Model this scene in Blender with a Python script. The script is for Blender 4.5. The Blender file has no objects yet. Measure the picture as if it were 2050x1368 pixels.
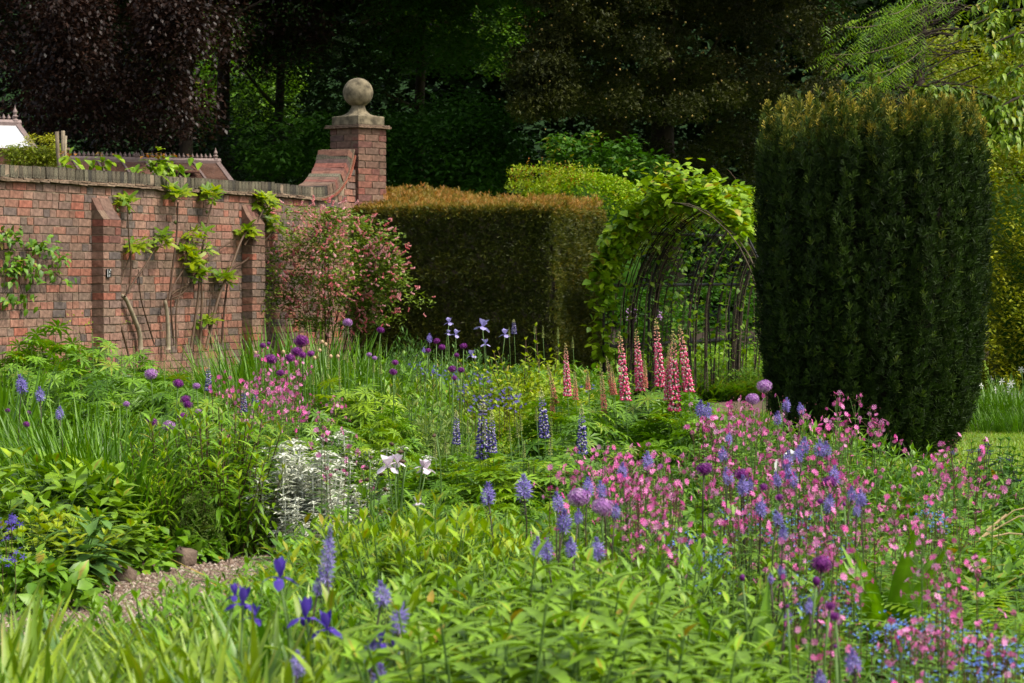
import bpy, math, random
import numpy as np
from mathutils import Vector, Matrix

R = np.random.default_rng(11)
random.seed(11)
scene = bpy.context.scene
COL = scene.collection
PI = math.pi

# ------------------------------------------------------------------ camera, sky, sun, exposure
F = 5400.0                       # focal length in photo pixels (photo 2050 wide)
PITCH = math.atan(129.0 / F)
CAMZ = 1.5
cam_d = bpy.data.cameras.new('camera'); cam = bpy.data.objects.new('camera', cam_d); COL.objects.link(cam)
cam.location = (0, 0, CAMZ); cam.rotation_euler = (PI / 2 - PITCH, 0, 0)
cam_d.sensor_width = 36.0; cam_d.lens = 36.0 * F / 2050.0
cam_d.clip_start = 0.2; cam_d.clip_end = 800
cam_d.dof.use_dof = True; cam_d.dof.focus_distance = 19.0; cam_d.dof.aperture_fstop = 9.5
scene.camera = cam

SUN_EL = math.radians(54); SUN_AZ = math.radians(112)      # azimuth clockwise from +Y (the view direction)
world = bpy.data.worlds.new('World'); scene.world = world; world.use_nodes = True
wn = world.node_tree.nodes; wl = world.node_tree.links
sky = wn.new('ShaderNodeTexSky'); sky.sky_type = 'NISHITA'; sky.sun_disc = False
sky.sun_elevation = SUN_EL; sky.sun_rotation = SUN_AZ; sky.air_density = 1.3; sky.dust_density = 4.0
wn['Background'].inputs['Strength'].default_value = 0.14
hs_ = wn.new('ShaderNodeHueSaturation'); hs_.inputs['Saturation'].default_value = 0.55      # thin high cloud
wl.new(sky.outputs['Color'], hs_.inputs['Color']); wl.new(hs_.outputs['Color'], wn['Background'].inputs['Color'])

sun_d = bpy.data.lights.new('sun', 'SUN'); sun = bpy.data.objects.new('sun', sun_d); COL.objects.link(sun)
sun_d.energy = 2.2; sun_d.angle = math.radians(12); sun_d.color = (1.0, 0.94, 0.82)
sdir = Vector((math.sin(SUN_AZ) * math.cos(SUN_EL), math.cos(SUN_AZ) * math.cos(SUN_EL), math.sin(SUN_EL)))
sun.rotation_euler = sdir.to_track_quat('Z', 'Y').to_euler(); sun.location = (20, 10, 30)

scene.view_settings.view_transform = 'Standard'; scene.view_settings.look = 'None'
scene.view_settings.gamma = 1; scene.view_settings.use_curve_mapping = False
scene.view_settings.exposure = 0.86
cy = scene.cycles
cy.max_bounces = 6; cy.diffuse_bounces = 3; cy.glossy_bounces = 2; cy.transmission_bounces = 4; cy.transparent_max_bounces = 4
cy.use_denoising = True; cy.sample_clamp_indirect = 4.0
cy.caustics_reflective = False; cy.caustics_refractive = False

# ------------------------------------------------------------------ picture position -> place
def at(px, py, Y):
    u = (px - 1025.0) / F; v = (684.0 - py) / F
    c, s = math.cos(PITCH), math.sin(PITCH)
    d = Vector((u, c + v * s, -s + v * c)); t = Y / d.y
    return Vector((d.x * t, Y, CAMZ + d.z * t))
def gx(px, Y): return (px - 1025.0) / F * Y
def hz(py, Y): return CAMZ - (py - 555.0) / F * Y
def dist(py, h): return F * (CAMZ - h) / (py - 555.0)

# ------------------------------------------------------------------ materials
MATS = {}
def ramp_mat(name, stops, rough=0.6, trans=0.24, spec=0.25, noise=0.28, scale=18.0, bump=0.0, objrand=0.0, tmul=1.5, nscale2=0):
    m = bpy.data.materials.new(name); m.use_nodes = True; MATS[name] = m
    nt = m.node_tree; N = nt.nodes; L = nt.links
    bs = N['Principled BSDF']; out = N['Material Output']
    at_ = N.new('ShaderNodeAttribute'); at_.attribute_name = 'tint'
    fac = at_.outputs['Fac']
    if objrand:
        oi = N.new('ShaderNodeObjectInfo'); ma = N.new('ShaderNodeMath'); ma.operation = 'MULTIPLY_ADD'
        L.new(oi.outputs['Random'], ma.inputs[0]); ma.inputs[1].default_value = objrand; L.new(fac, ma.inputs[2])
        fr = N.new('ShaderNodeMath'); fr.operation = 'FRACT' if objrand >= 0.99 else 'ADD'
        L.new(ma.outputs[0], fr.inputs[0])
        if objrand < 0.99: fr.inputs[1].default_value = -objrand / 2
        fac = fr.outputs[0]
    cr = N.new('ShaderNodeValToRGB'); e = cr.color_ramp.elements
    while len(e) < len(stops): e.new(0.5)
    K = (.84, .84, .34) if name.startswith(('leaf', 'blade')) and name != 'leaf_silver' else (.92, 1.0, 1.0) if name.startswith('brick') else (.80, .80, .80) if name.startswith(('brick', 'tile', 'mortar', 'stone', 'rock', 'gravel', 'path', 'glass', 'paint')) else (.92, .90, .92) if name.startswith(('petal', 'lupin')) else (.8, .8, .78)
    for i, (p, c) in enumerate(stops): e[i].position = p; e[i].color = (c[0] * K[0], c[1] * K[1], c[2] * K[2], 1)
    L.new(fac, cr.inputs[0])
    tc = N.new('ShaderNodeTexCoord')
    nz = N.new('ShaderNodeTexNoise'); nz.inputs['Scale'].default_value = scale; nz.inputs['Detail'].default_value = 3
    L.new(tc.outputs['Object'], nz.inputs['Vector'])
    mr = N.new('ShaderNodeMapRange'); mr.inputs[1].default_value = 0.3; mr.inputs[2].default_value = 0.7
    mr.inputs[3].default_value = 1 - noise; mr.inputs[4].default_value = 1 + noise
    L.new(nz.outputs['Fac'], mr.inputs[0])
    hv = N.new('ShaderNodeHueSaturation'); L.new(cr.outputs[0], hv.inputs['Color']); L.new(mr.outputs[0], hv.inputs['Value'])
    col = hv.outputs[0]
    if name.startswith(('brick', 'tile', 'mortar', 'stone')):          # weather stains that run across the masonry
        ge = N.new('ShaderNodeNewGeometry'); ns = N.new('ShaderNodeTexNoise'); ns.inputs['Scale'].default_value = 1.6; ns.inputs['Detail'].default_value = 5; ns.inputs['Roughness'].default_value = 0.65
        L.new(ge.outputs['Position'], ns.inputs['Vector']); mp = N.new('ShaderNodeMapRange'); mp.inputs[1].default_value = 0.35; mp.inputs[2].default_value = 0.68; L.new(ns.outputs['Fac'], mp.inputs[0])
        mc = N.new('ShaderNodeMix'); mc.data_type = 'RGBA'; mc.blend_type = 'MULTIPLY'; mc.inputs[0].default_value = 1.0; cs = N.new('ShaderNodeValToRGB')
        cs.color_ramp.elements[0].color = (0.66, 0.65, 0.60, 1); cs.color_ramp.elements[1].color = (1.12, 1.06, 1.0, 1); L.new(mp.outputs[0], cs.inputs[0]); L.new(col, mc.inputs[6]); L.new(cs.outputs[0], mc.inputs[7]); col = mc.outputs[2]
    L.new(col, bs.inputs['Base Color']); bs.inputs['Roughness'].default_value = rough
    bs.inputs['Specular IOR Level'].default_value = spec
    if bump:
        bp = N.new('ShaderNodeBump'); bp.inputs['Strength'].default_value = bump; bp.inputs['Distance'].default_value = 0.01
        n2 = N.new('ShaderNodeTexNoise'); n2.inputs['Scale'].default_value = nscale2 or scale * 5; n2.inputs['Detail'].default_value = 4
        L.new(tc.outputs['Object'], n2.inputs['Vector']); L.new(n2.outputs['Fac'], bp.inputs['Height']); L.new(bp.outputs[0], bs.inputs['Normal'])
    if trans > 0:
        tr = N.new('ShaderNodeBsdfTranslucent'); h2 = N.new('ShaderNodeHueSaturation'); h2.inputs['Value'].default_value = tmul; h2.inputs['Saturation'].default_value = 1.1
        L.new(col, h2.inputs['Color']); L.new(h2.outputs[0], tr.inputs['Color'])
        mx = N.new('ShaderNodeMixShader'); mx.inputs[0].default_value = trans
        L.new(bs.outputs[0], mx.inputs[1]); L.new(tr.outputs[0], mx.inputs[2]); L.new(mx.outputs[0], out.inputs['Surface'])
    return m
def green(name, a, b, **k):
    mid = tuple((a[i] + b[i]) / 2 for i in range(3))
    if name in ('leaf_beech', 'leaf_deep', 'leaf_wood', 'leaf_silver', 'leaf_oldyew'): return ramp_mat(name, [(0.0, a), (0.5, mid), (1.0, b)], **k)
    return ramp_mat(name, [(0.0, a), (0.5, mid), (0.965, b), (1.0, (0.34, 0.24, 0.07))], **k)      # a few leaves are yellowed or dry

green('leaf_mid', (0.045, 0.13, 0.012), (0.17, 0.33, 0.03), spec=0.35, rough=0.45)
green('leaf_lush', (0.058, 0.16, 0.014), (0.20, 0.38, 0.035), spec=0.35, rough=0.42)
green('leaf_yellow', (0.10, 0.21, 0.012), (0.36, 0.44, 0.025), spec=0.3)
green('leaf_lime', (0.09, 0.23, 0.012), (0.30, 0.44, 0.025), spec=0.3, rough=0.45)
green('leaf_pale', (0.08, 0.17, 0.02), (0.27, 0.38, 0.055), spec=0.4, rough=0.45)
green('leaf_dark', (0.016, 0.060, 0.010), (0.065, 0.17, 0.03), spec=0.18, rough=.6)
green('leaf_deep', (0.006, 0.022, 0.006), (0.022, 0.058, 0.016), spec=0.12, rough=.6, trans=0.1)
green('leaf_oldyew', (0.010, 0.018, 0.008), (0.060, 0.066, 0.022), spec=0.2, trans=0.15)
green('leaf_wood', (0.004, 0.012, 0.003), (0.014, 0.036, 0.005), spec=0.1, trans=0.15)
green('leaf_grey', (0.10, 0.16, 0.075), (0.22, 0.30, 0.16), spec=0.2)
green('leaf_blue', (0.05, 0.13, 0.06), (0.12, 0.24, 0.11), spec=0.3)
green('leaf_silver', (0.42, 0.45, 0.34), (0.74, 0.76, 0.64), spec=0.1, rough=0.8, trans=0.15, tmul=1.1)
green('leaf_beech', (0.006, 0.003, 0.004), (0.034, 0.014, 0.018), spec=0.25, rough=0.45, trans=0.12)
green('blade_green', (0.045, 0.14, 0.010), (0.16, 0.32, 0.03), spec=0.4, rough=0.4)
green('blade_pale', (0.09, 0.20, 0.018), (0.31, 0.43, 0.045), spec=0.45, rough=0.4)
green('leaf_phlox', (0.035, 0.085, 0.018), (0.21, 0.37, 0.04), spec=0.3, rough=0.5, noise=.35, trans=.18)
green('leaf_currant', (0.07, 0.14, 0.03), (0.26, 0.36, 0.10), spec=0.3)
green('leaf_fig', (0.09, 0.20, 0.012), (0.34, 0.42, 0.02), spec=0.4, rough=0.4, trans=0.4)
ramp_mat('leaf_gold', [(0, (0.08, 0.13, 0.010)), (0.5, (0.20, 0.25, 0.016)), (1, (0.42, 0.40, 0.035))], spec=0.3)
ramp_mat('leaf_red', [(0, (0.10, 0.16, 0.02)), (0.5, (0.28, 0.16, 0.03)), (1, (0.42, 0.10, 0.04))], spec=0.3)
ramp_mat('yew_needle', [(0, (0.008, 0.019, 0.003)), (0.40, (0.040, 0.075, 0.010)), (0.60, (0.085, 0.130, 0.016)), (0.8, (0.21, 0.21, 0.025)), (1, (0.46, 0.36, 0.05))], rough=0.6, trans=0.12, spec=0.2, tmul=1.3)
ramp_mat('hedge_needle', [(0, (0.020, 0.034, 0.004)), (0.4, (0.078, 0.098, 0.010)), (0.62, (0.18, 0.175, 0.016)), (0.82, (0.34, 0.20, 0.025)), (1, (0.48, 0.22, 0.05))], rough=0.5, trans=0.2, spec=0.3, tmul=1.3)
ramp_mat('bark_dark', [(0, (0.02, 0.014, 0.01)), (1, (0.05, 0.035, 0.025))], trans=0, rough=0.9, noise=0.5, scale=6, bump=0.6)
ramp_mat('bark_grey', [(0, (0.09, 0.068, 0.045)), (1, (0.20, 0.155, 0.105))], trans=0, rough=0.8, noise=0.4, scale=20, bump=0.5)
ramp_mat('stem_green', [(0, (0.07, 0.15, 0.03)), (1, (0.14, 0.24, 0.05))], trans=0, rough=0.5, noise=0.1)
ramp_mat('stem_dark', [(0, (0.035, 0.05, 0.025)), (1, (0.08, 0.05, 0.035))], trans=0, rough=0.5, noise=0.1)
ramp_mat('stem_brown', [(0, (0.065, 0.035, 0.02)), (1, (0.14, 0.085, 0.05))], trans=0, rough=0.6, noise=0.2)
ramp_mat('stick', [(0, (0.22, 0.17, 0.11)), (1, (0.36, 0.29, 0.20))], trans=0, rough=0.8, noise=0.3)
# petals
ramp_mat('petal_campion', [(0, (0.80, 0.07, 0.38)), (0.5, (0.90, 0.22, 0.56)), (1, (0.93, 0.48, 0.74))], trans=0.3, tmul=1.15, noise=0.12, objrand=0.35)
ramp_mat('calyx', [(0, (0.10, 0.02, 0.03)), (1, (0.20, 0.07, 0.05))], trans=0)
ramp_mat('petal_camassia', [(0, (0.14, 0.10, 0.38)), (0.5, (0.25, 0.20, 0.56)), (1, (0.40, 0.33, 0.72))], trans=0.3, tmul=1.15, noise=0.1, objrand=0.3)
ramp_mat('petal_allium_dark', [(0, (0.10, 0.006, 0.12)), (0.5, (0.20, 0.015, 0.21)), (1, (0.38, 0.07, 0.38))], trans=0.2, tmul=1.1, noise=0.15, objrand=0.2)
ramp_mat('petal_allium_lilac', [(0, (0.28, 0.10, 0.34)), (0.5, (0.46, 0.22, 0.52)), (1, (0.64, 0.40, 0.66))], trans=0.2, tmul=1.1, noise=0.12, objrand=0.2)
ramp_mat('petal_iris', [(0, (0.04, 0.02, 0.22)), (0.6, (0.10, 0.055, 0.42)), (0.85, (0.20, 0.12, 0.56)), (0.9, (0.8, 0.35, 0.03)), (1, (0.85, 0.42, 0.03))], trans=0.25, tmul=1.1, noise=0.15)
ramp_mat('petal_pale_iris', [(0, (0.28, 0.22, 0.58)), (0.6, (0.46, 0.42, 0.74)), (1, (0.66, 0.62, 0.85))], trans=0.3, tmul=1.05, noise=0.08)
ramp_mat('petal_white_iris', [(0, (0.76, 0.58, 0.66)), (0.6, (0.82, 0.74, 0.82)), (1, (0.88, 0.84, 0.88))], trans=0.3, tmul=1.0, noise=0.06)
ramp_mat('petal_white', [(0, (0.78, 0.78, 0.70)), (1, (0.88, 0.88, 0.84))], trans=0.2, tmul=1.0, noise=0.05)
ramp_mat('petal_blue', [(0, (0.06, 0.14, 0.60)), (1, (0.20, 0.34, 0.80))], trans=0.2, tmul=1.1, noise=0.1)
ramp_mat('petal_geranium', [(0, (0.05, 0.03, 0.26)), (1, (0.14, 0.10, 0.46))], trans=0.2, tmul=1.1, noise=0.1)
ramp_mat('petal_ink', [(0, (0.012, 0.010, 0.10)), (1, (0.05, 0.03, 0.22))], trans=0.15, tmul=1.1, noise=0.1)
ramp_mat('petal_currant', [(0, (0.62, 0.12, 0.13)), (0.5, (0.80, 0.30, 0.30)), (1, (0.86, 0.50, 0.48))], trans=0.2, tmul=1.1, noise=0.15)
ramp_mat('lupin_pink', [(0.0, (0.72, 0.07, 0.20)), (0.28, (0.78, 0.13, 0.26)), (0.3, (0.90, 0.70, 0.68)), (0.45, (0.80, 0.24, 0.30)), (0.62, (0.84, 0.38, 0.30)), (0.78, (0.74, 0.46, 0.22)), (1.0, (0.42, 0.46, 0.12))], trans=0.2, tmul=1.05, noise=0.12)
ramp_mat('lupin_peach', [(0.0, (0.76, 0.18, 0.16)), (0.3, (0.82, 0.36, 0.24)), (0.6, (0.74, 0.44, 0.24)), (0.8, (0.60, 0.48, 0.22)), (1.0, (0.42, 0.46, 0.12))], trans=0.2, tmul=1.05, noise=0.12)
ramp_mat('lupin_blue', [(0.0, (0.07, 0.055, 0.26)), (0.28, (0.11, 0.09, 0.34)), (0.3, (0.80, 0.76, 0.78)), (0.42, (0.10, 0.07, 0.40)), (0.62, (0.20, 0.18, 0.36)), (0.74, (0.55, 0.55, 0.30)), (1.0, (0.50, 0.55, 0.14))], trans=0.15, tmul=1.05, noise=0.12)
ramp_mat('lupin_lemon', [(0.0, (0.56, 0.55, 0.20)), (0.5, (0.46, 0.52, 0.13)), (1.0, (0.34, 0.46, 0.09))], trans=0.2, tmul=1.05, noise=0.12)
# masonry
ramp_mat('brick_red', [(0.0, (0.24, 0.115, 0.085)), (0.14, (0.32, 0.150, 0.110)), (0.25, (0.20, 0.125, 0.10)), (0.4, (0.30, 0.170, 0.130)), (0.52, (0.12, 0.092, 0.088)), (0.6, (0.26, 0.150, 0.12)), (0.76, (0.34, 0.115, 0.08)), (0.84, (0.23, 0.145, 0.11)), (0.93, (0.14, 0.105, 0.095)), (1.0, (0.30, 0.155, 0.12))],
         rough=0.9, trans=0, spec=0.15, noise=0.40, scale=30, bump=0.25, objrand=1.0, nscale2=70)
MATS['brick_red'].node_tree.nodes['Color Ramp'].color_ramp.interpolation = 'LINEAR'
ramp_mat('brick_purple', [(0.0, (0.15, 0.078, 0.062)), (0.3, (0.20, 0.115, 0.085)), (0.5, (0.11, 0.068, 0.062)), (0.7, (0.24, 0.085, 0.065)), (0.85, (0.20, 0.13, 0.095)), (1.0, (0.15, 0.085, 0.068))],
         rough=0.9, trans=0, spec=0.15, noise=0.35, scale=26, bump=0.25, objrand=1.0, nscale2=70)
ramp_mat('brick_cope', [(0.0, (0.085, 0.068, 0.052)), (0.35, (0.135, 0.112, 0.08)), (0.6, (0.050, 0.042, 0.038)), (0.8, (0.165, 0.14, 0.10)), (1.0, (0.10, 0.08, 0.06))],
         rough=0.95, trans=0, spec=0.15, noise=0.6, scale=70, bump=0.3, objrand=1.0, nscale2=90)
ramp_mat('mortar', [(0, (0.24, 0.18, 0.125)), (1, (0.38, 0.30, 0.22))], rough=0.95, trans=0, noise=0.4, scale=14, bump=0.7, nscale2=90)
ramp_mat('tile_clay', [(0.0, (0.20, 0.135, 0.09)), (0.5, (0.27, 0.20, 0.14)), (1.0, (0.16, 0.11, 0.08))], rough=0.9, trans=0, noise=0.4, scale=40, bump=0.6, objrand=1.0)
ramp_mat('tile_red', [(0.0, (0.26, 0.085, 0.055)), (1.0, (0.34, 0.12, 0.075))], rough=0.9, trans=0, noise=0.3, scale=40, bump=0.6, objrand=1.0)
ramp_mat('stone', [(0, (0.16, 0.14, 0.09)), (1, (0.26, 0.22, 0.15))], rough=0.95, trans=0, noise=0.6, scale=13, bump=0.5, nscale2=60)
ramp_mat('rock', [(0, (0.14, 0.095, 0.07)), (1, (0.30, 0.22, 0.16))], rough=0.9, trans=0, noise=0.45, scale=12, bump=0.7, objrand=0.6)
ramp_mat('gravel', [(0, (0.12, 0.08, 0.06)), (0.5, (0.26, 0.18, 0.13)), (1, (0.46, 0.38, 0.31))], rough=0.9, trans=0, noise=0.4, scale=60)
ramp_mat('soil', [(0, (0.035, 0.022, 0.014)), (1, (0.06, 0.04, 0.025))], rough=1, trans=0, noise=0.5, scale=5, bump=0.8, nscale2=40)
ramp_mat('path_earth', [(0, (0.18, 0.11, 0.08)), (1, (0.28, 0.19, 0.14))], rough=1, trans=0, noise=0.4, scale=45, bump=0.8, nscale2=150)
ramp_mat('lawn', [(0, (0.14, 0.26, 0.012)), (1, (0.26, 0.42, 0.025))], rough=0.8, trans=0, noise=0.3, scale=3, bump=0.8, nscale2=150)
ramp_mat('iron_black', [(0, (0.010, 0.010, 0.011)), (1, (0.02, 0.02, 0.02))], rough=0.5, trans=0)
ramp_mat('paint_mauve', [(0, (0.24, 0.17, 0.15)), (1, (0.32, 0.24, 0.22))], rough=0.6, trans=0, noise=0.15)
ramp_mat('glass_white', [(0, (0.50, 0.50, 0.50)), (1, (0.62, 0.62, 0.62))], rough=0.25, trans=0, spec=0.6, noise=0.06, scale=3)
ramp_mat('glass_rust', [(0, (0.10, 0.055, 0.04)), (0.5, (0.20, 0.10, 0.07)), (1, (0.05, 0.035, 0.03))], rough=0.2, trans=0, spec=0.6, noise=0.5, scale=3)
ramp_mat('plastic_black', [(0, (0.008, 0.008, 0.008)), (1, (0.012, 0.012, 0.012))], rough=0.4, trans=0)
ramp_mat('paint_white', [(0, (0.75, 0.75, 0.72)), (1, (0.82, 0.82, 0.8))], rough=0.5, trans=0, noise=0.03)
ramp_mat('fig_fruit', [(0, (0.10, 0.15, 0.03)), (1, (0.16, 0.2, 0.05))], rough=0.5, trans=0)
ramp_mat('bud_peach', [(0, (0.55, 0.36, 0.20)), (1, (0.72, 0.50, 0.34))], rough=0.6, trans=0)
ramp_mat('straw', [(0, (0.42, 0.30, 0.14)), (1, (0.60, 0.46, 0.26))], rough=0.7, trans=0.2, tmul=1.0)
ramp_mat('cone_gold', [(0, (0.30, 0.20, 0.05)), (1, (0.46, 0.33, 0.10))], rough=0.6, trans=0.1, tmul=1.0)

# ------------------------------------------------------------------ mesh builder
def nrm(a): return a / np.maximum(np.linalg.norm(a, axis=-1, keepdims=True), 1e-9)
def frames(d, up=None, roll=None, scale=None):
    """matrices (k,3,3) whose columns are local x, y (=d), z; z as near to up as it can be"""
    d = nrm(np.asarray(d, float).reshape(-1, 3)); k = len(d)
    if up is None: up = np.array([0, 0, 1.0])
    up = np.broadcast_to(np.asarray(up, float), (k, 3))
    x = np.cross(d, up); bad = np.linalg.norm(x, axis=1) < 1e-3
    x[bad] = np.array([1.0, 0, 0]); x = nrm(x); z = np.cross(x, d)
    if roll is not None:
        c = np.cos(roll)[:, None]; s = np.sin(roll)[:, None]
        x, z = x * c + z * s, z * c - x * s
    M = np.stack([x, d, z], axis=2)
    if scale is not None:
        sc = np.asarray(scale, float)
        if sc.ndim == 0: sc = np.full((k,), float(sc))
        M = M * (sc[:, None, None] if sc.ndim == 1 else sc[:, None, :])
    return M

HARD = ('brick', 'tile', 'mortar', 'stone', 'glass', 'paint', 'plastic', 'gravel')
class MB:
    def __init__(s): s.V = []; s.Q = []; s.T = []; s.qm = []; s.tm = []; s.C = []; s.n = 0
    def add(s, v, f, mat=0, tint=0.5):
        v = np.asarray(v, float); f = np.asarray(f, int)
        s.V.append(v); s.C.append(np.broadcast_to(np.asarray(tint, float), (len(v),)))
        if f.size:
            if f.shape[1] == 4: s.Q.append(f + s.n); s.qm.append(np.full(len(f), mat))
            else: s.T.append(f + s.n); s.tm.append(np.full(len(f), mat))
        s.n += len(v); return s
    def scatter(s, tpl, M, L, mat=0, tint=None, jit=0.0):
        tv, tf = tpl[0], tpl[1]; tt = tpl[2] if len(tpl) > 2 else np.zeros(len(tv))
        k = len(M); n = len(tv)
        if k == 0: return s
        V = np.einsum('kij,nj->kni', M, tv) + np.asarray(L)[:, None, :]
        if jit: V = V + R.normal(0, jit, V.shape)
        f = (tf[None] + (np.arange(k) * n)[:, None, None]).reshape(-1, tf.shape[1])
        ti = np.zeros(k) if tint is None else np.asarray(tint, float)
        t = np.clip(ti[:, None] + tt[None], 0, 1).reshape(-1)
        return s.add(V.reshape(-1, 3), f, mat, t)
    def tube(s, pts, rad, sides=5, mat=0, tint=0.5, cap=True):
        pts = np.asarray(pts, float); n = len(pts); rad = np.broadcast_to(np.asarray(rad, float), (n,))
        tg = np.gradient(pts, axis=0); fr = frames(tg, up=np.array([0.13, 0.31, 0.94]) if abs(nrm(tg)[:, 2]).mean() < 0.9 else np.array([1.0, 0.1, 0]))
        a = np.arange(sides) / sides * 2 * PI
        ring = np.stack([np.cos(a), np.zeros(sides), np.sin(a)], 1)
        V = np.einsum('kij,nj->kni', fr, ring) * rad[:, None, None] + pts[:, None]
        i = np.arange(n - 1)[:, None] * sides; j = np.arange(sides)[None]; j2 = (j + 1) % sides
        f = np.stack([i + j, i + j2, i + sides + j2, i + sides + j], 2).reshape(-1, 4)
        s.add(V.reshape(-1, 3), f, mat, tint)
        if cap and sides >= 3:
            b = s.n - n * sides
            for o in (0, (n - 1) * sides):
                t = np.array([[b + o, b + o + q, b + o + q + 1] for q in range(1, sides - 1)])
                s.T.append(t); s.tm.append(np.full(len(t), mat))
        return s
    def box(s, c, h, mat=0, tint=0.5, M=None, jit=0):
        v = np.array([[x, y, z] for x in (-1, 1) for y in (-1, 1) for z in (-1, 1)], float) * np.asarray(h, float)
        if jit: v = v + R.normal(0, jit, v.shape)
        if M is not None: v = v @ np.asarray(M).T
        v = v + np.asarray(c, float)
        f = [[0, 1, 3, 2], [4, 6, 7, 5], [0, 4, 5, 1], [2, 3, 7, 6], [0, 2, 6, 4], [1, 5, 7, 3]]
        return s.add(v, f, mat, tint)
    def lathe(s, prof, sides=24, mat=0, tint=0.5, square=False):
        a = np.arange(sides) / sides * 2 * PI
        V = np.array([[r * math.cos(t), r * math.sin(t), z] for r, z in prof for t in a])
        i = np.arange(len(prof) - 1)[:, None] * sides; j = np.arange(sides)[None]; j2 = (j + 1) % sides
        return s.add(V, np.stack([i + j, i + j2, i + sides + j2, i + sides + j], 2).reshape(-1, 4), mat, tint)
    def mesh(s, name, mats, smooth=False):
        me = bpy.data.meshes.new(name)
        V = np.concatenate(s.V) if s.V else np.zeros((0, 3)); C = np.concatenate(s.C)
        q = np.concatenate(s.Q) if s.Q else np.zeros((0, 4), int); t = np.concatenate(s.T) if s.T else np.zeros((0, 3), int)
        me.vertices.add(len(V)); me.vertices.foreach_set('co', V.astype(np.float32).ravel())
        li = np.concatenate([q.ravel(), t.ravel()]).astype(np.int32)
        me.loops.add(len(li)); me.loops.foreach_set('vertex_index', li)
        me.polygons.add(len(q) + len(t))
        st = np.concatenate([np.arange(len(q)) * 4, len(q) * 4 + np.arange(len(t)) * 3]).astype(np.int32)
        me.polygons.foreach_set('loop_start', st)
        mi = np.concatenate([np.concatenate(s.qm) if s.qm else np.zeros(0), np.concatenate(s.tm) if s.tm else np.zeros(0)]).astype(np.int32)
        me.polygons.foreach_set('material_index', mi)
        first_ = mats[0] if isinstance(mats, (list, tuple)) else mats
        me.polygons.foreach_set('use_smooth', np.full(len(mi), bool(smooth or not first_.startswith(HARD))))
        me.update(calc_edges=True)
        a = me.attributes.new('tint', 'FLOAT', 'POINT'); a.data.foreach_set('value', C.astype(np.float32))
        for m in (mats if isinstance(mats, (list, tuple)) else [mats]): me.materials.append(MATS[m])
        return me

def obj(name, me, parent=None, loc=None, rot=None, scale=None, **props):
    o = bpy.data.objects.new(name, me); COL.objects.link(o)
    if parent is not None: o.parent = parent
    if loc is not None: o.location = loc
    if rot is not None: o.rotation_euler = rot
    if scale is not None: o.scale = scale if isinstance(scale, (tuple, list)) else (scale, scale, scale)
    for k, v in props.items():
        if v: o[k] = v
    return o
def thing(name, label, cat, loc=(0, 0, 0), rotz=0.0, scale=1.0, group=None, kind=None, rot=None):
    return obj(name, None, loc=loc, rot=rot or (0, 0, rotz), scale=scale, label=label, category=cat, group=group, kind=kind)

# ------------------------------------------------------------------ leaf shapes (unit length along +y, top side +z)
def leaf(W=0.4, n=3, curve=0.25, fold=0.2, peak=0.45, flat=False, tip=0.02, dt=0.0, cup=0.0, vein=0.13):
    p = math.log(0.5) / math.log(peak); t = np.linspace(0, 1, n + 1)
    w = np.maximum(np.sin(PI * t ** p), tip) * W / 2
    z = -curve * t ** 2 + cup * t
    if flat:
        V = np.concatenate([np.stack([-w, t, z], 1), np.stack([w, t, z], 1)]); m = n + 1
        f = np.array([[i, m + i, m + i + 1, i + 1] for i in range(n)]); return V, f, np.concatenate([t, t]) * dt
    m = n + 1
    V = np.concatenate([np.stack([-w, t, z + fold * w], 1), np.stack([0 * w, t, z], 1), np.stack([w, t, z + fold * w], 1)])
    f = np.array([[i, m + i, m + i + 1, i + 1] for i in range(n)] + [[m + i, 2 * m + i, 2 * m + i + 1, m + i + 1] for i in range(n)])
    return V, f, np.concatenate([t, t, t]) * dt + np.repeat([0, vein, 0], m)
def blade(W=0.03, n=5, bend=0.3, fold=0.25, dt=0.15):
    t = np.linspace(0, 1, n + 1); w = W / 2 * np.minimum(1, 0.55 + t) * (1 - t ** 3) + 0.0006
    y = bend * t ** 2.2; z = t * (1 - 0.35 * bend * t)
    V = np.concatenate([np.stack([-w, y - fold * w, z], 1), np.stack([0 * w, y, z], 1), np.stack([w, y - fold * w, z], 1)]); m = n + 1
    f = np.array([[i, m + i, m + i + 1, i + 1] for i in range(n)] + [[m + i, 2 * m + i, 2 * m + i + 1, m + i + 1] for i in range(n)])
    return V, f, np.concatenate([t, t, t]) * dt
def diamond(W=0.5, bend=0.1):
    V = np.array([[0, 0, 0], [-W / 2, 0.5, bend], [0, 1, 0], [W / 2, 0.5, bend]], float)
    return V, np.array([[0, 3, 2, 1]]), np.zeros(4)
def merge(parts):
    V, Fs, C, n = [], [], [], 0
    for v, f, c in parts: V.append(v); Fs.append(f + n); C.append(c); n += len(v)
    return np.concatenate(V), np.concatenate(Fs), np.concatenate(C)
def xf(t, M, L=(0, 0, 0), dt=0.0): return t[0] @ np.asarray(M).T + np.asarray(L), t[1], t[2] + dt
def fan(outline, cz=0.0, dt=0.0):
    """star-shaped flat leaf from an outline list of (x,y); quads = pairs of outline points"""
    o = np.array(outline, float); n = len(o)
    if n % 2: o = np.vstack([o, o[-1:]]); n += 1
    V = np.vstack([np.array([[0, 0.25, -cz]]), np.column_stack([o, np.zeros(n)])])
    return V, np.array([[0, 1 + i, 1 + (i + 1) % n, 1 + (i + 2) % n] for i in range(0, n, 2)]), np.zeros(n + 1)
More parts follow.
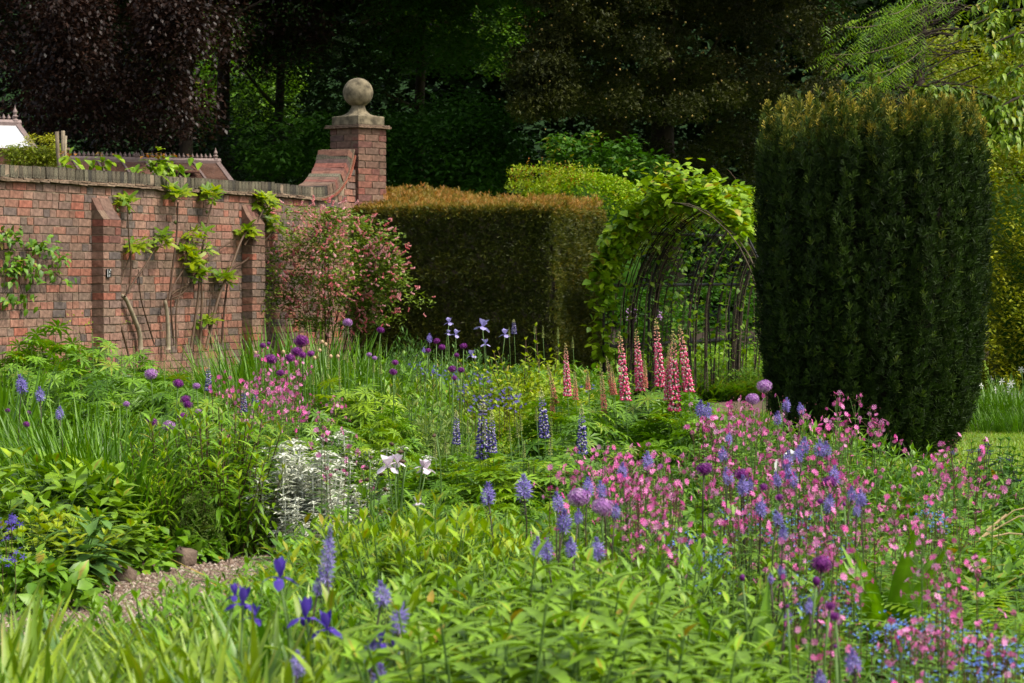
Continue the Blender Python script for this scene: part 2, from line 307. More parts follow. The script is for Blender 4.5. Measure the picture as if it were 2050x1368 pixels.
def palmate(nl=9, W=0.22, spread=2 * PI * 0.93, droop=0.25):
    """lupin leaf: leaflets round a point, leaf lies in xy plane, centre at origin, radius 1"""
    L1 = leaf(W=W, n=2, curve=droop, fold=0.35, peak=0.6); out = []
    for i in range(nl):
        a = -spread / 2 + spread * i / (nl - 1); c, s = math.cos(a), math.sin(a)
        out.append(xf(L1, np.array([[c, -s, 0], [s, c, 0], [0, 0, 1]]) @ np.diag([1, 1 - 0.15 * abs(a) / PI, 1])))
    v, f, c = merge(out); v = v.copy(); v[:, 2] += 0.30 * np.hypot(v[:, 0], v[:, 1]) * (1 - 0.5 * np.hypot(v[:, 0], v[:, 1]))
    return v, f, c
def rnd(k, a=0.0, b=1.0): return R.uniform(a, b, k)
def dirs(az, el): return np.stack([np.cos(az) * np.cos(el), np.sin(az) * np.cos(el), np.sin(el)], 1)
OCT = (np.array([[0, 0, 0], [.5, .35, 0], [0, .35, .5], [-.5, .35, 0], [0, .35, -.5], [0, 1, 0]], float),
       np.array([[0, 1, 2, 0], [0, 2, 3, 0], [0, 3, 4, 0], [0, 4, 1, 0]]), np.zeros(6))
def octa(w=0.5):
    V = np.array([[0, 0, 0], [w / 2, .4, 0], [0, .4, w / 2], [-w / 2, .4, 0], [0, .4, -w / 2], [0, 1, 0]], float)
    T = np.array([[0, 2, 1], [0, 3, 2], [0, 4, 3], [0, 1, 4], [5, 1, 2], [5, 2, 3], [5, 3, 4], [5, 4, 1]]); return V, T, np.zeros(6)
# ================================================================== THE GROUND
def sheet(name, pts, z, mat, sub=0):
    mb = MB(); me = bpy.data.meshes.new(name)
    me.from_pydata([(p[0], p[1], z) for p in pts], [], [list(range(len(pts)))]); me.materials.append(MATS[mat])
    a = me.attributes.new('tint', 'FLOAT', 'POINT'); a.data.foreach_set('value', [0.5] * len(pts))
    return obj(name, me, kind='structure')
sheet('ground', [(-400, -60), (400, -60), (400, 600), (-400, 600)], 0.0, 'soil')
sheet('lawn', [(2.95, 19.6), (4.6, 17.6), (9, 17), (12, 24), (9, 27.2), (5.6, 26.6), (3.4, 25.5), (2.5, 23.5)], 0.004, 'lawn')
sheet('far_lawn', [(-1.0, 34), (6, 36), (9, 44), (7, 60), (-6, 60), (-4, 44)], 0.006, 'lawn')
PC = np.array([(-3.7, 8.5), (-2.5, 10.9), (-1.66, 12.5), (-1.10, 14.2), (-0.78, 15.6), (-0.2, 17.6), (0.75, 20.5), (1.7, 24.5), (2.2, 28.5), (2.6, 31), (4.2, 35)])
PW = 0.50
def path_side(k):
    tg = nrm(np.gradient(PC, axis=0)); n = np.stack([tg[:, 1], -tg[:, 0]], 1); return PC + n * k
lft, rgt = path_side(-PW), path_side(PW)
me = bpy.data.meshes.new('garden_path'); nP = len(PC)
me.from_pydata([(x, y, 0.008) for x, y in lft] + [(x, y, 0.008) for x, y in rgt], [], [[i, nP + i, nP + i + 1, i + 1] for i in range(nP - 1)])
me.materials.append(MATS['path_earth']); a = me.attributes.new('tint', 'FLOAT', 'POINT'); a.data.foreach_set('value', [0.5] * (2 * nP))
obj('garden_path', me, kind='structure')
def path_pt(t, off):
    """t in segments along the path, off metres to the right"""
    i = np.minimum(t.astype(int), nP - 2); f = (t - i)[:, None]; p = PC[i] * (1 - f) + PC[i + 1] * f
    tg = nrm(PC[i + 1] - PC[i]); n = np.stack([tg[:, 1], -tg[:, 0]], 1); return p + n * off[:, None]
mb = MB(); k = 16000; t = rnd(k, 0.0, 6.0); P = path_pt(t, rnd(k, -PW, PW))
mb.scatter((np.array([[-.5, -.5, 0], [.5, -.4, 0], [.4, .5, 0], [-.5, .4, 0], [0, 0, .55]], float), np.array([[0, 1, 4], [1, 2, 4], [2, 3, 4], [3, 0, 4]])),
           frames(dirs(rnd(k, 0, 2 * PI), np.zeros(k)), scale=rnd(k, 0.008, 0.024)), np.column_stack([P, np.full(k, 0.009)]), tint=rnd(k), jit=0.0006)
obj('gravel', mb.mesh('gravel', 'gravel'), kind='stuff', label='reddish gravel covering the garden path', category='gravel')

# stones edging the left bed
def rock_mesh(seed, sx, sy, sz):
    rr = np.random.default_rng(seed); mb = MB(); prof = []
    V = []; rings, sides = 6, 10
    for i in range(rings):
        ph = PI * i / (rings - 1)
        for j in range(sides):
            th = 2 * PI * j / sides; V.append([math.sin(ph) * math.cos(th), math.sin(ph) * math.sin(th), math.cos(ph)])
    V = np.array(V); V = np.sign(V) * np.abs(V) ** 0.65
    V *= 1 + 0.0 * V; V = V * np.array([sx, sy, sz]) * (1 + rr.normal(0, 0.16, (len(V), 1))); V[:, 2] += sz * 0.75
    i = np.arange(rings - 1)[:, None] * sides; j = np.arange(sides)[None]; j2 = (j + 1) % sides
    mb.add(V, np.stack([i + j, i + sides + j, i + sides + j2, i + j2], 2).reshape(-1, 4), 0, rr.uniform(0, 1))
    return mb.mesh('edging_stone', 'rock')
RK = [rock_mesh(i, *s) for i, s in enumerate([(.085, .06, .065), (.065, .055, .04), (.12, .075, .05), (.09, .07, .06), (.06, .05, .04)])]
stone_lab = ['upright brown edging stone beside the round green cushion plant', 'small knobbly edging stone right of the upright brown one', 'broad pale edging stone below the bistort leaves',
             'dark edging stone half hidden under the ivy leaves', 'flat edging stone beside the little fern', 'low edging stone at the foot of the thistle leaves',
             'buff edging stone below the woolly silver leaves', 'squat edging stone under the leafy stems by the path', 'rough edging stone between the fern and the broad pale stone', 'edging stone furthest along the path by the silver plants',
             'small edging stone nearest the bottom of the left bed']
sp_ = path_pt(np.array([4.1, 3.75, 3.42, 3.2, 2.95, 2.75, 2.55, 2.35, 2.12, 1.9, 1.55]) , np.full(11, -.52))
stone_lab = ['edging stone furthest along the path by the silver plants', 'knobbly edging stone at the foot of the silver plants', 'upright brown edging stone right of the round cushion plant', 'small edging stone just left of the upright one', 'broad pale edging stone below the dark-stemmed leafy clumps',
             'dark edging stone half hidden under the trailing leaves', 'flat edging stone in the middle of its row', 'low edging stone where the gravel widens', 'buff edging stone beside the little fern', 'squat edging stone at the foot of the thistle leaves', 'edging stone nearest the bottom left corner']
for i in range(11):
    for dx, dy, v, s_, z_ in ((0, 0, i % 5, 1.25, 0),):
        obj('edging_stone', RK[v], loc=(sp_[i][0] + R.normal(0, .03), sp_[i][1], 0), rot=(rnd(1, -.25, .25)[0], rnd(1, -.25, .25)[0], rnd(1, 0, 6)[0]), scale=s_ * rnd(1, .6, .95)[0], label=stone_lab[i], category='stone', group='stones edging the left flower bed')

# ================================================================== THE BRICK WALL
W0 = np.array([-4.39, 23.7]); WD = nrm(np.array([.3615, .9323])); WN = np.array([WD[1], -WD[0]])
WTH = math.atan2(WD[1], WD[0])
wall = thing('brick_wall', 'long red brick garden wall with brick-on-edge coping and two buttresses', 'wall', loc=(W0[0], W0[1], 0), rotz=WTH)
def wallpt(u, z, out=0.0):       # world point on the wall face
    p = W0 + WD * u + WN * out; return np.array([p[0], p[1], z])
def wall_u(px):                  # u at which the face shows at picture column px
    r = (px - 1025) / F; return (r * W0[1] - W0[0]) / (WD[0] - r * WD[1])
def brick_mesh(name, L, H, D, mat, seed, ch=0.0022):
    """brick with front face at y=0, running into +y; corners knocked a little"""
    rr = np.random.default_rng(seed); l, h = L / 2, H / 2
    V = []
    for (yy, ins) in ((0.0, ch), (ch, 0.0), (D, 0.0)):
        for sx, sz in ((-1, -1), (1, -1), (1, 1), (-1, 1)): V.append([sx * (l - ins), yy, sz * (h - ins)])
    V = np.array(V) + rr.normal(0, 0.0014, (12, 3)) * np.array([1, .8, 1])
    f = [[0, 1, 2, 3]] + [[a + j, a + (j + 1) % 4, a + 4 + (j + 1) % 4, a + 4 + j][::-1] for a in (0, 4) for j in range(4)] + [[11, 10, 9, 8]]
    mb = MB(); mb.add(V, f, 0, 0.0); return mb, mb.mesh(name, mat)
CH = 0.0755
SB = [brick_mesh('brick', .214, .064, .10, 'brick_red', s) for s in range(5)]
HB = [brick_mesh('brick', .101, .064, .10, 'brick_red', 20 + s) for s in range(4)]
HALF = [brick_mesh('brick', .151, .064, .10, 'brick_red', 30 + s) for s in range(3)]
cells = []
U_END = 7.35
for c in range(31):
    z = 0.035 + CH * c + 0.0; u = -2.6 + (0.0 if c % 2 else 0.1125) + R.uniform(-.02, .02)
    pat = R.permutation([0, 0, 1, 0, 1, 1, 0, 0, 1, 0]); j = 0
    while u < U_END:
        kind = int(pat[j % len(pat)]) if c % 4 else int(R.random() < 0.65); j += 1
        if R.random() < 0.06: kind = 2
        L = (.214, .101, .151)[kind] + .0105
        cells.append((u + L / 2, z, kind)); u += L
def ramp_z(u):      # underside of the coping courses, local
    if u < 6.25: return 2.345
    t = min((u - 6.25) / 0.93, 0.985); return 2.345 + 0.66 * (1 - math.sqrt(1 - t * t))
for c in range(31, 39):
    z = 0.035 + CH * c; u = 6.3 + 0.05 * (c % 2)
    while u < U_END:
        kind = int(R.random() < .5); L = (.214, .101)[kind] + .0105
        if ramp_z(u + .01) > z + .045: cells.append((u + L / 2, z, kind))
        u += L
cells = [c for c in cells if c[1] + .035 < ramp_z(c[0] - .05) + 0.01]
vis = [c for c in cells if c[1] > 0.95 and c[0] > -0.1]
vis.sort(key=lambda c: c[0]); first = vis[:300]; fs = set(first); rest = [c for c in cells if c not in fs]
for (u, z, kind) in first:
    src = (SB, HB, HALF)[kind]; b = src[int(R.integers(len(src)))][1]
    obj('brick', b, wall, loc=(u, R.uniform(-.002, .002), z + R.uniform(-.002, .002)), rot=(R.normal(0, .008), R.normal(0, .008), R.normal(0, .010)))
mb = MB()
for (u, z, kind) in rest:
    src = (SB, HB, HALF)[kind]; b = src[int(R.integers(len(src)))][0]
    mb.add(b.V[0] + np.array([u, R.uniform(-.002, .002), z]), b.Q[0], 0, R.uniform(0, .999))
obj('brickwork', mb.mesh('brickwork', 'brick_red'), wall, kind='stuff')
# mortar core, stepped under the ramp
core = MB(); core.box((2.0, 0.175, 1.17), (4.6, .1665, 1.172))
for i in range(10):
    ua = 6.25 + i * .085; zt = ramp_z(ua + .04)
    core.box((ua + .0425, .175, 1.5), (.0424, .166, max(zt - 1.5 + 0.012, .1)))
core.box((7.12, .175, 1.15), (.5, .164, 1.15))
obj('mortar_bed', core.mesh('mortar', 'mortar'), wall)
# coping: tile creasing in two courses, then brick on edge
def cope_curve(n=400):
    us = np.concatenate([np.linspace(-2.6, 6.25, 200), 6.25 + .93 * np.sin(np.linspace(0, math.asin(.985), 60))[1:]])
    return us, np.array([ramp_z(u) for u in us])
cu, cz = cope_curve(); seg = np.hypot(np.diff(cu), np.diff(cz)); S = np.concatenate([[0], np.cumsum(seg)])
def cpos(s):
    u = np.interp(s, S, cu); z = np.interp(s, S, cz); e = .02
    du = np.interp(s + e, S, cu) - np.interp(s - e, S, cu); dz = np.interp(s + e, S, cz) - np.interp(s - e, S, cz)
    return u, z, math.atan2(dz, du)
def plain(name, hx, hy, hz_, mat, seed, j=.0015):
    rr = np.random.default_rng(seed); mb = MB(); mb.box((0, 0, 0), (hx, hy, hz_)); mb.V[0] = mb.V[0] + rr.normal(0, j, mb.V[0].shape)
    return mb.mesh(name, mat)
CB = [plain('coping_brick', .0347, .19, .053, 'brick_cope', s, .002) for s in range(5)]
TL = [plain('coping_tile', .082, .205, .0075, 'tile_clay', s, .0022) for s in range(5)]
CBR = [plain('coping_brick', .0350, .19, .053, 'brick_purple', s, .002) for s in range(4)]
TR = [plain('coping_tile', .082, .205, .0105, 'tile_red', s, .002) for s in range(3)]
wav = lambda s: .004 * math.sin(s * 1.9) + .003 * math.sin(s * 4.1 + 1)
s = 0.04
while s < S[-1]:
    u, z, a = cpos(s)
    if u > -0.35:
        off = .0365 + .053 + wav(s) * 1.2; g = max(0, a) * .0
        obj('coping_brick', CB[int(R.integers(5))] if u < 6.45 or R.random() < .4 else CBR[int(R.integers(4))], wall, loc=(u - math.sin(a) * off, .17 + R.normal(0, .003), z + math.cos(a) * off + R.normal(0, .0015)), rot=(R.normal(0, .01), -a + R.normal(0, .012), 0))
    s += .0745
for row in (0, 1):
    s = 0.05 + row * .08
    while s < S[-1]:
        u, z, a = cpos(s)
        if u > -0.35:
            off = .009 + row * .0175 + wav(s) * (1.3 if row == 0 else 1.2); M_ = TR if (u > 6.3 and row == 0) else TL
            obj('coping_tile', M_[int(R.integers(len(M_)))], wall, loc=(u - math.sin(a) * off, .17 - (.0 if row else .012) + R.normal(0, .003), z + math.cos(a) * off), rot=(R.normal(0, .012), -a + R.normal(0, .022), R.normal(0, .01)))
        s += .168 if u < 6.2 else .155
obj('coping_mortar', (lambda m: (m.box((1.8, .17, 2.345 + .09), (4.45, .186, .046)), m)[1])(MB()).mesh('coping_mortar', 'mortar'), wall)
# buttresses
def buttress(u0, w, ztop, zsh, lab):
    b = obj('buttress', None, wall, label=lab, loc=(u0 + w / 2, 0, 0))
    D = .125; n = int((zsh - .0) / CH)
    m = MB(); m.box((0, -D / 2 + .006, zsh / 2), (w / 2 - .006, D / 2 - .004, zsh / 2)); obj('mortar_core', m.mesh('mortar_core', 'mortar'), b)
    bd = .108
    for c in range(n):
        z = zsh - .035 - c * CH
        if z < .3: break
        L1, L2 = ((.214, .101) if c % 2 else (.101, .214)); L1 *= w / .325; L2 *= w / .325
        x = -w / 2
        for L in (L1, L2):
            me = brick_mesh('brick', L, .064, D - .004, 'brick_red' if z < zsh - .33 else 'brick_purple', int(R.integers(999)))[1]
            obj('brick', me, b, loc=(x + L / 2, -D + R.uniform(-.002, .003), z), rot=(0, R.normal(0, .006), 0)); x += L + .0105
    # weathered top: two tiers of sloping bricks
    for (ya, za, yb, zb) in ((-D - .002, zsh, -.06, zsh + .085), (-.062, zsh + .083, .0, zsh + .20)):
        for k, (xa, xb) in enumerate(((-w / 2, -.04), (-.035, w / 2))):
            m = MB(); V = [[xa, ya, za - .0], [xb, ya, za - .0], [xb, yb, zb], [xa, yb, zb], [xa, .02, za - .0], [xb, .02, za - .0], [xb, .02, zb], [xa, .02, zb]]
            m.add(V, [[0, 1, 2, 3], [3, 2, 6, 7], [1, 5, 6, 2], [0, 3, 7, 4], [4, 7, 6, 5], [0, 4, 5, 1]]); obj('sloping_brick', m.mesh('sloping_brick', 'brick_purple'), b)
    return b
BZ1, BZ2 = 1.5 + (555 - 437) / 220., 1.5 + (555 - 449) / 194.
buttress(wall_u(184) , .325, 2.05, BZ1, 'sloping-topped brick buttress nearer the left end'); buttress(wall_u(484), .29, 2.05, BZ2, 'sloping-topped brick buttress behind the fig branches')
# number plate on the first buttress
pl = thing('wall_plate', 'tiny black plastic plate with white marks screwed to the nearer brick buttress', 'sign', loc=tuple(wallpt(wall_u(184) + .075, hz(547, 24.45), .137)), rotz=WTH)
m = MB(); m.box((0, 0, 0), (.037, .006, .040)); obj('plate', m.mesh('plate', 'plastic_black'), pl)
m = MB(); m.box((-.033, -.0075, 0), (.0035, .001, .036)); obj('white_edge', m.mesh('white_edge', 'paint_white'), pl)
m = MB()
for (x, z, hx, hh) in ((.018, .031, .007, .005), (.002, .018, .005, .003), (.006, .010, .004, .005), (.003, .003, .008, .0025), (.002, -.017, .010, .0025), (-.010, -.028, .006, .002), (.004, -.028, .005, .002)):
    m.box((x, -.0072, z), (hx, .0008, hh))
obj('white_marks', m.mesh('white_marks', 'paint_white'), pl)

# ================================================================== THE PIER WITH ITS BALL
PCN = np.array([-1.73, 30.45]); e_r = np.array([.656, .755]); e_l = np.array([-.755, .656])
ctr = PCN + (e_r + e_l) * .225; PTH = math.atan2(e_r[1], e_r[0])
pier = thing('gate_pier', 'square brick pier topped by a grey stone ball at the end of the wall', 'pier', loc=(ctr[0], ctr[1], 0), rotz=PTH)
m = MB(); m.box((0, 0, 1.6), (.215, .215, 1.60)); obj('mortar_core', m.mesh('mortar_core', 'mortar'), pier)
PSM = [brick_mesh('brick', .2145, .066, .10, 'brick_purple', 60 + s)[1] for s in range(4)]; PHM = [brick_mesh('brick', .1015, .066, .10, 'brick_purple', 70 + s)[1] for s in range(4)]
zt = 3.185
for c in range(17):
    z = zt - .035 - c * CH * 1.003
    for side in range(4):
        a = side * PI / 2; cs, sn = math.cos(a), math.sin(a)
        lay = [.2145, .2145] if (c + side) % 2 == 0 else [.1015, .2145, .1015]
        x = -.225 + .0
        for L in lay:
            loc = (x + L / 2 , -.225 + R.uniform(-.002, .002)); x += L + .0105
            if side > 1: continue
            # sides: 0 = right (lit) face with normal -y local, 3 = left face
            p = (loc[0] * cs - loc[1] * sn, loc[0] * sn + loc[1] * cs)
            obj('brick', (PSM if L > .15 else PHM)[int(R.integers(4))], pier, loc=(p[0], p[1], z), rot=(0, 0, a + R.normal(0, .004)))
    # the left-hand (wall side) face, normal -x
    lay = [.1015, .2145, .1015] if c % 2 == 0 else [.2145, .2145]; x = -.225
    for L in lay:
        l0 = x + L / 2; x += L + .0105
        obj('brick', (PSM if L > .15 else PHM)[int(R.integers(4))], pier, loc=(-.225, -l0, z), rot=(0, 0, -PI / 2 + R.normal(0, .004)))
def ragged_slab(name, h, z0, th, mat, seed):
    rr = np.random.default_rng(seed); n = 12; P = []
    for sd in range(4):
        for i in range(n):
            t = -1 + 2 * i / n; P.append({0: (t, -1), 1: (1, t), 2: (-t, 1), 3: (-1, -t)}[sd])
    P = np.array(P) * h + rr.normal(0, .004, (4 * n, 2)); zz = rr.normal(0, .002, 4 * n); m = MB()
    V = np.vstack([np.column_stack([P, z0 + zz]), np.column_stack([P * .995, z0 + th + zz]), [[0, 0, z0]], [[0, 0, z0 + th]]]); k = 4 * n
    m.add(V, [[i, (i + 1) % k, k + (i + 1) % k, k + i] for i in range(k)]); b = m.n - len(V)
    m.T.append(np.array([[b + 2 * k, b + (i + 1) % k, b + i] for i in range(k)] + [[b + 2 * k + 1, b + k + i, b + k + (i + 1) % k] for i in range(k)])); m.tm.append(np.zeros(2 * k))
    return m.mesh(name, mat)
obj('tile_course', ragged_slab('tile_course', .272, zt + .001, .018, 'tile_clay', 1), pier)
obj('tile_course', ragged_slab('tile_course', .262, zt + .021, .016, 'tile_clay', 2), pier)
def square_prof(prof, mat, name, n=14):
    """profile of (half side, z, roundness 0..1) swept round a square that turns into a circle"""
    m = MB(); V = []; k = 4 * n
    for h, z, rd in prof:
        for i in range(k):
            t = 2 * PI * i / k + PI / 4 + .0; c, s = math.cos(t), math.sin(t); q = 1 / max(abs(c), abs(s))
            f = q * (1 - rd) + rd; V.append([h * c * f, h * s * f, z])
    i = np.arange(len(prof) - 1)[:, None] * k; j = np.arange(k)[None]; j2 = (j + 1) % k
    V = np.array(V) + R.normal(0, .0012, (len(V), 3))
    m.add(V, np.stack([i + j, i + j2, i + k + j2, i + k + j], 2).reshape(-1, 4)); return m.mesh(name, mat, smooth=False)
zb = zt + .038
obj('plinth_block', square_prof([(.0, zb, 0), (.205, zb, 0), (.210, zb + .01, 0), (.210, zb + .095, 0), (.205, zb + .103, 0), (0, zb + .103, 0)], 'stone', 'plinth_block'), pier)
pr = [(.200, zb + .104, 0)] + [(.20 - .125 * math.sin(t * PI / 2) ** .9, zb + .104 + .115 * (1 - math.cos(t * PI / 2)), t * .9) for t in np.linspace(.1, 1, 9)] + [(.075, zb + .235, 1)]
obj('concave_neck', square_prof(pr, 'stone', 'concave_neck'), pier)
m = MB(); rb = .172; zc = zb + .222 + .155
V = []
for i in range(25):
    ph = PI * i / 24
    for j in range(32):
        th = 2 * PI * j / 32; rr_ = rb * (1 - .035 * max(0, 1 - abs(((j + 2) % 8) - 4) * 1.4) * (math.sin(ph) ** .5) * (1 if ph < 1.9 else 0)); V.append([rr_ * math.sin(ph) * math.cos(th), rr_ * math.sin(ph) * math.sin(th), zc + rb * .97 * math.cos(ph)])
i = np.arange(24)[:, None] * 32; j = np.arange(32)[None]; j2 = (j + 1) % 32
m.add(V, np.stack([i + j, i + 32 + j, i + 32 + j2, i + j2], 2).reshape(-1, 4)); obj('stone_ball', m.mesh('stone_ball', 'stone', smooth=True), pier)

# ================================================================== CLIPPED YEW HEDGE
NEED = merge([xf(leaf(W=.26, n=1, curve=.0, flat=True, tip=.45), frames([[math.sin(a) * .75, .75, math.cos(a) * .75]], scale=.9)[0], (0, .05 + .12 * i, 0)) for i, a in enumerate(np.arange(6) * 2.2)])
HO = np.array([.44, 29.6]); h1 = nrm(np.array([-.94, .34])); h2 = nrm(np.array([.34, .94])); HL, HD, HT = 2.62, 1.75, 2.27
hedge = thing('clipped_hedge', 'square-clipped yew hedge with coppery orange new growth on its top', 'hedge')
def hpt(a, b, z): p = HO + h1 * a + h2 * b if np.ndim(a) == 0 else HO + np.outer(a, h1) + np.outer(b, h2); return np.column_stack([p, z])
m = MB(); V = [np.append(HO + h1 * a + h2 * b, z) for a in (.06, HL - .06) for b in (.06, HD - .06) for z in (0, HT - .07)]
m.add(V, [[0, 1, 3, 2], [4, 6, 7, 5], [0, 4, 5, 1], [2, 3, 7, 6], [1, 5, 7, 3]], 0, 0.0); obj('inner_branches', m.mesh('inner_branches', 'bark_dark'), hedge)
def wave(a, b): return .018 * np.sin(a * 5.1 + b * 3) + .014 * np.sin(b * 9 + a * 2.3 + 1) + .01 * np.sin(a * 17 + b * 13)
n1 = 19000; a = rnd(n1, 0, HL); z = rnd(n1, .35, HT); o = wave(a, z) + R.normal(0, .012, n1)
P1 = hpt(a, o, z); d1 = np.column_stack([np.tile(-h2, (n1, 1)) + R.normal(0, .5, (n1, 2)), R.normal(.45, .45, n1)])
n2 = 11000; b = rnd(n2, 0, HD); z2 = rnd(n2, .35, HT); o2 = wave(b, z2 * 1.3) + R.normal(0, .012, n2)
P2 = hpt(o2, b, z2); d2 = np.column_stack([np.tile(-h1, (n2, 1)) + R.normal(0, .5, (n2, 2)), R.normal(.5, .45, n2)])
def side_tint(z, g): return np.clip(.12 + .42 * rnd(len(z)) ** 1.2 + np.clip((z - HT + .12 + R.normal(0, .05, len(z))) / .12, 0, 1) * .38 * rnd(len(z), .4, 1) + .10 * np.sin(z * 9) * rnd(len(z)) + g, 0, .85)
m = MB(); m.scatter(NEED, frames(d1, roll=rnd(n1, 0, 6.28), scale=rnd(n1, .034, .062)), P1, tint=side_tint(z, 0))
m.scatter(NEED, frames(d2, roll=rnd(n2, 0, 6.28), scale=rnd(n2, .026, .046)), P2, tint=side_tint(z2, .20 * rnd(n2)))  # right face tinted lighter, its sunlight put into the needle colour
obj('clipped_face', m.mesh('clipped_face', 'hedge_needle'), hedge)
n3 = 11000; a = rnd(n3, -.02, HL + .02); b = rnd(n3, -.02, HD) ; lump = .05 * np.sin(a * 3.2 + 1) + .05 * np.sin(b * 4 + a * 1.7) + .035 * np.sin(a * 11 + b * 5); 
lump = lump * np.clip(b / .5, .25, 1) + (.03 + .17 * np.clip((a - .5) / 1.2, 0, 1)) * np.clip(b / .9, 0, 1); spk = (rnd(n3) ** 5) * .12 * np.clip(b / .3, .2, 1)
P3 = hpt(a, b, HT - .03 + lump * .62 + spk * .8 + R.normal(0, .012, n3)); d3 = np.column_stack([R.normal(0, .35, (n3, 2)), np.ones(n3)])
m = MB(); m.scatter(NEED, frames(d3, roll=rnd(n3, 0, 6.28), scale=rnd(n3, .03, .055)), P3, tint=np.clip(.56 + .40 * rnd(n3) + .8 * spk, 0, 1))
V = hpt(np.array([0, HL, 0, HL, 0, HL.real]), np.array([.0, .0, .9, .9, HD, HD]), np.array([HT - .05, HT - .05, HT - .04, HT + .06, HT - .04, HT + .06]))
m.add(V, [[0, 2, 3, 1], [2, 4, 5, 3]], 0, .5)
obj('new_growth', m.mesh('new_growth', 'hedge_needle'), hedge)

# ================================================================== IRISH YEW COLUMN
yc = np.array([gx(1745, 22.6), 22.6]); yew = thing('irish_yew', 'broad dark columnar yew with gold-tipped shoots standing at the lawn edge', 'tree', loc=(yc[0], yc[1], 0))
def yew_r(z):      # half width with height
    return np.interp(z, [0, .1, .35, .9, 1.6, 2.3, 2.7, 3.0, 3.3], [.62, .70, .86, .95, 1.0, 1.0, .99, .98, .97])
SPR = merge([xf(leaf(W=.30, n=1, curve=.05, flat=True, tip=.5), frames([[math.sin(q) * (.9 - .1 * i), .25 + .16 * i, math.cos(q) * (.9 - .1 * i)]], scale=.62)[0], (0, .05 * i, 0)) for i, q in enumerate(np.arange(8) * 2.4)])
m = MB(); NPL = 300
pa = rnd(NPL, 0, 2 * PI); pr_ = np.sqrt(rnd(NPL, .10, .68)); pa[:50] = np.arange(50) / 50 * 2 * PI + R.normal(0, .03, 50); pr_[:50] = R.normal(.96, .025, 50); pa[50:104] = np.arange(54) / 54 * 2 * PI + .06 + R.normal(0, .04, 54); pr_[50:104] = R.normal(.87, .03, 54); tops = R.normal(2.79, .06, NPL) + .05 * np.sin(pa * 5)
tops += (rnd(NPL) > .75) * rnd(NPL, .05, .17); tops += np.interp(pr_ * np.cos(pa), [-1, -.4, .05, .3, 1], [-.02, 0, .12, .06, -.04])
Ls, Ds, Ss, Ts = [], [], [], []
for i in range(NPL):
    z0 = 0.05 if pr_[i] > .80 else 2.1; k = int((tops[i] - z0) * (92 if pr_[i] > .8 else 60)); z = np.sort(rnd(k, z0, tops[i])); fr_ = (z - z0) / (tops[i] - z0)
    rr_ = yew_r(z) * pr_[i] * (.96 + .04 * math.sin(pa[i] * 19)); aa = pa[i] + .04 * np.sin(z * 4 + i); th = R.uniform(0, 2 * PI, k)
    pl_r = (.026 + .036 * np.sin(z * 6.5 + i * 1.3) ** 2) * np.clip((tops[i] - z) / .38, .12, 1)
    ox, oy = np.cos(th) * pl_r, np.sin(th) * pl_r
    Ls.append(np.column_stack([np.cos(aa) * rr_ + ox, np.sin(aa) * rr_ + oy, z])); Ds.append(np.column_stack([ox * 6 + .25 * np.cos(aa), oy * 6 + .25 * np.sin(aa), .55 + .6 * fr_]))
    Ss.append(rnd(k, .052, .088)); Ts.append(np.clip(.14 * rnd(1)[0] + .30 * rnd(k) ** 1.8 + .26 * (rnd(k) > .86) + np.clip((z - tops[i] + .40) / .40, 0, 1) * (.30 + .62 * rnd(k)), 0, 1))
k2 = 2600; aa = rnd(k2, 0, 2 * PI); zz = rnd(k2, .03, 2.62); bump = .03 * np.sin(aa * 22) + .03 * np.sin(aa * 13 + zz * 2); rr_ = yew_r(zz) * .78 + bump
Ls.append(np.column_stack([np.cos(aa) * rr_, np.sin(aa) * rr_, zz])); Ds.append(np.column_stack([np.cos(aa) * .7, np.sin(aa) * .7, rnd(k2, .3, 1.2)])); Ss.append(rnd(k2, .045, .07)); Ts.append(.05 + .32 * rnd(k2) ** 1.5)
Ls, Ds, Ss, Ts = map(np.concatenate, (Ls, Ds, Ss, Ts)); Ls[:, 0] *= .985
keep = Ls[:, 1] < .55                                            # the far side of the column is never seen
Ls, Ds, Ss, Ts = Ls[keep], Ds[keep], Ss[keep], Ts[keep]
m.scatter(SPR, frames(Ds, roll=rnd(len(Ls), 0, 6.28), scale=Ss), Ls, tint=Ts); obj('crown', m.mesh('crown', 'yew_needle'), yew)
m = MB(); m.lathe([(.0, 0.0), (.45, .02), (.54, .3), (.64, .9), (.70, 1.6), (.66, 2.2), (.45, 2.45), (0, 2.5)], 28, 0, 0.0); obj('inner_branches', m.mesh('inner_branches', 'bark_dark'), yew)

# ================================================================== LIME TUNNEL (ARBOUR)
TA = np.array([1.02, 30.0]); tdir = nrm(np.array([2.14, 4.5])); tn = np.array([tdir[1], -tdir[0]]); TW, TLn = 1.95, 5.2
arb = thing('pleached_tunnel', 'arched iron tunnel covered in trained lime stems and big leaves beside the yew', 'arbour')
def tpt(s, phi, dr=0.0, hh=None):
    """s metres along the tunnel, phi 0 = foot of the left side .. pi = foot of the right side"""
    r = TW / 2 + dr; spring = 1.08
    s = np.asarray(s, float); phi = np.asarray(phi, float)
    lo = phi < 0; hi = phi > PI
    x = np.where(lo | hi, np.where(lo, -r, r), -r * np.cos(phi)); z = np.where(lo | hi, 0, (2.34 - spring + dr) * np.sin(np.clip(phi, 0, PI))) + spring
    z = np.where(lo, spring + phi, z); z = np.where(hi, spring - (phi - PI), z)
    p = TA + np.multiply.outer(s, tdir) + np.multiply.outer(x + TW / 2, tn); return np.concatenate([p, z[..., None]], -1)
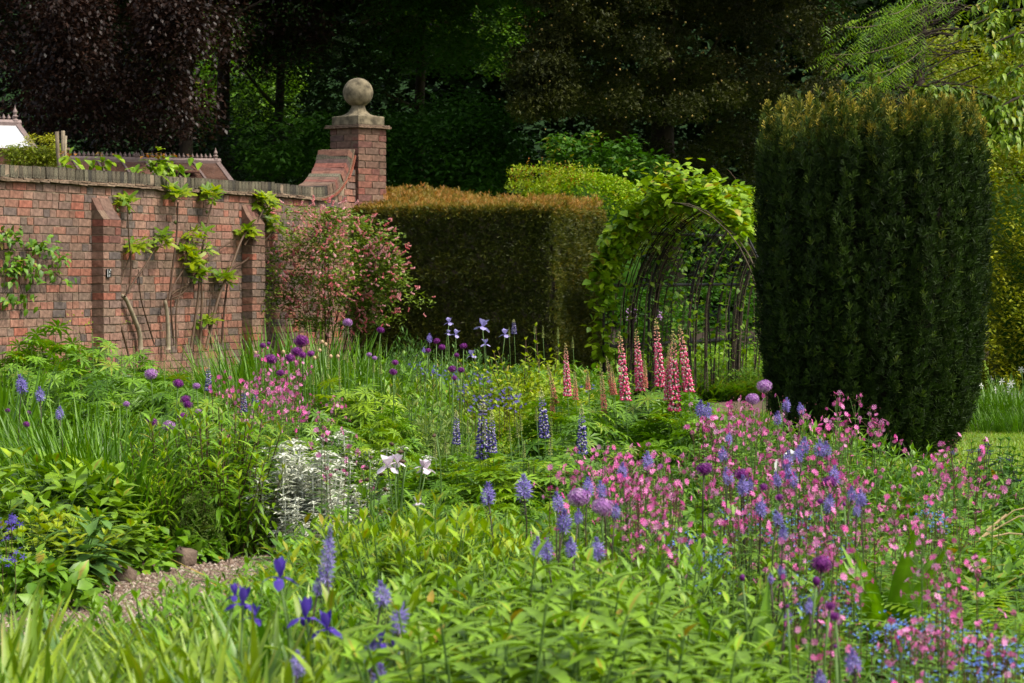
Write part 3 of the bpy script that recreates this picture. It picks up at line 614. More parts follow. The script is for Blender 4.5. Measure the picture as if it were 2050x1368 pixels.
for s_ in (0, 1.3, 2.6, 3.9, 5.2):
    ph = np.concatenate([np.linspace(-1.08, 0, 4), np.linspace(.12, PI - .12, 16), np.linspace(PI, PI + 1.08, 4)]); m = MB(); m.tube(tpt(np.full(len(ph), s_), ph), .014, 6); obj('iron_hoop', m.mesh('iron_hoop', 'iron_black'), arb)
for z_ in (.72,):
    for side in (0, 1):
        ph = (-(1.08 - z_)) if side == 0 else PI + 1.08 - z_
        m = MB(); m.tube(tpt(np.linspace(0, 5.2, 5), np.full(5, ph), .02), .024, 5); obj('iron_rail', m.mesh('iron_rail', 'iron_black'), arb)
for ph in (.26, .80, PI / 2, PI - .8, PI - .26):
    m = MB(); m.tube(tpt(np.linspace(0, 5.2, 5), np.full(5, ph), .012), .02, 5); obj('iron_rail', m.mesh('iron_rail', 'iron_black'), arb)
m = MB(); m.tube(tpt(np.full(6, 1.55), np.linspace(-1.08, .75, 6), .03), [.028, .027, .026, .025, .022, .02], 7); obj('gate_post', m.mesh('gate_post', 'bark_dark'), arb)
for i in range(108):
    side = 0 if i % 4 else 1; s0 = rnd(1, 0.0, 5.2)[0] if i > 6 else (.03, .06, .72, .78, .09, 1.3, 1.36)[i]; top = rnd(1, 1.2, 2.3)[0] if side == 0 else rnd(1, .8, 1.6)[0]; k = 14
    t = np.linspace(0, 1, k); ph = -1.10 + t * (1.10 + top); lean = R.normal(0, .35) + (.45 if i > 6 else .1); s = s0 + lean * t ** 1.4 + .03 * np.sin(t * 9 + i)
    if side: ph = PI - ph
    m = MB(); r0 = rnd(1, .0045, .011)[0] * (1.3 if i < 7 else 1); m.tube(tpt(s, ph, -.02 + R.normal(0, .012)), np.linspace(r0, r0 * .45, k), 5, 0, rnd(1)[0]); obj('trained_stem', m.mesh('trained_stem', 'bark_grey' if i % 2 == 0 else 'bark_dark'), arb)
LIME = leaf(W=.82, n=3, curve=.22, fold=.12, peak=.36)
def cloud(m, P, tpl, size, el=(-.6, .9), tint=(0, 1), mat=0, az=None, tbase=None):
    k = len(P); d = dirs(rnd(k, 0, 2 * PI) if az is None else az, rnd(k, *el)); m.scatter(tpl, frames(d, up=np.column_stack([R.normal(0, .35, (k, 2)), np.ones(k)]), scale=rnd(k, *size)), P, mat, rnd(k, *tint) if tbase is None else tbase)
m = MB()
def tun(k, s0, s1, p0, p1, d0, d1, size, tint): cloud(m, tpt(rnd(k, s0, s1), rnd(k, p0, p1), rnd(k, d0, d1)), LIME, size, tint=tint, el=(-.9, .6))
tun(1500, -.28, .30, .35, 2.4, -.08, .16, (.085, .14), (.2, 1)); tun(1100, .1, 1.9, .55, 2.3, .0, .22, (.085, .13), (.25, 1)); tun(110, -.28, .1, -.5, .5, -.12, .10, (.08, .12), (.1, .9)); tun(1000, .3, 5.2, .9, 2.6, .0, .20, (.07, .11), (.3, 1)); tun(220, -.25, .15, .1, .9, -.12, .12, (.07, .12), (.0, .8))
tun(800, .2, 5.3, -.7, 1.0, -.1, .08, (.055, .09), (0, .6)); tun(90, -.15, .4, -1.08, .3, -.10, .10, (.06, .10), (.1, .7)); tun(380, .2, 5.3, -1.05, -.3, -.05, .05, (.045, .075), (0, .5))
c0 = tpt(np.array([0.05]), np.array([1.5]), .16)[0]; cloud(m, c0 + R.normal(0, 1, (360, 3)) * np.array([.24, .2, .11]), LIME, (.08, .13), tint=(.3, 1))
obj('leaves', m.mesh('leaves', 'leaf_lime'), arb)
st = thing('bare_shoot', 'thin bare brown shoot sticking up above the tunnel roof', 'twig'); m = MB(); m.tube([at(1482, 392, 31.2), at(1472, 358, 31.2), at(1462, 345, 31.2), at(1455, 338, 31.2)], [.008, .006, .004, .002], 4); obj('stem', m.mesh('stem', 'stem_brown'), st)

# ================================================================== GREENHOUSES BEHIND THE WALL
def greenhouse(name, label, ridge_px, ridge_py, Y, az, L, run, drop, glass, nb, finials):
    g = thing(name, label, 'greenhouse'); p = at(ridge_px, ridge_py, Y); rd = np.array([-math.cos(az), -math.sin(az)]); lt = np.array([math.sin(az), -math.cos(az)])
    E = np.array([p.x, p.y]); zr = p.z
    def q(a, b, z): v = E + rd * a + lt * b; return np.array([v[0], v[1], z])
    base = zr - drop; zs = lambda b: zr - drop * abs(b) / run
    for i in range(nb):
        a0, a1 = i * L / nb, (i + 1) * L / nb
        for (b0, b1) in ((.03, run * .48), (run * .5, run)):
            mm = MB(); mm.add([q(a0 + .015, b0, zs(b0)), q(a1 - .015, b0, zs(b0)), q(a1 - .015, b1, zs(b1)), q(a0 + .015, b1, zs(b1))], [[0, 1, 2, 3]], 0, rnd(1)[0]); obj('glass_pane', mm.mesh('glass_pane', glass), g)
    mm = MB(); mm.add([q(0, -.02, zr - .02), q(L, -.02, zr - .02), q(L, -run, base), q(0, -run, base)], [[0, 1, 2, 3]], 0, .4); obj('rear_slope', mm.mesh('rear_slope', glass), g)
    for i in range(1, nb + 1):
        a = i * L / nb; mm = MB(); mm.tube([q(a, .02, zr), q(a, run, base + .02)], .02, 4); obj('rafter', mm.mesh('rafter', 'paint_mauve'), g)
    mm = MB(); mm.tube([q(-.02, 0, zr), q(-.02, run, base)], .042, 4); obj('gable_rafter', mm.mesh('gable_rafter', 'paint_mauve'), g)
    mm = MB(); mm.tube([q(-.06, 0, zr + .02), q(L, 0, zr + .02)], .05, 6); obj('ridge_beam', mm.mesh('ridge_beam', 'paint_mauve'), g)
    mm = MB(); mm.tube([q(0, run, base), q(L, run, base)], .05, 4); obj('eaves_gutter', mm.mesh('eaves_gutter', 'paint_mauve'), g)
    mm = MB()
    for i in range(int(L / .075)): mm.scatter(octa(.62), frames([[0, 0, 1.]], scale=.10), [q(.04 + i * .075, 0, zr + .05)])
    obj('ridge_cresting', mm.mesh('ridge_cresting', 'paint_mauve'), g)
    for fa, fh in finials:
        mm = MB(); mm.lathe([(.05, 0), (.05, .06), (.02, .1), (.045, .15), (.02, .19), (.035, .26), (.012, .34), (0, .44)], 8); mm.V[0] = mm.V[0] * np.array([1, 1, fh]) + q(fa, 0, zr + .03); obj('finial', mm.mesh('finial', 'paint_mauve'), g)
    mm = MB(); V = [q(a, b, z) for a in (.05, L) for b in (-run + .08, run - .08) for z in (0, base)]; mm.add(V, [[0, 1, 3, 2], [4, 6, 7, 5], [0, 4, 5, 1], [2, 3, 7, 6]], 0, .5); obj('low_wall', mm.mesh('low_wall', 'brick_purple'), g)
    return g, q, zs
g1, q1, z1 = greenhouse('greenhouse', 'white-glazed greenhouse roof with a spiked finial at the left edge', 33, 250, 38.0, math.radians(30), 3.2, 1.5, .78, 'glass_white', 6, [(.02, .58)])
m = MB(); v = [q1(.62, .16, z1(.16) + .05), q1(1.3, .16, z1(.16) + .05), q1(1.3, .6, z1(.6) + .14), q1(.62, .6, z1(.6) + .14)]; m.add(np.array(v), [[0, 1, 2, 3]], 0, .5); m.add(np.array(v) - [0, 0, .03], [[3, 2, 1, 0]]); m.tube([v[3], v[2]], .02, 4); m.tube([v[0], v[3]], .02, 4); obj('roof_vent', m.mesh('roof_vent', 'paint_mauve'), g1)
g2, q2, z2 = greenhouse('greenhouse', 'long low greenhouse with rusty brown glass and toothed ridge behind the wall', 434, 326, 44.0, math.radians(24), 3.6, 1.6, .72, 'glass_rust', 9, [(.02, .5), (1.35, .3)])
m = MB(); v = [q2(.5, .2, z2(.2) + .02), q2(1.0, .2, z2(.2) + .02), q2(1.0, .62, z2(.62) + .10), q2(.5, .62, z2(.62) + .10)]; m.add(np.array(v), [[0, 1, 2, 3]], 0, .9); m.tube([v[3], v[2]], .02, 4); m.tube([v[0], v[3]], .02, 4); obj('roof_vent', m.mesh('roof_vent', 'glass_rust'), g2)
bw = thing('low_brick_wall', 'low mauve brick wall standing in front of the white greenhouse', 'wall')
m = MB(); p0, p1 = at(-60, 322, 35.0), at(136, 322, 35.0)
for (za, zb_, hh) in ((0, at(0, 302, 35).z, .10), (at(0, 302, 35).z, at(0, 297, 35).z, .13)):
    mm = MB(); mm.box(((p0.x + p1.x) / 2, 35.0, (za + zb_) / 2), ((p1.x - p0.x) / 2 + (hh - .1), hh, (zb_ - za) / 2)); obj('wall_body' if hh < .12 else 'wall_coping', mm.mesh('wall', 'brick_purple' if hh < .12 else 'tile_clay'), bw)
for i, (xa, ya, xb, yb, r_, lb) in enumerate([(119, 335, 114, 264, .028, 'leftmost of three grey wooden stakes behind the wall'), (128, 335, 126, 262, .026, 'tallest of three grey wooden stakes behind the wall'), (131, 335, 131, 272, .022, 'shorter grey wooden stake right of the tallest')]):
    m = MB(); Y = 33.5; m.tube([at(xa + (xa - xb) * 1.2, ya + 84, Y), at(xa, ya, Y), at((xa + xb) / 2 - 1, (ya + yb) / 2, Y), at(xb, yb, Y)], r_, 6, 0, i / 2.); obj('wooden_stake', m.mesh('wooden_stake', 'stick'), label=lb, category='stake', group='stakes behind the wall')
# ================================================================== TREES AND SHRUBS
DIA = diamond(.55, .08); LF = leaf(W=.5, n=2, curve=.15, fold=.25, flat=False); LFF = leaf(W=.42, n=2, curve=.2, flat=True)
def clumps(m, C, rad, per, tpl, size, squash=.75, tint=(0, 1), el=(-.7, .7), mat=0, ctw=.55):
    C = np.asarray(C, float); k = len(C); idx = np.repeat(np.arange(k), per); n = len(idx)
    rad = np.broadcast_to(np.asarray(rad, float), (k,))
    off = nrm(R.normal(0, 1, (n, 3))) * (rnd(n) ** .45)[:, None] * rad[idx][:, None] * np.array([1, 1, squash])
    ct = rnd(k); t = tint[0] + (tint[1] - tint[0]) * np.clip(ct[idx] * ctw + rnd(n) * (1 - ctw), 0, 1)
    az = np.arctan2(off[:, 1], off[:, 0]) + R.normal(0, .9, n); d = dirs(az, rnd(n, *el))
    m.scatter(tpl, frames(d, up=np.column_stack([R.normal(0, .45, (n, 2)), np.ones(n)]), scale=rnd(n, *size)), C[idx] + off, mat, t)
def ell(k, c, r, shell=.55, zmin=None):
    d = nrm(R.normal(0, 1, (k, 3))) * (rnd(k, shell, 1.0) ** .6)[:, None] * np.array(r) + np.array(c)
    if zmin is not None: d[:, 2] = np.maximum(d[:, 2], zmin + rnd(k, 0, .2))
    return d
def box_pts(k, px0, px1, py0, py1, Y0, Y1):
    Y = rnd(k, Y0, Y1); return np.column_stack([(rnd(k, px0, px1) - 1025) / F * Y, Y, CAMZ - (rnd(k, py0, py1) - 555) / F * Y])
def trunk(name, px, Y, r, h, parent, mat='bark_dark', lean=0.0, limbs=5, py=700):
    x = gx(px, Y); m = MB(); t = np.linspace(0, 1, 9)
    P = np.column_stack([x + lean * t + .04 * np.sin(t * 9), np.full(9, Y), h * t]); m.tube(P, r * (1.25 * np.exp(-t * 9) + 1 - .55 * t), 10)
    for i in range(limbs):
        z0 = h * rnd(1, .35, .95)[0]; a = rnd(1, 0, 6.28)[0]; q = np.linspace(0, 1, 6); L = rnd(1, 1.2, 2.8)[0]
        m.tube(np.column_stack([x + lean * z0 / h + np.cos(a) * L * q, Y + np.sin(a) * L * q, z0 + L * .45 * q ** 1.3]), r * .32 * (1 - .8 * q), 6)
    return obj(name, m.mesh(name, mat), parent)
def tree(name, label, group=None): return thing(name, label, 'tree', group=group)

# --- dark slope added to close sky gaps, with woodland at the back: one mass nobody could count
hg = np.array([[x, y, max(0, (y - 92) * .55) + 1.5 * math.sin(x * .09) * (y > 95)] for y in range(88, 200, 7) for x in range(-160, 161, 10)]); nx_ = 33; ny_ = len(hg) // nx_
m = MB(); m.add(hg, [[r_ * nx_ + c_, r_ * nx_ + c_ + 1, (r_ + 1) * nx_ + c_ + 1, (r_ + 1) * nx_ + c_] for r_ in range(ny_ - 1) for c_ in range(nx_ - 1)], 0, .5); obj('backdrop_slope', m.mesh('backdrop_slope', 'leaf_deep'), kind='structure')
m = MB(); clumps(m, box_pts(1900, -900, 2900, -260, 690, 78, 92), 1.2, 50, DIA, (.26, .50), tint=(0, .8))
clumps(m, np.column_stack([rnd(360, -17, 19), rnd(360, 76, 94), rnd(360, 0, 6)]), 1.5, 50, DIA, (.25, .45), tint=(0, .5))
clumps(m, np.column_stack([rnd(420, -22, 22), rnd(420, 72, 96), rnd(420, 8, 18)]), 2.2, 26, DIA, (.6, 1.1), tint=(0, .5))
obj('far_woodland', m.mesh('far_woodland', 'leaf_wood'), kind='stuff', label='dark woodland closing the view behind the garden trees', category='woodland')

def bigtree(name, label, tpx, Y, tr, crown_C, rad, per, tpl, size, mat, tint=(0, 1), top=None, tmat='bark_dark', lean=0, el=(-.7, .7), th=7, group=None, squash=.75, limbs=5):
    t = tree(name, label, group); m = MB(); clumps(m, crown_C, rad, per, tpl, size, tint=tint, el=el, squash=squash)
    if top is not None: clumps(m, top, 1.0, 34, DIA, (.35, .6), tint=tint)
    obj('crown', m.mesh('crown', mat), t)
    if tpx is not None: trunk('trunk', tpx, Y, tr, th, t, tmat, lean, limbs)
    return t
def shade_canopy(k, X0, X1, Y0, Y1, z0, z1): return np.column_stack([rnd(k, X0, X1), rnd(k, Y0, Y1), rnd(k, z0, z1)])  # coarse crown clumps above the view, put there to shade the trees below

# copper beech on the left with its trunk at 375
C = np.vstack([box_pts(150, -150, 470, -60, 180, 44, 52), box_pts(70, -150, 330, 120, 300, 45, 53), box_pts(70, 60, 420, 170, 255, 43, 45), box_pts(60, 80, 200, -30, 170, 42.5, 44), box_pts(60, 300, 400, 0, 110, 42.5, 44)])
bigtree('copper_beech', 'dark purple copper beech drooping over the greenhouse roofs', 376, 50.0, .17, C, .42, 100, DIA, (.07, .11), 'leaf_beech', top=shade_canopy(220, -14, -4, 44, 54, 7, 13), el=(-1.2, .1), squash=.9, th=9)
C = np.vstack([box_pts(60, 330, 700, -80, 60, 50, 56), box_pts(60, 505, 640, 10, 130, 50, 56)])
bigtree('copper_beech', 'second purple-leaved beech whose straight dark trunk stands before bright leaves', 451, 55.0, .20, C, .45, 90, DIA, (.08, .12), 'leaf_beech', top=shade_canopy(160, -7, 0, 50, 60, 7.4, 14), el=(-1.2, .1), th=9)
# bright leaves seen between the trunks
bigtree('young_maple', 'bright green leaves glowing between the two beech trunks', 430, 72, .1, box_pts(80, 395, 590, 10, 240, 68, 74), .5, 60, LFF, (.16, .26), 'leaf_mid', tint=(0, 1), th=5)
# dark evergreens
C = np.vstack([box_pts(170, 470, 800, 20, 400, 49, 56), box_pts(60, 380, 560, 230, 420, 50, 56)])
bigtree('holly_tree', 'almost black holly tree filling the space left of the stone ball', 560, 54, .16, C, .5, 110, LFF, (.06, .11), 'leaf_deep', tint=(0, 1), top=shade_canopy(150, -5, -1, 50, 58, 7.2, 12))
C = np.vstack([box_pts(40, 490, 680, 245, 350, 47, 48.5)])
bigtree('laurel_shrub', 'dim green laurel leaves low behind the sweep of the wall coping', None, 48, .1, C, .35, 90, LFF, (.10, .15), 'leaf_dark', tint=(0, .8))
# rounded dark green tree right of the ball with its trunk at 840
C = np.vstack([ell(120, at(900, 300, 49), (1.25, 1.2, 1.0), .7), box_pts(100, 760, 1080, -60, 140, 51, 58), box_pts(50, 770, 1000, 220, 420, 47, 52)])
bigtree('sycamore', 'mid green sycamore with a dark ivy-clad trunk right of the stone ball', 842, 56.0, .17, C, .42, 110, LFF, (.09, .15), 'leaf_dark', tint=(0, .75), top=shade_canopy(170, -3, 1.5, 50, 60, 7.3, 13), th=8)
bigtree('lime_tree', 'sunlit pale leaves high up in a gap of the dark trees', None, 66, .1, np.vstack([box_pts(34, 900, 1040, -20, 90, 63, 67), box_pts(16, 960, 1060, 80, 140, 63, 67), box_pts(22, 800, 900, -20, 60, 62, 66)]), .4, 50, LFF, (.14, .22), 'leaf_mid', tint=(0, 1))
# big dark yew with gold cones
C = np.vstack([box_pts(240, 1070, 1680, -80, 230, 44, 51), box_pts(80, 1200, 1650, 200, 400, 46, 52), box_pts(50, 1040, 1130, 100, 220, 44, 46)])
ty = bigtree('old_yew', 'huge brownish black yew dotted with tiny gold flower buds', 1330, 50, .3, C, .36, 150, merge([xf(LFF, frames([[math.sin(a) * .6, .8, math.cos(a) * .6]])[0] * .6) for a in (0, 2.1, 4.2)]), (.09, .15), 'leaf_oldyew', tint=(0, 1), top=shade_canopy(300, 0, 7, 44, 54, 7, 13), th=8)
m = MB(); k = 900; P = C[R.integers(0, 240, k)] + R.normal(0, .3, (k, 3)); P[:, 1] -= rnd(k, .2, .6); m.scatter(octa(.8), frames(dirs(rnd(k, 0, 6.28), rnd(k, .2, 1.5)), scale=rnd(k, .03, .055)), P, tint=rnd(k))
P = C[R.integers(240, 370, 160)] + R.normal(0, .3, (160, 3)); m.scatter(octa(.8), frames(dirs(rnd(160, 0, 6.28), rnd(160, .2, 1.5)), scale=rnd(160, .02, .035)), P, tint=rnd(160)); obj('flower_buds', m.mesh('flower_buds', 'cone_gold'), ty)
# dark conifer right with bare black boughs
C = box_pts(80, 1640, 1860, -60, 360, 42, 47)
td = bigtree('dark_conifer', 'black-boughed conifer with open layered branches behind the irish yew', 1840, 46, .16, C, .3, 60, LFF, (.06, .1), 'leaf_deep', th=8)
m = MB()
for i in range(46):
    p = at(rnd(1, 1700, 1800)[0], rnd(1, 20, 330)[0], 44.5); q = at(rnd(1, 1880, 1985)[0], 0, 43.5); t = np.linspace(0, 1, 7); L = q.x - p.x; z0 = p.z + rnd(1, -.3, .5)[0]
    m.tube(np.column_stack([q.x - L * t - .0, 44.5 - t * rnd(1, 0, 1)[0], z0 - .35 * t + .12 * np.sin(t * 5 + i)]), .014 * (1 - .6 * t), 4)
    for j in range(9):
        a = t[1 + j % 5]; b0 = np.array([q.x - L * a, 44.3, z0 - .35 * a + .12 * math.sin(a * 5 + i)]); m.tube([b0, b0 + [-.14, 0, -.10 + .14 * (j % 2)], b0 + [-.3, 0, -.2 + .22 * (j % 2)]], .006, 3, cap=False)
obj('boughs', m.mesh('boughs', 'bark_dark'), td)
bigtree('field_maple', 'yellow-green maple seen through the black boughs at top right', None, 58, .1, np.vstack([box_pts(170, 1820, 2120, 60, 330, 54, 58), box_pts(40, 1700, 1900, 200, 420, 54, 58)]), .42, 60, LFF, (.10, .17), 'leaf_gold', tint=(.1, .9))
bigtree('hazel_shrub', 'bright green shrub layer far behind the irish yew', None, 60, .1, box_pts(60, 1860, 2100, 140, 420, 60, 64), .6, 60, LFF, (.14, .2), 'leaf_lime', tint=(0, .6))
# pinnate branches
PIN = merge([xf(leaf(W=.46, n=1, curve=.15, flat=True, tip=.2), frames([[s * .8, .5, -.25]])[0] * (.40 * (1 - .4 * abs(j - 3) / 4)), (0, .14 + .12 * j, -.05 * j * j * .12)) for j in range(0, 7, 2) for s in (-1, 1)] + [xf(leaf(W=.34, n=1, flat=True, tip=.2), frames([[0, 1, -.4]])[0] * .3, (0, .95, -.2))])
tw = tree('wisteria_branches', 'light green feathery-leaved branches hanging in front of dark trees at upper right')
m = MB(); mb2 = MB()
for (ax, ay, bx, by, n) in [(1860, 10, 1690, 55, 110), (1860, 60, 1665, 110, 120), (1870, 80, 1740, 150, 90), (1800, 130, 1715, 165, 44), (1850, -30, 1780, 30, 90), (1960, -30, 1870, 5, 26), (1980, -10, 1925, 10, 12)]:
    A, B = np.array(at(ax, ay, 34.5)), np.array(at(bx, by, 33.5)); t = rnd(n, 0, 1); sag = -.10 * np.sin(t * PI)
    P = A + (B - A) * t[:, None] + R.normal(0, .10, (n, 3)) * np.array([1.2, .8, .9]); P[:, 2] += sag
    m.scatter(PIN, frames(dirs(PI + R.normal(0, .9, n), rnd(n, -.75, .1)), scale=rnd(n, .17, .26)), P, tint=rnd(n, .1, .8)); tt = np.linspace(0, 1, 6)
    mb2.tube(A + (B - A) * tt[:, None] + np.column_stack([0 * tt, 0 * tt, -.1 * np.sin(tt * PI)]), .007 * (1 - .6 * tt) + .002, 4)
obj('leaves', m.mesh('leaves', 'leaf_lime'), tw); obj('branches', mb2.mesh('branches', 'bark_grey'), tw)
# cherry tree reaching in from the right
CHL = leaf(W=.46, n=3, curve=.5, fold=.25, peak=.42); tc_ = tree('cherry_tree', 'leafy cherry boughs with drooping pointed leaves reaching in from the right')
m = MB(); mb2 = MB()
for (ax, ay, bx, by, n, sp) in [(2100, 262, 1838, 172, 620, .065), (2140, 45, 1950, 50, 460, .10), (2130, -10, 1960, 10, 330, .10), (2140, 95, 1985, 90, 300, .09), (2140, 250, 1950, 245, 760, .12), (2130, 150, 2010, 155, 240, .08), (2120, 290, 1970, 280, 460, .09), (2120, 215, 1990, 225, 330, .08)]:
    A, B = np.array(at(ax, ay, 23.6)), np.array(at(bx, by, 22.9)); nt_ = n // 8; t = rnd(nt_, 0, 1) ** .8; T0 = A + (B - A) * t[:, None]; T0[:, 2] += .12 * np.sin(t * PI); az_ = PI + R.normal(0, 1.1, nt_); L_ = rnd(nt_, .6, 1.6) * sp * 1.6; tw_ = rnd(n, .1, 1); ti_ = R.integers(0, nt_, n); P = T0[ti_] + dirs(az_[ti_], np.full(n, .25)) * (L_[ti_] * tw_)[:, None]; P[:, 2] -= .9 * L_[ti_] * tw_ ** 2; P += R.normal(0, .012, P.shape)
    m.scatter(CHL, frames(dirs(az_[ti_] + R.normal(0, .8, n), rnd(n, -1.0, .2)), scale=rnd(n, .06, .095)), P, tint=rnd(n)); tt = np.linspace(0, 1, 8)
    mb2.tube(A + (B - A) * tt[:, None] + np.column_stack([0 * tt, 0 * tt, .12 * np.sin(tt * PI)]), .02 * (1 - .8 * tt) + .003, 5)
clumps(m, np.column_stack([rnd(30, 5.4, 8), rnd(30, 22, 26), rnd(30, 2.8, 5.5)]), .6, 26, LFF, (.12, .2), tint=(0, .6))
obj('leaves', m.mesh('leaves', 'leaf_pale'), tc_); obj('branches', mb2.mesh('branches', 'bark_dark'), tc_)
trunk('trunk', 2300, 24, .14, 3.6, tc_, limbs=0)
# gold-green beech hedge right edge
gh = thing('beech_hedge', 'tall golden green beech hedge behind the yew at the right edge', 'hedge'); m = MB()
k = 22000; P = np.column_stack([5.2 + 3 * rnd(k) ** 1.5, np.zeros(k), rnd(k, .2, 3.0)]); P[:, 1] = 29.9 + .16 * np.sin(P[:, 2] * 7 + P[:, 0] * 4) * np.cos(P[:, 0] * 9) + R.normal(0, .07, k); e_ = rnd(k) < .2; P[e_, 0] = 5.15 + R.normal(0, .07, e_.sum()) + .1 * np.sin(P[e_, 2] * 6); P[e_, 1] = rnd(e_.sum(), 29.9, 31.2)
cloud(m, P, LF, (.045, .075), el=(-.6, .9), tbase=np.clip(.15 + rnd(k) * .6 + .35 * np.sin(P[:, 2] * 6 + P[:, 0] * 5) ** 2 * rnd(k), 0, 1)); obj('leaves', m.mesh('leaves', 'leaf_gold'), gh)
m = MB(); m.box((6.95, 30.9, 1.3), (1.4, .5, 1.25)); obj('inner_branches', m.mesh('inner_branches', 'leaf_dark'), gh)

# clipped yellow-green dome beyond the hedge
dm = thing('clipped_dome_shrub', 'rounded yellow-green clipped shrub rising behind the orange-topped hedge', 'shrub'); m = MB()
c = at(1170, 440, 40); k = 8500; d = nrm(R.normal(0, 1, (k, 3))); d[:, 2] = np.abs(d[:, 2]); r = np.array([.92, .9, .66]); P = np.array(c) + np.sign(d) * np.abs(d) ** .8 * r * rnd(k, .93, 1.03)[:, None]
cloud(m, P, LF, (.05, .08), tint=(.2, 1)); obj('clipped_leaves', m.mesh('clipped_leaves', 'leaf_lime'), dm)
m = MB(); cc = np.vstack([box_pts(46, 1025, 1120, 335, 420, 38.8, 39.4), box_pts(12, 1090, 1200, 335, 360, 38.9, 39.6)]); clumps(m, cc, .12, 44, LF, (.035, .06), tint=(.2, 1), el=(-.2, 1.3)); obj('loose_shoots', m.mesh('loose_shoots', 'leaf_yellow'), dm)
m = MB(); 
for i in range(46):
    b = np.array(at(rnd(1, 1020, 1190)[0], rnd(1, 345, 385)[0], 39)); hh = rnd(1, .08, .24)[0]; z = np.linspace(0, 1, 7); m.scatter(LF, frames(dirs(z * 14, np.full(7, .6)), scale=.04), b + np.column_stack([.03 * z, 0 * z, hh * z]), tint=rnd(7, .3, 1))
obj('red_tips', m.mesh('red_tips', 'leaf_red'), dm)
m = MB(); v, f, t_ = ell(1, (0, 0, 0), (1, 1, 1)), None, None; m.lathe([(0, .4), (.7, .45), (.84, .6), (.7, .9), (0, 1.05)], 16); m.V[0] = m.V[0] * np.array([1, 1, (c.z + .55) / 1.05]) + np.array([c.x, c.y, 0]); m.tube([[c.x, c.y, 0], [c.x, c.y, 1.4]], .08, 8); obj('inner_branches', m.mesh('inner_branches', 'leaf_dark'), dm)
bigtree('maple_shrub', 'dim green broad-leaved shrub just above the clipped dome', None, 43, .1, np.vstack([box_pts(40, 1100, 1270, 280, 350, 42.5, 43.5), box_pts(24, 1150, 1340, 320, 400, 42.5, 43.5)]), .22, 40, LF, (.10, .15), 'leaf_dark', tint=(.3, 1))
bigtree('background_shrub', 'leafy green shrub glimpsed through the tunnel stems', None, 40, .1, np.vstack([box_pts(90, 1180, 1560, 560, 720, 40, 44), box_pts(60, 1180, 1560, 400, 600, 44, 48)]), .28, 60, LF, (.07, .12), 'leaf_dark', tint=(0, .8))
bigtree('foxglove_border', 'green border with a few magenta flower dots seen through the tunnel mouth', None, 37, .1, box_pts(50, 1190, 1540, 700, 760, 36, 38), .16, 50, LF, (.05, .09), 'leaf_lime', tint=(0, .7))
m = MB(); P = np.vstack([box_pts(50, 1255, 1275, 620, 645, 38.9, 39.2), box_pts(14, 1318, 1326, 622, 640, 38.9, 39.1)]); m.scatter(octa(.8), frames(dirs(rnd(64, 0, 6.28), rnd(64, -1, 1)), scale=.035), P, tint=rnd(64)); obj('foxglove_flowers', m.mesh('foxglove_flowers', 'petal_allium_lilac'), bpy.data.objects['foxglove_border'])

# golden shrub by the stakes
bs = thing('bamboo_shrub', 'thin golden and green shrub growing against the low mauve wall', 'shrub'); m = MB()
clumps(m, np.vstack([box_pts(70, 20, 125, 300, 332, 33.8, 34.4)]), .14, 60, LFF, (.035, .06), tint=(0, .7)); clumps(m, np.vstack([box_pts(13, 82, 112, 272, 300, 33.8, 34.2), box_pts(7, 58, 66, 262, 295, 33.8, 34.2), box_pts(6, 112, 128, 285, 300, 33.8, 34.2)]), .07, 26, LFF, (.03, .05), tint=(.6, 1))
obj('leaves', m.mesh('leaves', 'leaf_gold'), bs)
# sprouting vine leaves over the coping
VL = leaf(W=.62, n=3, curve=.35, fold=.2, peak=.4)
def wallvine(label, cx, cy, Yp, n, sx, sy, red):
    t = thing('vine_shoot', label, 'vine shoot', group='leafy shoots behind the wall coping'); m = MB(); c = np.array(at(cx, cy, Yp)); P = c + R.normal(0, 1, (n, 3)) * np.array([sx, .06, sy])
    m.scatter(VL, frames(dirs(rnd(n, 0, 6.28), rnd(n, -.9, .5)), scale=rnd(n, .09, .15)), P, tint=rnd(n, .2, .8)); obj('leaves', m.mesh('leaves', 'leaf_lime'), t)
    m = MB(); k = red; P = c + np.column_stack([R.normal(0, sx, k), R.normal(0, .04, k), np.full(k, sy * 1.6)]) + R.normal(0, .02, (k, 3)); m.scatter(VL, frames(dirs(rnd(k, 0, 6.28), rnd(k, -.4, .5)), scale=.06), P, tint=rnd(k, .4, .8)); obj('red_tips', m.mesh('red_tips', 'leaf_red'), t, kind='stuff')
    m = MB(); m.tube([c + [.02, 0, -.45], c + [.0, 0, -.1], c + [-.02, 0, sy * 1.5]], .006, 4); obj('stem', m.mesh('stem', 'stem_brown'), t)
wallvine('small yellow-green vine shoot beside the wooden stakes', 133, 326, 26.6, 14, .04, .06, 6); wallvine('vine shoot with three rounded leaves in front of the long greenhouse', 206, 326, 27.2, 18, .08, .06, 4); wallvine('bushy vine shoots with red tips over the middle of the coping', 322, 332, 28.2, 80, .14, .065, 24)

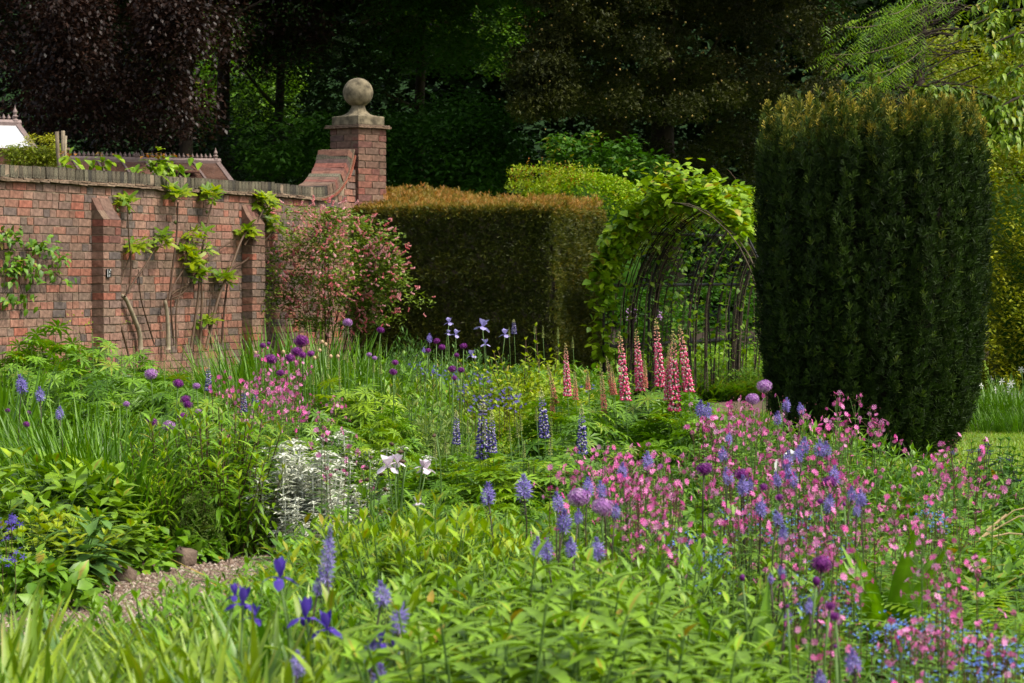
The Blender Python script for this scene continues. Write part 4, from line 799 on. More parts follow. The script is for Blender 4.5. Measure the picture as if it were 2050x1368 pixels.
# ================================================================== FIG TREE TRAINED ON THE WALL
def figleaf():
    o = []; lobes = [(-2.15, .48), (-1.15, .78), (0, 1.0), (1.15, .78), (2.15, .48)]
    for i, (a, r) in enumerate(lobes):
        for da, q in ((-.44, .36), (-.16, .82), (0, 1), (.16, .82), (.44, .36)):
            if da == -.44 and i == 0: o.append((-.05, .02))
            o.append((math.sin(a + da) * r * q * .95, .25 + math.cos(a + da) * r * q * .8))
    v, f, c = fan(o, .0); v = v.copy(); v[:, 2] += .18 * np.abs(v[:, 0]) - .22 * v[:, 1] ** 2; return v, f, c
FIG = figleaf()
fig = thing('fig_tree', 'young fig tree trained up the brick wall between the two buttresses', 'tree')
def wall_at(px, py, out=.06):
    u = wall_u(px); Y = W0[1] + WD[1] * u; p = at(px, py, Y); return np.array([p.x + WN[0] * out, p.y + WN[1] * out, p.z])
FS = [([(272, 700), (271, 667), (257, 632), (243, 598), (235, 592)], .026, 'stick'), ([(235, 594), (255, 560), (277, 532), (296, 496)], .008, 0), ([(237, 588), (243, 536), (237, 472), (234, 415)], .007, 0),
      ([(248, 710), (237, 669), (220, 612), (237, 552), (255, 500)], .008, 0), ([(322, 700), (322, 673), (320, 628), (316, 602)], .026, 'stick'), ([(318, 600), (326, 532), (334, 472), (336, 405)], .009, 0),
      ([(320, 604), (346, 580), (378, 568), (428, 566)], .007, 0), ([(334, 690), (326, 612), (332, 572), (356, 536), (366, 515)], .007, 0), ([(362, 700), (366, 673), (378, 592), (382, 512), (396, 447), (406, 400)], .011, 0),
      ([(344, 700), (342, 620), (356, 572), (358, 528), (372, 480)], .007, 0), ([(386, 700), (390, 592), (388, 550)], .010, 0), ([(392, 700), (418, 592), (442, 540), (462, 484), (475, 462)], .012, 0),
      ([(320, 602), (362, 588), (402, 516), (462, 480)], .007, 0), ([(430, 690), (432, 645), (444, 540), (478, 524), (518, 480), (536, 462)], .010, 0), ([(470, 492), (490, 460), (508, 420)], .007, 0), ([(300, 690), (272, 600), (268, 540)], .006, 0), ([(410, 700), (402, 640), (408, 590)], .008, 0)]
for i, (pts, r, mt) in enumerate(FS):
    P = np.array([wall_at(x, y, .05 + .03 * (i % 3)) for x, y in pts]); 
    t = np.linspace(0, len(P) - 1, 3 * len(P)); Q = np.column_stack([np.interp(t, range(len(P)), P[:, k]) for k in range(3)]); Q[1:-1] = (Q[:-2] + Q[1:-1] * 2 + Q[2:]) / 4
    m = MB(); m.tube(Q, np.linspace(r, r * .65, len(Q)) * (1.45 if r < .02 else 1.1), 6, 0, rnd(1)[0]); obj('branch', m.mesh('branch', mt or 'stem_brown'), fig)
FC = [(236, 402, 13, .10), (300, 478, 18, .12), (255, 487, 14, .10), (335, 385, 24, .14), (405, 388, 20, .11), (365, 520, 16, .11), (378, 545, 13, .10), (430, 553, 13, .10), (372, 470, 12, .10), (360, 500, 8, .08), (476, 462, 20, .11), (515, 400, 28, .14), (538, 447, 22, .12), (520, 425, 8, .1), (398, 640, 9, .08), (385, 490, 6, .07)]
figme = MB(); figme.add(*(FIG[0], FIG[1]), 0, FIG[2]); FM = [None] * 4
for i in range(4):
    mm = MB(); v = FIG[0].copy(); v[:, 2] += .1 * np.sin(v[:, 0] * 3 + i); v[:, 0] *= (1, .9, 1.1, .85)[i]; mm.add(v, FIG[1], 0, .15 + .25 * i); FM[i] = mm.mesh('leaf', 'leaf_fig')
for (cx, cy, n, sp) in FC:
    c = wall_at(cx, cy + 6, .09)
    for j in range(n):
        a = rnd(1, 0, 2 * PI)[0]; e = rnd(1, -.35, 1.0)[0]; d = Vector((math.cos(a) * math.cos(e), math.sin(a) * math.cos(e), math.sin(e)))
        M_ = frames([tuple(d)], up=[[R.normal(0, .3) + WN[0] * .3, WN[1] * .6 - .2, 1]])[0]; o = obj('leaf', FM[int(R.integers(4))], fig); s_ = rnd(1, .095, .17)[0]
        pos = c + np.array(d) * sp * .35 + R.normal(0, .02, 3); dd = (pos[:2] - W0) @ WN
        if dd < .05: pos[:2] += WN * (.05 - dd)
        o.matrix_local = Matrix.Translation(Vector(pos)) @ Matrix([list(M_[r_]) for r_ in range(3)]).to_4x4() @ Matrix.Scale(s_, 4)
for (x, y) in [(222, 421), (245, 424), (427, 580), (401, 424), (503, 498), (338, 445), (515, 480), (431, 573)]:
    m = MB(); v, f, c_ = octa(.8); m.add(v @ frames([[.1, 0, -1]], scale=.05)[0].T + wall_at(x, y - 4, .07), f); obj('fig_fruit', m.mesh('fig_fruit', 'fig_fruit'), fig)
# climber at the left edge of the wall
cl = thing('climbing_hydrangea', 'green climber with small pointed leaves on the wall left of the first buttress', 'climber')
m = MB(); mm = MB()
for (x, y, n, s_) in [(10, 480, 34, .10), (25, 520, 40, .12), (8, 540, 34, .12), (50, 545, 22, .08), (62, 490, 30, .08), (85, 498, 16, .05), (90, 545, 18, .06), (110, 515, 12, .05), (8, 598, 22, .07), (42, 592, 10, .04), (52, 530, 12, .05), (0, 470, 20, .09), (120, 560, 5, .04), (40, 610, 6, .03)]:
    P = np.array([wall_at(x + dx, y + dy, .04 + abs(R.normal(0, .05))) for dx, dy in R.normal(0, s_ * 110, (n, 2))]); m.scatter(VL, frames(dirs(rnd(n, 0, 6.28), rnd(n, -1.2, .3)), up=np.column_stack([np.full(n, .5), np.full(n, -.5), np.ones(n)]), scale=rnd(n, .05, .085)), P, tint=rnd(n, 0, 1))
for pts in ([(0, 540), (50, 545), (95, 540), (120, 560)], [(0, 500), (50, 495), (90, 500), (118, 512)], [(0, 590), (20, 560), (52, 530)], [(20, 520), (40, 592)]): mm.tube([wall_at(x, y, .03) for x, y in pts], .004, 4)
obj('leaves', m.mesh('leaves', 'leaf_mid'), cl); obj('stems', mm.mesh('stems', 'stem_brown'), cl)
m = MB()
for j, (x, y, n) in enumerate([(236, 640, 10), (160, 650, 14), (125, 640, 8)]):
    P = np.array([wall_at(x + dx, y + dy, .05) for dx, dy in R.normal(0, 9, (n, 2))]); m.scatter(VL, frames(dirs(rnd(n, 0, 6.28), rnd(n, -.5, .5)), scale=.03), P, tint=rnd(n))
ds = thing('dry_seedling', 'small yellowish weed growing on the foot of the brick wall', 'weed'); obj('leaves', m.mesh('leaves', 'leaf_yellow'), ds)

# pink-flowered shrub in the wall corner
cu_ = thing('pink_currant_shrub', 'bushy shrub covered in small pink flower spikes in the corner of wall and hedge', 'shrub')
CC = []
for i in range(260):
    a, rr_ = rnd(1, 0, 2 * PI)[0], math.sqrt(rnd(1)[0]); x = 672 + 132 * rr_ * math.cos(a) * (1 + .18 * math.sin(a)); y = 545 + 120 * rr_ * math.sin(a)
    CC.append(np.array(at(x, y, 28.4 - .5 * (1 - rr_) - .15 * math.sin(x * .05))))
for (x, y) in [(600, 420), (612, 440), (590, 425), (575, 440), (640, 430), (660, 425), (690, 430), (620, 470), (585, 490), (780, 470), (790, 480), (760, 455), (810, 560), (826, 600), (845, 605), (790, 640), (520, 640), (530, 615), (508, 620), (540, 590)]: CC.append(np.array(at(x, y, 28.1)))
CC = np.array(CC); dd = (CC[:, :2] - W0) @ WN; CC[:, :2] += np.outer(np.maximum(.12 - dd, 0), WN)
m = MB(); clumps(m, CC, .13, 46, LF, (.03, .055), tint=(0, 1), el=(-.4, .9)); obj('foliage', m.mesh('foliage', 'leaf_currant'), cu_)
RAC = merge([xf((octa(.9)[0], octa(.9)[1], np.zeros(6)), frames([[math.sin(q) * .7, .5, math.cos(q) * .7]], scale=.26)[0], (0, .09 * i, 0)) for i, q in enumerate(np.arange(10) * 2.3)])
k = 760; idx = R.integers(0, len(CC), k); off = nrm(R.normal(0, 1, (k, 3)) * np.array([1, .9, 1]) + np.array([.15, -.5, .35])) * .15; d = off + R.normal(0, .05, (k, 3)) + np.array([.06, 0, -.02])
m = MB(); m.scatter(RAC, frames(d, scale=rnd(k, .045, .075)), CC[idx] + off, tint=rnd(k)); obj('flower_spikes', m.mesh('flower_spikes', 'petal_currant'), cu_, kind='stuff')
m = MB()
for i in range(24):
    b = np.array([-1.95 + R.normal(0, .12), 28.5 + R.normal(0, .1), 0]); e = CC[int(R.integers(len(CC)))]; t = np.linspace(0, 1, 6)[:, None]; m.tube(b + (e - b) * t + np.array([0, 0, .25]) * np.sin(t * PI), .005, 4)
obj('branches', m.mesh('branches', 'stem_brown'), cu_)
# ================================================================== GARDEN PLANTS: SHAPES
LAN = leaf(W=.25, n=3, curve=.32, fold=.3, peak=.42); LANS = leaf(W=.30, n=2, curve=.25, fold=.25, peak=.42); OVA = leaf(W=.55, n=3, curve=.3, fold=.2, peak=.42); SML = leaf(W=.5, n=1, flat=True, curve=.1, tip=.25)
def leafy(n, H, spread, tpl, L, nodes, mat, smat='stem_green', lean=.2, el=(-.25, 1.15), whorl=2, minz=.12, sr=.004, hv=.15, tip=0.0, name='leaf_mass'):
    m, ms = MB(), MB(); P, D, S, T = [], [], [], []
    for i in range(n):
        a = rnd(1, 0, 6.28)[0]; r = spread * math.sqrt(rnd(1)[0]); b = np.array([r * math.cos(a), r * math.sin(a), 0]); h = H * (1 - hv * rnd(1)[0]) * (1 - .22 * (r / spread) ** 2)
        e = b + np.array([math.cos(a) * lean * r / spread * H + R.normal(0, .02), math.sin(a) * lean * r / spread * H + R.normal(0, .02), h])
        tt = np.linspace(0, 1, 5); ms.tube(b + (e - b) * tt[:, None] - np.array([math.cos(a), math.sin(a), 0]) * (.05 * H * lean * np.sin(tt * PI))[:, None], np.linspace(sr, sr * .6, 5), 4, 0, rnd(1)[0], cap=False)
        z = np.linspace(minz, 1, nodes); ph = rnd(1, 0, 6.28)[0]; st = rnd(1)[0]
        for w in range(whorl):
            az = ph + np.arange(nodes) * (PI / 2 if whorl == 2 else 2.4) + w * 2 * PI / whorl + R.normal(0, .25, nodes)
            ev = el[0] + (el[1] - el[0]) * z ** 3 + R.normal(0, .18, nodes)
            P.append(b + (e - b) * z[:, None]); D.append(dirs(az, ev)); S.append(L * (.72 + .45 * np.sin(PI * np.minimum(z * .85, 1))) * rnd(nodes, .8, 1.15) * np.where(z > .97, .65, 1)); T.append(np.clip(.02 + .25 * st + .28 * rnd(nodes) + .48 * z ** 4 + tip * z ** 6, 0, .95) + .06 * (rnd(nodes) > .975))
    P, D, S, T = map(np.concatenate, (P, D, S, T)); m.scatter(tpl, frames(D, scale=S), P, tint=T)
    return [('foliage', m.mesh('foliage', mat)), ('stems', ms.mesh('stems', smat))]
def blades(n, H, spread, W, bend, mat, lean=.35, hv=.35, nseg=5):
    m = MB()
    for (bd, k) in ((bend * .4, n // 2), (bend, n // 3), (bend * 1.9, n - n // 2 - n // 3)):
        a = rnd(k, 0, 2 * PI); r = spread * np.sqrt(rnd(k)); h = H * rnd(k, 1 - hv, 1); tl = lean * r / spread + R.normal(0, .08, k)
        up = dirs(a, PI / 2 - np.abs(tl)); out = np.stack([np.cos(a + R.normal(0, .5, k)), np.sin(a), 0 * a], 1); x = nrm(np.cross(out, up)); y = np.cross(up, x)
        m.scatter(blade(W / H, nseg, bd), np.stack([x, y, up], 2) * h[:, None, None], np.column_stack([r * np.cos(a), r * np.sin(a), 0 * a]), tint=rnd(k, 0, .85))
    return [('leaves', m.mesh('leaves', mat))]
def mound(n, r, h, tpl, size, mat, el=(-.3, 1.0), shell=.5, ell_=None):
    m = MB(); d = nrm(R.normal(0, 1, (n, 3))); d[:, 2] = np.abs(d[:, 2]); lump = 1 + .10 * np.sin(d[:, 0] * 7) * np.cos(d[:, 1] * 6)
    P = d * (rnd(n, shell, 1) ** .5 * lump)[:, None] * np.array([r, r, h]); az = np.arctan2(d[:, 1], d[:, 0]) + R.normal(0, .7, n)
    m.scatter(tpl, frames(dirs(az, rnd(n, *el)), up=d + np.array([0, 0, .7]), scale=rnd(n, *size)), P, tint=np.clip(rnd(n) * .6 + .4 * (.5 + .5 * np.sin(d[:, 0] * 5 + d[:, 1] * 9)), 0, 1)); return [('foliage', m.mesh('foliage', mat))]
PAL = palmate()
def lupin_leaves(n, r, h, L, mat):
    m, ms = MB(), MB(); a = rnd(n, 0, 2 * PI); q = np.sqrt(rnd(n)); rr_ = r * q; z = h * (1 - .55 * q ** 2) * rnd(n, .66, 1)
    P = np.column_stack([rr_ * np.cos(a), rr_ * np.sin(a), z]); nn = nrm(np.column_stack([np.cos(a) * q * .8 + R.normal(0, .3, n), np.sin(a) * q * .8 + R.normal(0, .3, n) - .25, np.ones(n)]))
    fwd = nrm(np.cross(nn, np.column_stack([-np.sin(a), np.cos(a), 0 * a]))) ; m.scatter(PAL, frames(-fwd, up=nn, roll=None, scale=L * rnd(n, .7, 1.15)), P, tint=np.clip(rnd(n) * .75 + .2 * (z > .8 * h), 0, 1))
    for i in range(0, n, 2): b = P[i] * np.array([.35, .35, 0]); ms.tube([b, (b + P[i]) / 2 + [0, 0, .04 * h], P[i]], .0022, 3, cap=False)
    return [('foliage', m.mesh('foliage', mat)), ('leaf_stalks', ms.mesh('leaf_stalks', 'stem_green'))]
OC = octa(.85)
def lupin_spike(L, r, wh, per, mat, seed, open_=.5):
    rr_ = np.random.default_rng(seed); m = MB(); m.tube([[0, 0, 0], [.004, 0, L * .5], [0, .002, L * .98]], [.004, .003, .0015], 4, 1, .3)
    for i in range(wh):
        t = i / (wh - 1); z = L * t ** .92; k = max(4, int(per * (1 - .35 * t))); a = np.arange(k) / k * 2 * PI + i * .4 + rr_.normal(0, .12, k); R_ = r * (1 - t) ** .45 * .9 + .002; sz = r * (.60 - .34 * t) * rr_.uniform(.85, 1.15, k)
        e = -.1 + .9 * t; c = np.column_stack([np.cos(a) * R_ * .45, np.sin(a) * R_ * .45, np.full(k, z) + rr_.uniform(-.42, .42, k) * L / wh])
        if t < open_:
            m.scatter(OC, frames(dirs(a, np.full(k, -.15)), scale=sz), c, 0, rr_.uniform(0, .25, k)); m.scatter(OC, frames(dirs(a, np.full(k, .75)), scale=sz * .8), c + np.array([0, 0, sz.mean() * .15]), 0, np.where(rr_.random(k) < .75, .31, .12))
        else: m.scatter(OC, frames(dirs(a, np.full(k, e)), scale=sz), c, 0, np.clip(.44 + (t - open_) / (1 - open_) * .56 + rr_.normal(0, .03, k), 0, 1))
    return m.mesh('flower_spike', [mat, 'stem_dark'])
ST6 = merge([xf(diamond(.30, .06), frames([[math.cos(a) * .95, math.sin(a) * .95, .35]])[0]) for a in np.arange(6) * PI / 3])
def allium_head(n, mat, seed, flat=.85):
    rr_ = np.random.default_rng(seed); i = np.arange(n) + .5; ph = np.arccos(1 - 2 * i / n); th = PI * (1 + 5 ** .5) * i; d = np.column_stack([np.cos(th) * np.sin(ph), np.sin(th) * np.sin(ph), np.cos(ph)]) ; d[:, 2] *= flat
    m = MB(); x = frames(d); x2 = np.stack([x[:, :, 0], -x[:, :, 2], x[:, :, 1]], 2); m.scatter(ST6, x2 * rr_.uniform(.20, .30, n)[:, None, None], d * rr_.uniform(.74, .96, n)[:, None], 0, rr_.uniform(0, 1, n))
    V, T, c = octa(1.0)[0], octa()[1], 0; m.lathe([(0, -.70 * flat), (.45, -.52 * flat), (.70, 0), (.45, .52 * flat), (0, .70 * flat)], 8, 0, .05); return m.mesh('flower_head', [mat])
def bud_head(mat): m = MB(); m.lathe([(0, -.95), (.5, -.75), (.8, -.2), (.82, .3), (.5, .8), (0, 1.0)], 8, 0, .2); m.scatter(SML, frames(dirs(rnd(26, 0, 6.28), rnd(26, .2, 1.5)), scale=.5), nrm(R.normal(0, 1, (26, 3)) + [0, 0, .6]) * .7, 0, rnd(26)); return m.mesh('flower_head', [mat])
def stem_mesh(mat, r=.0035, bendx=.03):
    m = MB(); t = np.linspace(0, 1, 7); m.tube(np.column_stack([bendx * np.sin(t * PI), bendx * .5 * np.sin(t * 2 * PI), t]), np.full(7, r), 5); return m.mesh('stem', mat)
def camassia_head(seed, L=.07, dens=22, r=.040):
    rr_ = np.random.default_rng(seed); m = MB(); F6 = merge([xf(leaf(W=.20, n=2, curve=-.15, flat=True, tip=.1), frames([[math.cos(a), math.sin(a), .42]])[0]) for a in np.arange(6) * PI / 3 + .3])
    for i in range(dens):
        t = i / dens; z = L * (t - .5); a = i * 2.4 + rr_.normal(0, .2); pr_ = r * (.42 if t < .85 else .25) * math.sin(PI * (.12 + .80 * t)) ** .6; d = np.array([math.cos(a), math.sin(a), .15 + .6 * t]); x = frames([d])[0]; x2 = np.stack([x[:, 0], -x[:, 2], x[:, 1]], 1)
        m.scatter(F6, [x2 * r * .72 * rr_.uniform(.8, 1.1)], [[d[0] * pr_, d[1] * pr_, z]], 0, [rr_.uniform(0, 1)])
    k = 12; a = np.arange(k) * 2.4; z = L * (.5 + .30 * np.arange(k) / k); m.scatter(octa(.4), frames(np.column_stack([np.cos(a) * .5, np.sin(a) * .5, np.ones(k)]), scale=.016), np.column_stack([.003 * np.cos(a), .003 * np.sin(a), z]), 0, rr_.uniform(0, .3, k))
    m.tube([[0, 0, -L * .6], [0, 0, L * .8]], [.003, .0015], 4, 1, .4)
    k = 18; a = np.arange(k) * 2.4; z = -L * (.55 + 1.1 * np.arange(k) / k); m.scatter(octa(.4), frames(np.column_stack([np.cos(a), np.sin(a), .7 * np.ones(k)]), scale=.016), np.column_stack([.002 * np.cos(a), .002 * np.sin(a), z]), 1, rr_.uniform(0, 1, k))
    return m.mesh('flower_spike', ['petal_camassia', 'stem_dark'])
def notch():
    V, T = [[0, 0, 0]], []
    for i in range(5):
        a = i * 2 * PI / 5
        for da, r, z in ((-.44, 1.0, .10), (0, .62, .16), (.44, 1.0, .10)): V.append([math.sin(a + da) * r, math.cos(a + da) * r, z])
        b = 1 + 3 * i; T += [[0, b + 1, b], [0, b + 2, b + 1]]
    return np.array(V, float), np.array(T), np.zeros(len(V))
NF = notch()
def flower_mesh(i):
    m = MB(); m.scatter(NF, [np.diag([1., 1, 1])], [[0, 0, 0]], 0, [.2 + .25 * i]); v, t, c = octa(.5); m.add(v @ frames([[0, 0, -1]], scale=1.05)[0].T, t, 1, .5); return m.mesh('flower', ['petal_campion', 'calyx'])
CFL = [flower_mesh(i) for i in range(3)]
def campion(H, n, seed, spread=.09, fl=.0145, dens=1.0):
    """returns parts and the flower places: each flower is a part of its own"""
    global R; keep = R; R = np.random.default_rng(seed); mb_, mg, ml = MB(), MB(), MB(); FL = []
    for i in range(n):
        a = rnd(1, 0, 6.28)[0]; r = spread * .5 * rnd(1)[0]; b = np.array([r * math.cos(a), r * math.sin(a), 0]); h = H * rnd(1, .72, 1)[0] if i else H; e = b + np.array([math.cos(a) * spread * rnd(1)[0], math.sin(a) * spread * rnd(1)[0], h])
        t = np.linspace(0, 1, 5)[:, None]; mg.tube(b + (e - b) * t, [.0025, .0023, .002, .0018, .0014], 4, 0, .6, cap=False)
        for zz in (.3, .42, .54, .64, .74, .84):
            p = b + (e - b) * zz; ph = rnd(1, 0, 3)[0]; ml.scatter(LANS, frames(dirs(np.array([ph, ph + PI]), np.array([.3, .3])), scale=.10 * (1.15 - zz * .6)), [p, p], tint=rnd(2))
        k = int(R.integers(3, 7) * dens); c = e + R.normal(0, 1, (k, 3)) * np.array([.024, .024, .034]) - np.array([0, 0, .02]); d = nrm((c - e) * np.array([1, 1, .4]) + R.normal(0, .012, (k, 3)) + np.array([0, -.012, .010]))
        for q in range(k):
            mg.tube([e - (e - b) * .10, c[q] - d[q] * .01], .0012, 3, cap=False); FL.append((tuple(c[q]), Vector(d[q]).to_track_quat('Z', 'Y').to_euler(), fl * R.uniform(.75, 1.15)))
        k = 3; mb_.scatter(octa(.5), frames(dirs(rnd(k, 0, 6.28), rnd(k, 0, 1.4)), scale=.011), e + R.normal(0, .016, (k, 3)), 0, rnd(k))
    R = keep; return [('buds', mb_.mesh('buds', 'calyx')), ('stems', mg.mesh('stems', 'stem_green' if seed % 3 else 'stem_brown')), ('leaves', ml.mesh('leaves', 'leaf_lush'))], FL
def iris_flower(mat, s=.045, ruff=0.0, seed=0):
    rr_ = np.random.default_rng(seed); m = MB(); Fl = leaf(W=.55 if mat == 'petal_iris' else .80, n=5, curve=1.0, fold=-.25, peak=.66, cup=.45); n6 = 6
    tt = np.tile(np.linspace(0, 1, 6), 3); spot = np.where((tt > .3) & (tt < .55) & (np.repeat([0, 1, 0], 6) == 1), .95, .1 + .5 * (1 - tt)) if mat == 'petal_iris' else .7 * tt
    St = leaf(W=.42 if mat == 'petal_iris' else .85, n=4, curve=-.15 if mat == 'petal_iris' else .35, fold=.4, peak=.6)
    for i in range(3):
        a = i * 2 * PI / 3 + .4 + rr_.normal(0, .15); v = Fl[0].copy(); v[:, 2] += ruff * np.sin(v[:, 0] * 30); m.add((v @ frames([[math.cos(a), math.sin(a), .15]], scale=s)[0].T), Fl[1], 0, spot)
        v = St[0].copy(); v[:, 2] += ruff * np.sin(v[:, 0] * 26); m.add(v @ frames([[math.cos(a + 1.05) * (.5 if mat == 'petal_iris' else .28), math.sin(a + 1.05) * (.5 if mat == 'petal_iris' else .28), 1]], scale=s * 1.15)[0].T, St[1], 0, .3 + .2 * i if mat == 'petal_iris' else .5)
    return m.mesh('flower', mat)
def fern(n, L, mat, seed):
    m = MB()
    for i in range(n):
        a = i * 2 * PI / n + R.normal(0, .2); l = L * rnd(1, .8, 1.05)[0]; t = np.linspace(.12, 1, 22); r = l * .75 * t ** 1.3; z = l * (.95 * t - .42 * t ** 2.6); P = np.column_stack([np.cos(a) * r, np.sin(a) * r, z]); tg = nrm(np.gradient(P, axis=0)); sd = np.array([-math.sin(a), math.cos(a), 0])
        for s in (-1, 1): m.scatter(leaf(W=.24, n=2, curve=.12, fold=.1), frames(tg * .35 + sd * s, scale=l * .22 * np.sin(PI * np.minimum(t * .93 + .05, 1)) ** .8 + .008), P, tint=rnd(22, .2, .9))
        m.tube(P, .0025, 3, 0, .1, cap=False)
    return [('fronds', m.mesh('fronds', mat))]
def teasel(n, L, mat, seed):
    m = MB(); lf = leaf(W=.17, n=6, curve=.12, fold=.35, peak=.42, vein=.4)
    for i in range(n):
        a = i * PI / 2 + R.normal(0, .3) + (i // 4) * .5; e = np.interp(i / n, [0, 1], [.75, 1.4]); s = L * np.interp(i / n, [0, 1], [.9, .75]) * rnd(1, .85, 1.1)[0]; v = lf[0].copy(); v[:, 2] += .012 * np.sin(v[:, 1] * 60)
        m.add(v @ frames(dirs(np.array([a]), np.array([e])), scale=s)[0].T + [0, 0, L * .28 * i / n], lf[1], 0, np.clip(np.where(np.repeat([0, 1, 0], 7) == 1, .9, .3) + R.normal(0, .05), 0, 1))
    m.tube([[0, 0, 0], [0, 0, L * .5]], .012, 6, 0, .8); return [('leaves', m.mesh('leaves', mat))]
def stachys(n, H, seed):
    m, ms = MB(), MB(); tp = leaf(W=.42, n=2, curve=.25, fold=.45, peak=.5)
    for i in range(n):
        a = rnd(1, 0, 6.28)[0]; r = .12 * math.sqrt(rnd(1)[0]); b = np.array([r * math.cos(a), r * math.sin(a), 0]); h = H * rnd(1, .42, 1)[0]; e = b + [.5 * r * math.cos(a) + R.normal(0, .035), .5 * r * math.sin(a) + R.normal(0, .03), h]; nd = int(h / .032); z = np.linspace(.08, .97, nd); ph = rnd(1, 0, 3)[0]
        ms.tube([b, (b + e) / 2 + R.normal(0, .006, 3), e], [.006, .0055, .005], 5, 0, .9)
        for w in (0, 2.1, 4.2): m.scatter(tp, frames(dirs(ph + w + np.arange(nd) * PI / 2, np.full(nd, .35) + R.normal(0, .15, nd)), scale=.105 * (1.05 - .42 * z)), b + (e - b) * z[:, None], tint=rnd(nd, .2, 1))
        k = 9; m.scatter(tp, frames(dirs(np.arange(k) * 2.4, np.array([.15] * 5 + [.7] * 4)), scale=np.array([.068] * 5 + [.040] * 4)), np.tile(e, (k, 1)), tint=rnd(k, .6, 1))
    return [('woolly_leaves', m.mesh('woolly_leaves', 'leaf_silver')), ('woolly_stems', ms.mesh('woolly_stems', 'leaf_silver'))]

def place(name, parts, X, Y, sc, rot=None, label=None, cat='plant', group=None, sz=None):
    r = obj(name, None, loc=(X, Y, 0), rot=(0, 0, rnd(1, 0, 6.28)[0] if rot is None else rot), scale=(sc, sc, sz or sc), label=label, category=cat, group=group)
    for pn, me in parts: obj(pn, me, r, kind='stuff' if pn == 'buds' else None)
    return r
ORD = ['first', 'second', 'third', 'fourth', 'fifth', 'sixth', 'seventh', 'eighth', 'ninth', 'tenth', 'eleventh', 'twelfth', 'thirteenth', 'fourteenth', 'fifteenth', 'sixteenth', 'seventeenth', 'eighteenth', 'nineteenth', 'twentieth', 'twenty-first', 'twenty-second', 'twenty-third', 'twenty-fourth', 'twenty-fifth', 'twenty-sixth', 'twenty-seventh', 'twenty-eighth', 'twenty-ninth', 'thirtieth']
def row(protos, pts, name, what, where, cat, group, h0, H=None, ytop=None, rot=None, boost=1.06):
    """plants at (px, Y[, h]) each with its own label counted from the left"""
    pts = sorted(pts, key=lambda p: p[0])
    for i, p in enumerate(pts):
        h = p[2] if len(p) > 2 else H; lab = f'{what} {where}, {ORD[i]} from left' if len(pts) > 1 else f'{what} {where}'
        sc = h / h0 * boost * R.uniform(.90, 1.03); place(name, protos[i % len(protos)] if not callable(protos) else protos(i), gx(p[0], p[1]), p[1], min(sc, 1.25), rot, lab, cat, group if len(pts) > 1 else None, sz=sc)

# ================================================================== UNDERGROWTH (patches nobody could count)
def patch(kind, seed):
    m = MB(); k = 900 if kind != 'grass' else 620; P = np.column_stack([rnd(k, -.5, .5), rnd(k, -.5, .5), 1 * rnd(k) ** .6]); 
    P[:, 2] *= .72 + .28 * np.sin(P[:, 0] * 9 + seed) * np.cos(P[:, 1] * 8 + seed)
    if kind == 'grass':
        a = rnd(k, 0, 6.28); up = dirs(a, rnd(k, 1.0, 1.5)); x = nrm(np.cross(dirs(a, np.zeros(k)), up)); P[:, 2] = 0
        m.scatter(blade(.03, 4, .5), np.stack([x, np.cross(up, x), up], 2) * rnd(k, .5, 1)[:, None, None], P, tint=rnd(k)); return m.mesh('undergrowth_blades', 'blade_green')
    P[:, 2] = P[:, 2] * .42; tp, sz = {'broad': (OVA, (.07, .13)), 'lance': (LAN, (.07, .14)), 'fine': (LANS, (.04, .08))}[kind]
    k2 = k if kind != 'fine' else 1600
    if kind == 'fine': P = np.column_stack([rnd(k2, -.5, .5), rnd(k2, -.5, .5), .42 * rnd(k2) ** .6])
    m.scatter(tp, frames(dirs(rnd(k2, 0, 6.28), rnd(k2, -.3, 1.1)), scale=rnd(k2, *sz)), P, tint=rnd(k2)); return m.mesh('undergrowth_leaves', {'broad': 'leaf_mid', 'lance': 'leaf_lush', 'fine': 'leaf_mid'}[kind])
ug = obj('undergrowth', None, kind='stuff', label='mixed low leaves and grass filling the flower beds')
UG = {k: [patch(k, s) for s in range(2)] for k in ('broad', 'lance', 'fine', 'grass')}
def under(px0, px1, Y0, Y1, h, kinds, step=.62):
    Y = Y0
    while Y < Y1:
        x = gx(px0, Y)
        while x < gx(px1, Y):
            kd = kinds[int(R.integers(len(kinds)))]; hh = h * rnd(1, .85, 1.15)[0]
            obj('leaf_mat', UG[kd][int(R.integers(2))], ug, loc=(x + R.normal(0, .05), Y + R.normal(0, .05), 0), rot=(0, 0, rnd(1, 0, 6.28)[0]), scale=(.9, .9, hh / (.42 if kd != 'grass' else .9)))
            x += step
        Y += step
under(-150, 760, 4.7, 7.6, .36, ['grass', 'lance', 'fine']); under(760, 1500, 6.4, 8.0, .20, ['lance', 'broad', 'fine']); under(1500, 2200, 4.8, 8.0, .33, ['fine', 'grass', 'fine', 'lance'])
under(700, 2100, 8.0, 10.6, .36, ['fine', 'lance', 'fine', 'grass']); under(760, 2080, 10.6, 13.6, .36, ['fine', 'lance', 'broad', 'grass']); under(960, 1960, 13.6, 16.6, .40, ['fine', 'lance', 'broad']); under(1060, 1640, 16.6, 19.6, .36, ['fine', 'broad', 'lance'])
under(-120, 60, 13.0, 15.0, .24, ['fine', 'broad']); under(-120, 260, 14.6, 17.2, .30, ['broad', 'lance', 'grass']); under(260, 560, 14.8, 17.2, .34, ['fine', 'lance']); under(-100, 800, 17.2, 21, .48, ['broad', 'lance', 'fine']); under(560, 960, 16.5, 18.5, .3, ['fine', 'broad'])
under(0, 1060, 21, 25.4, .55, ['broad', 'lance', 'fine']); under(380, 1180, 25.4, 28.6, .55, ['broad', 'lance', 'fine']); under(1000, 1200, 19, 25.4, .5, ['fine', 'broad'])
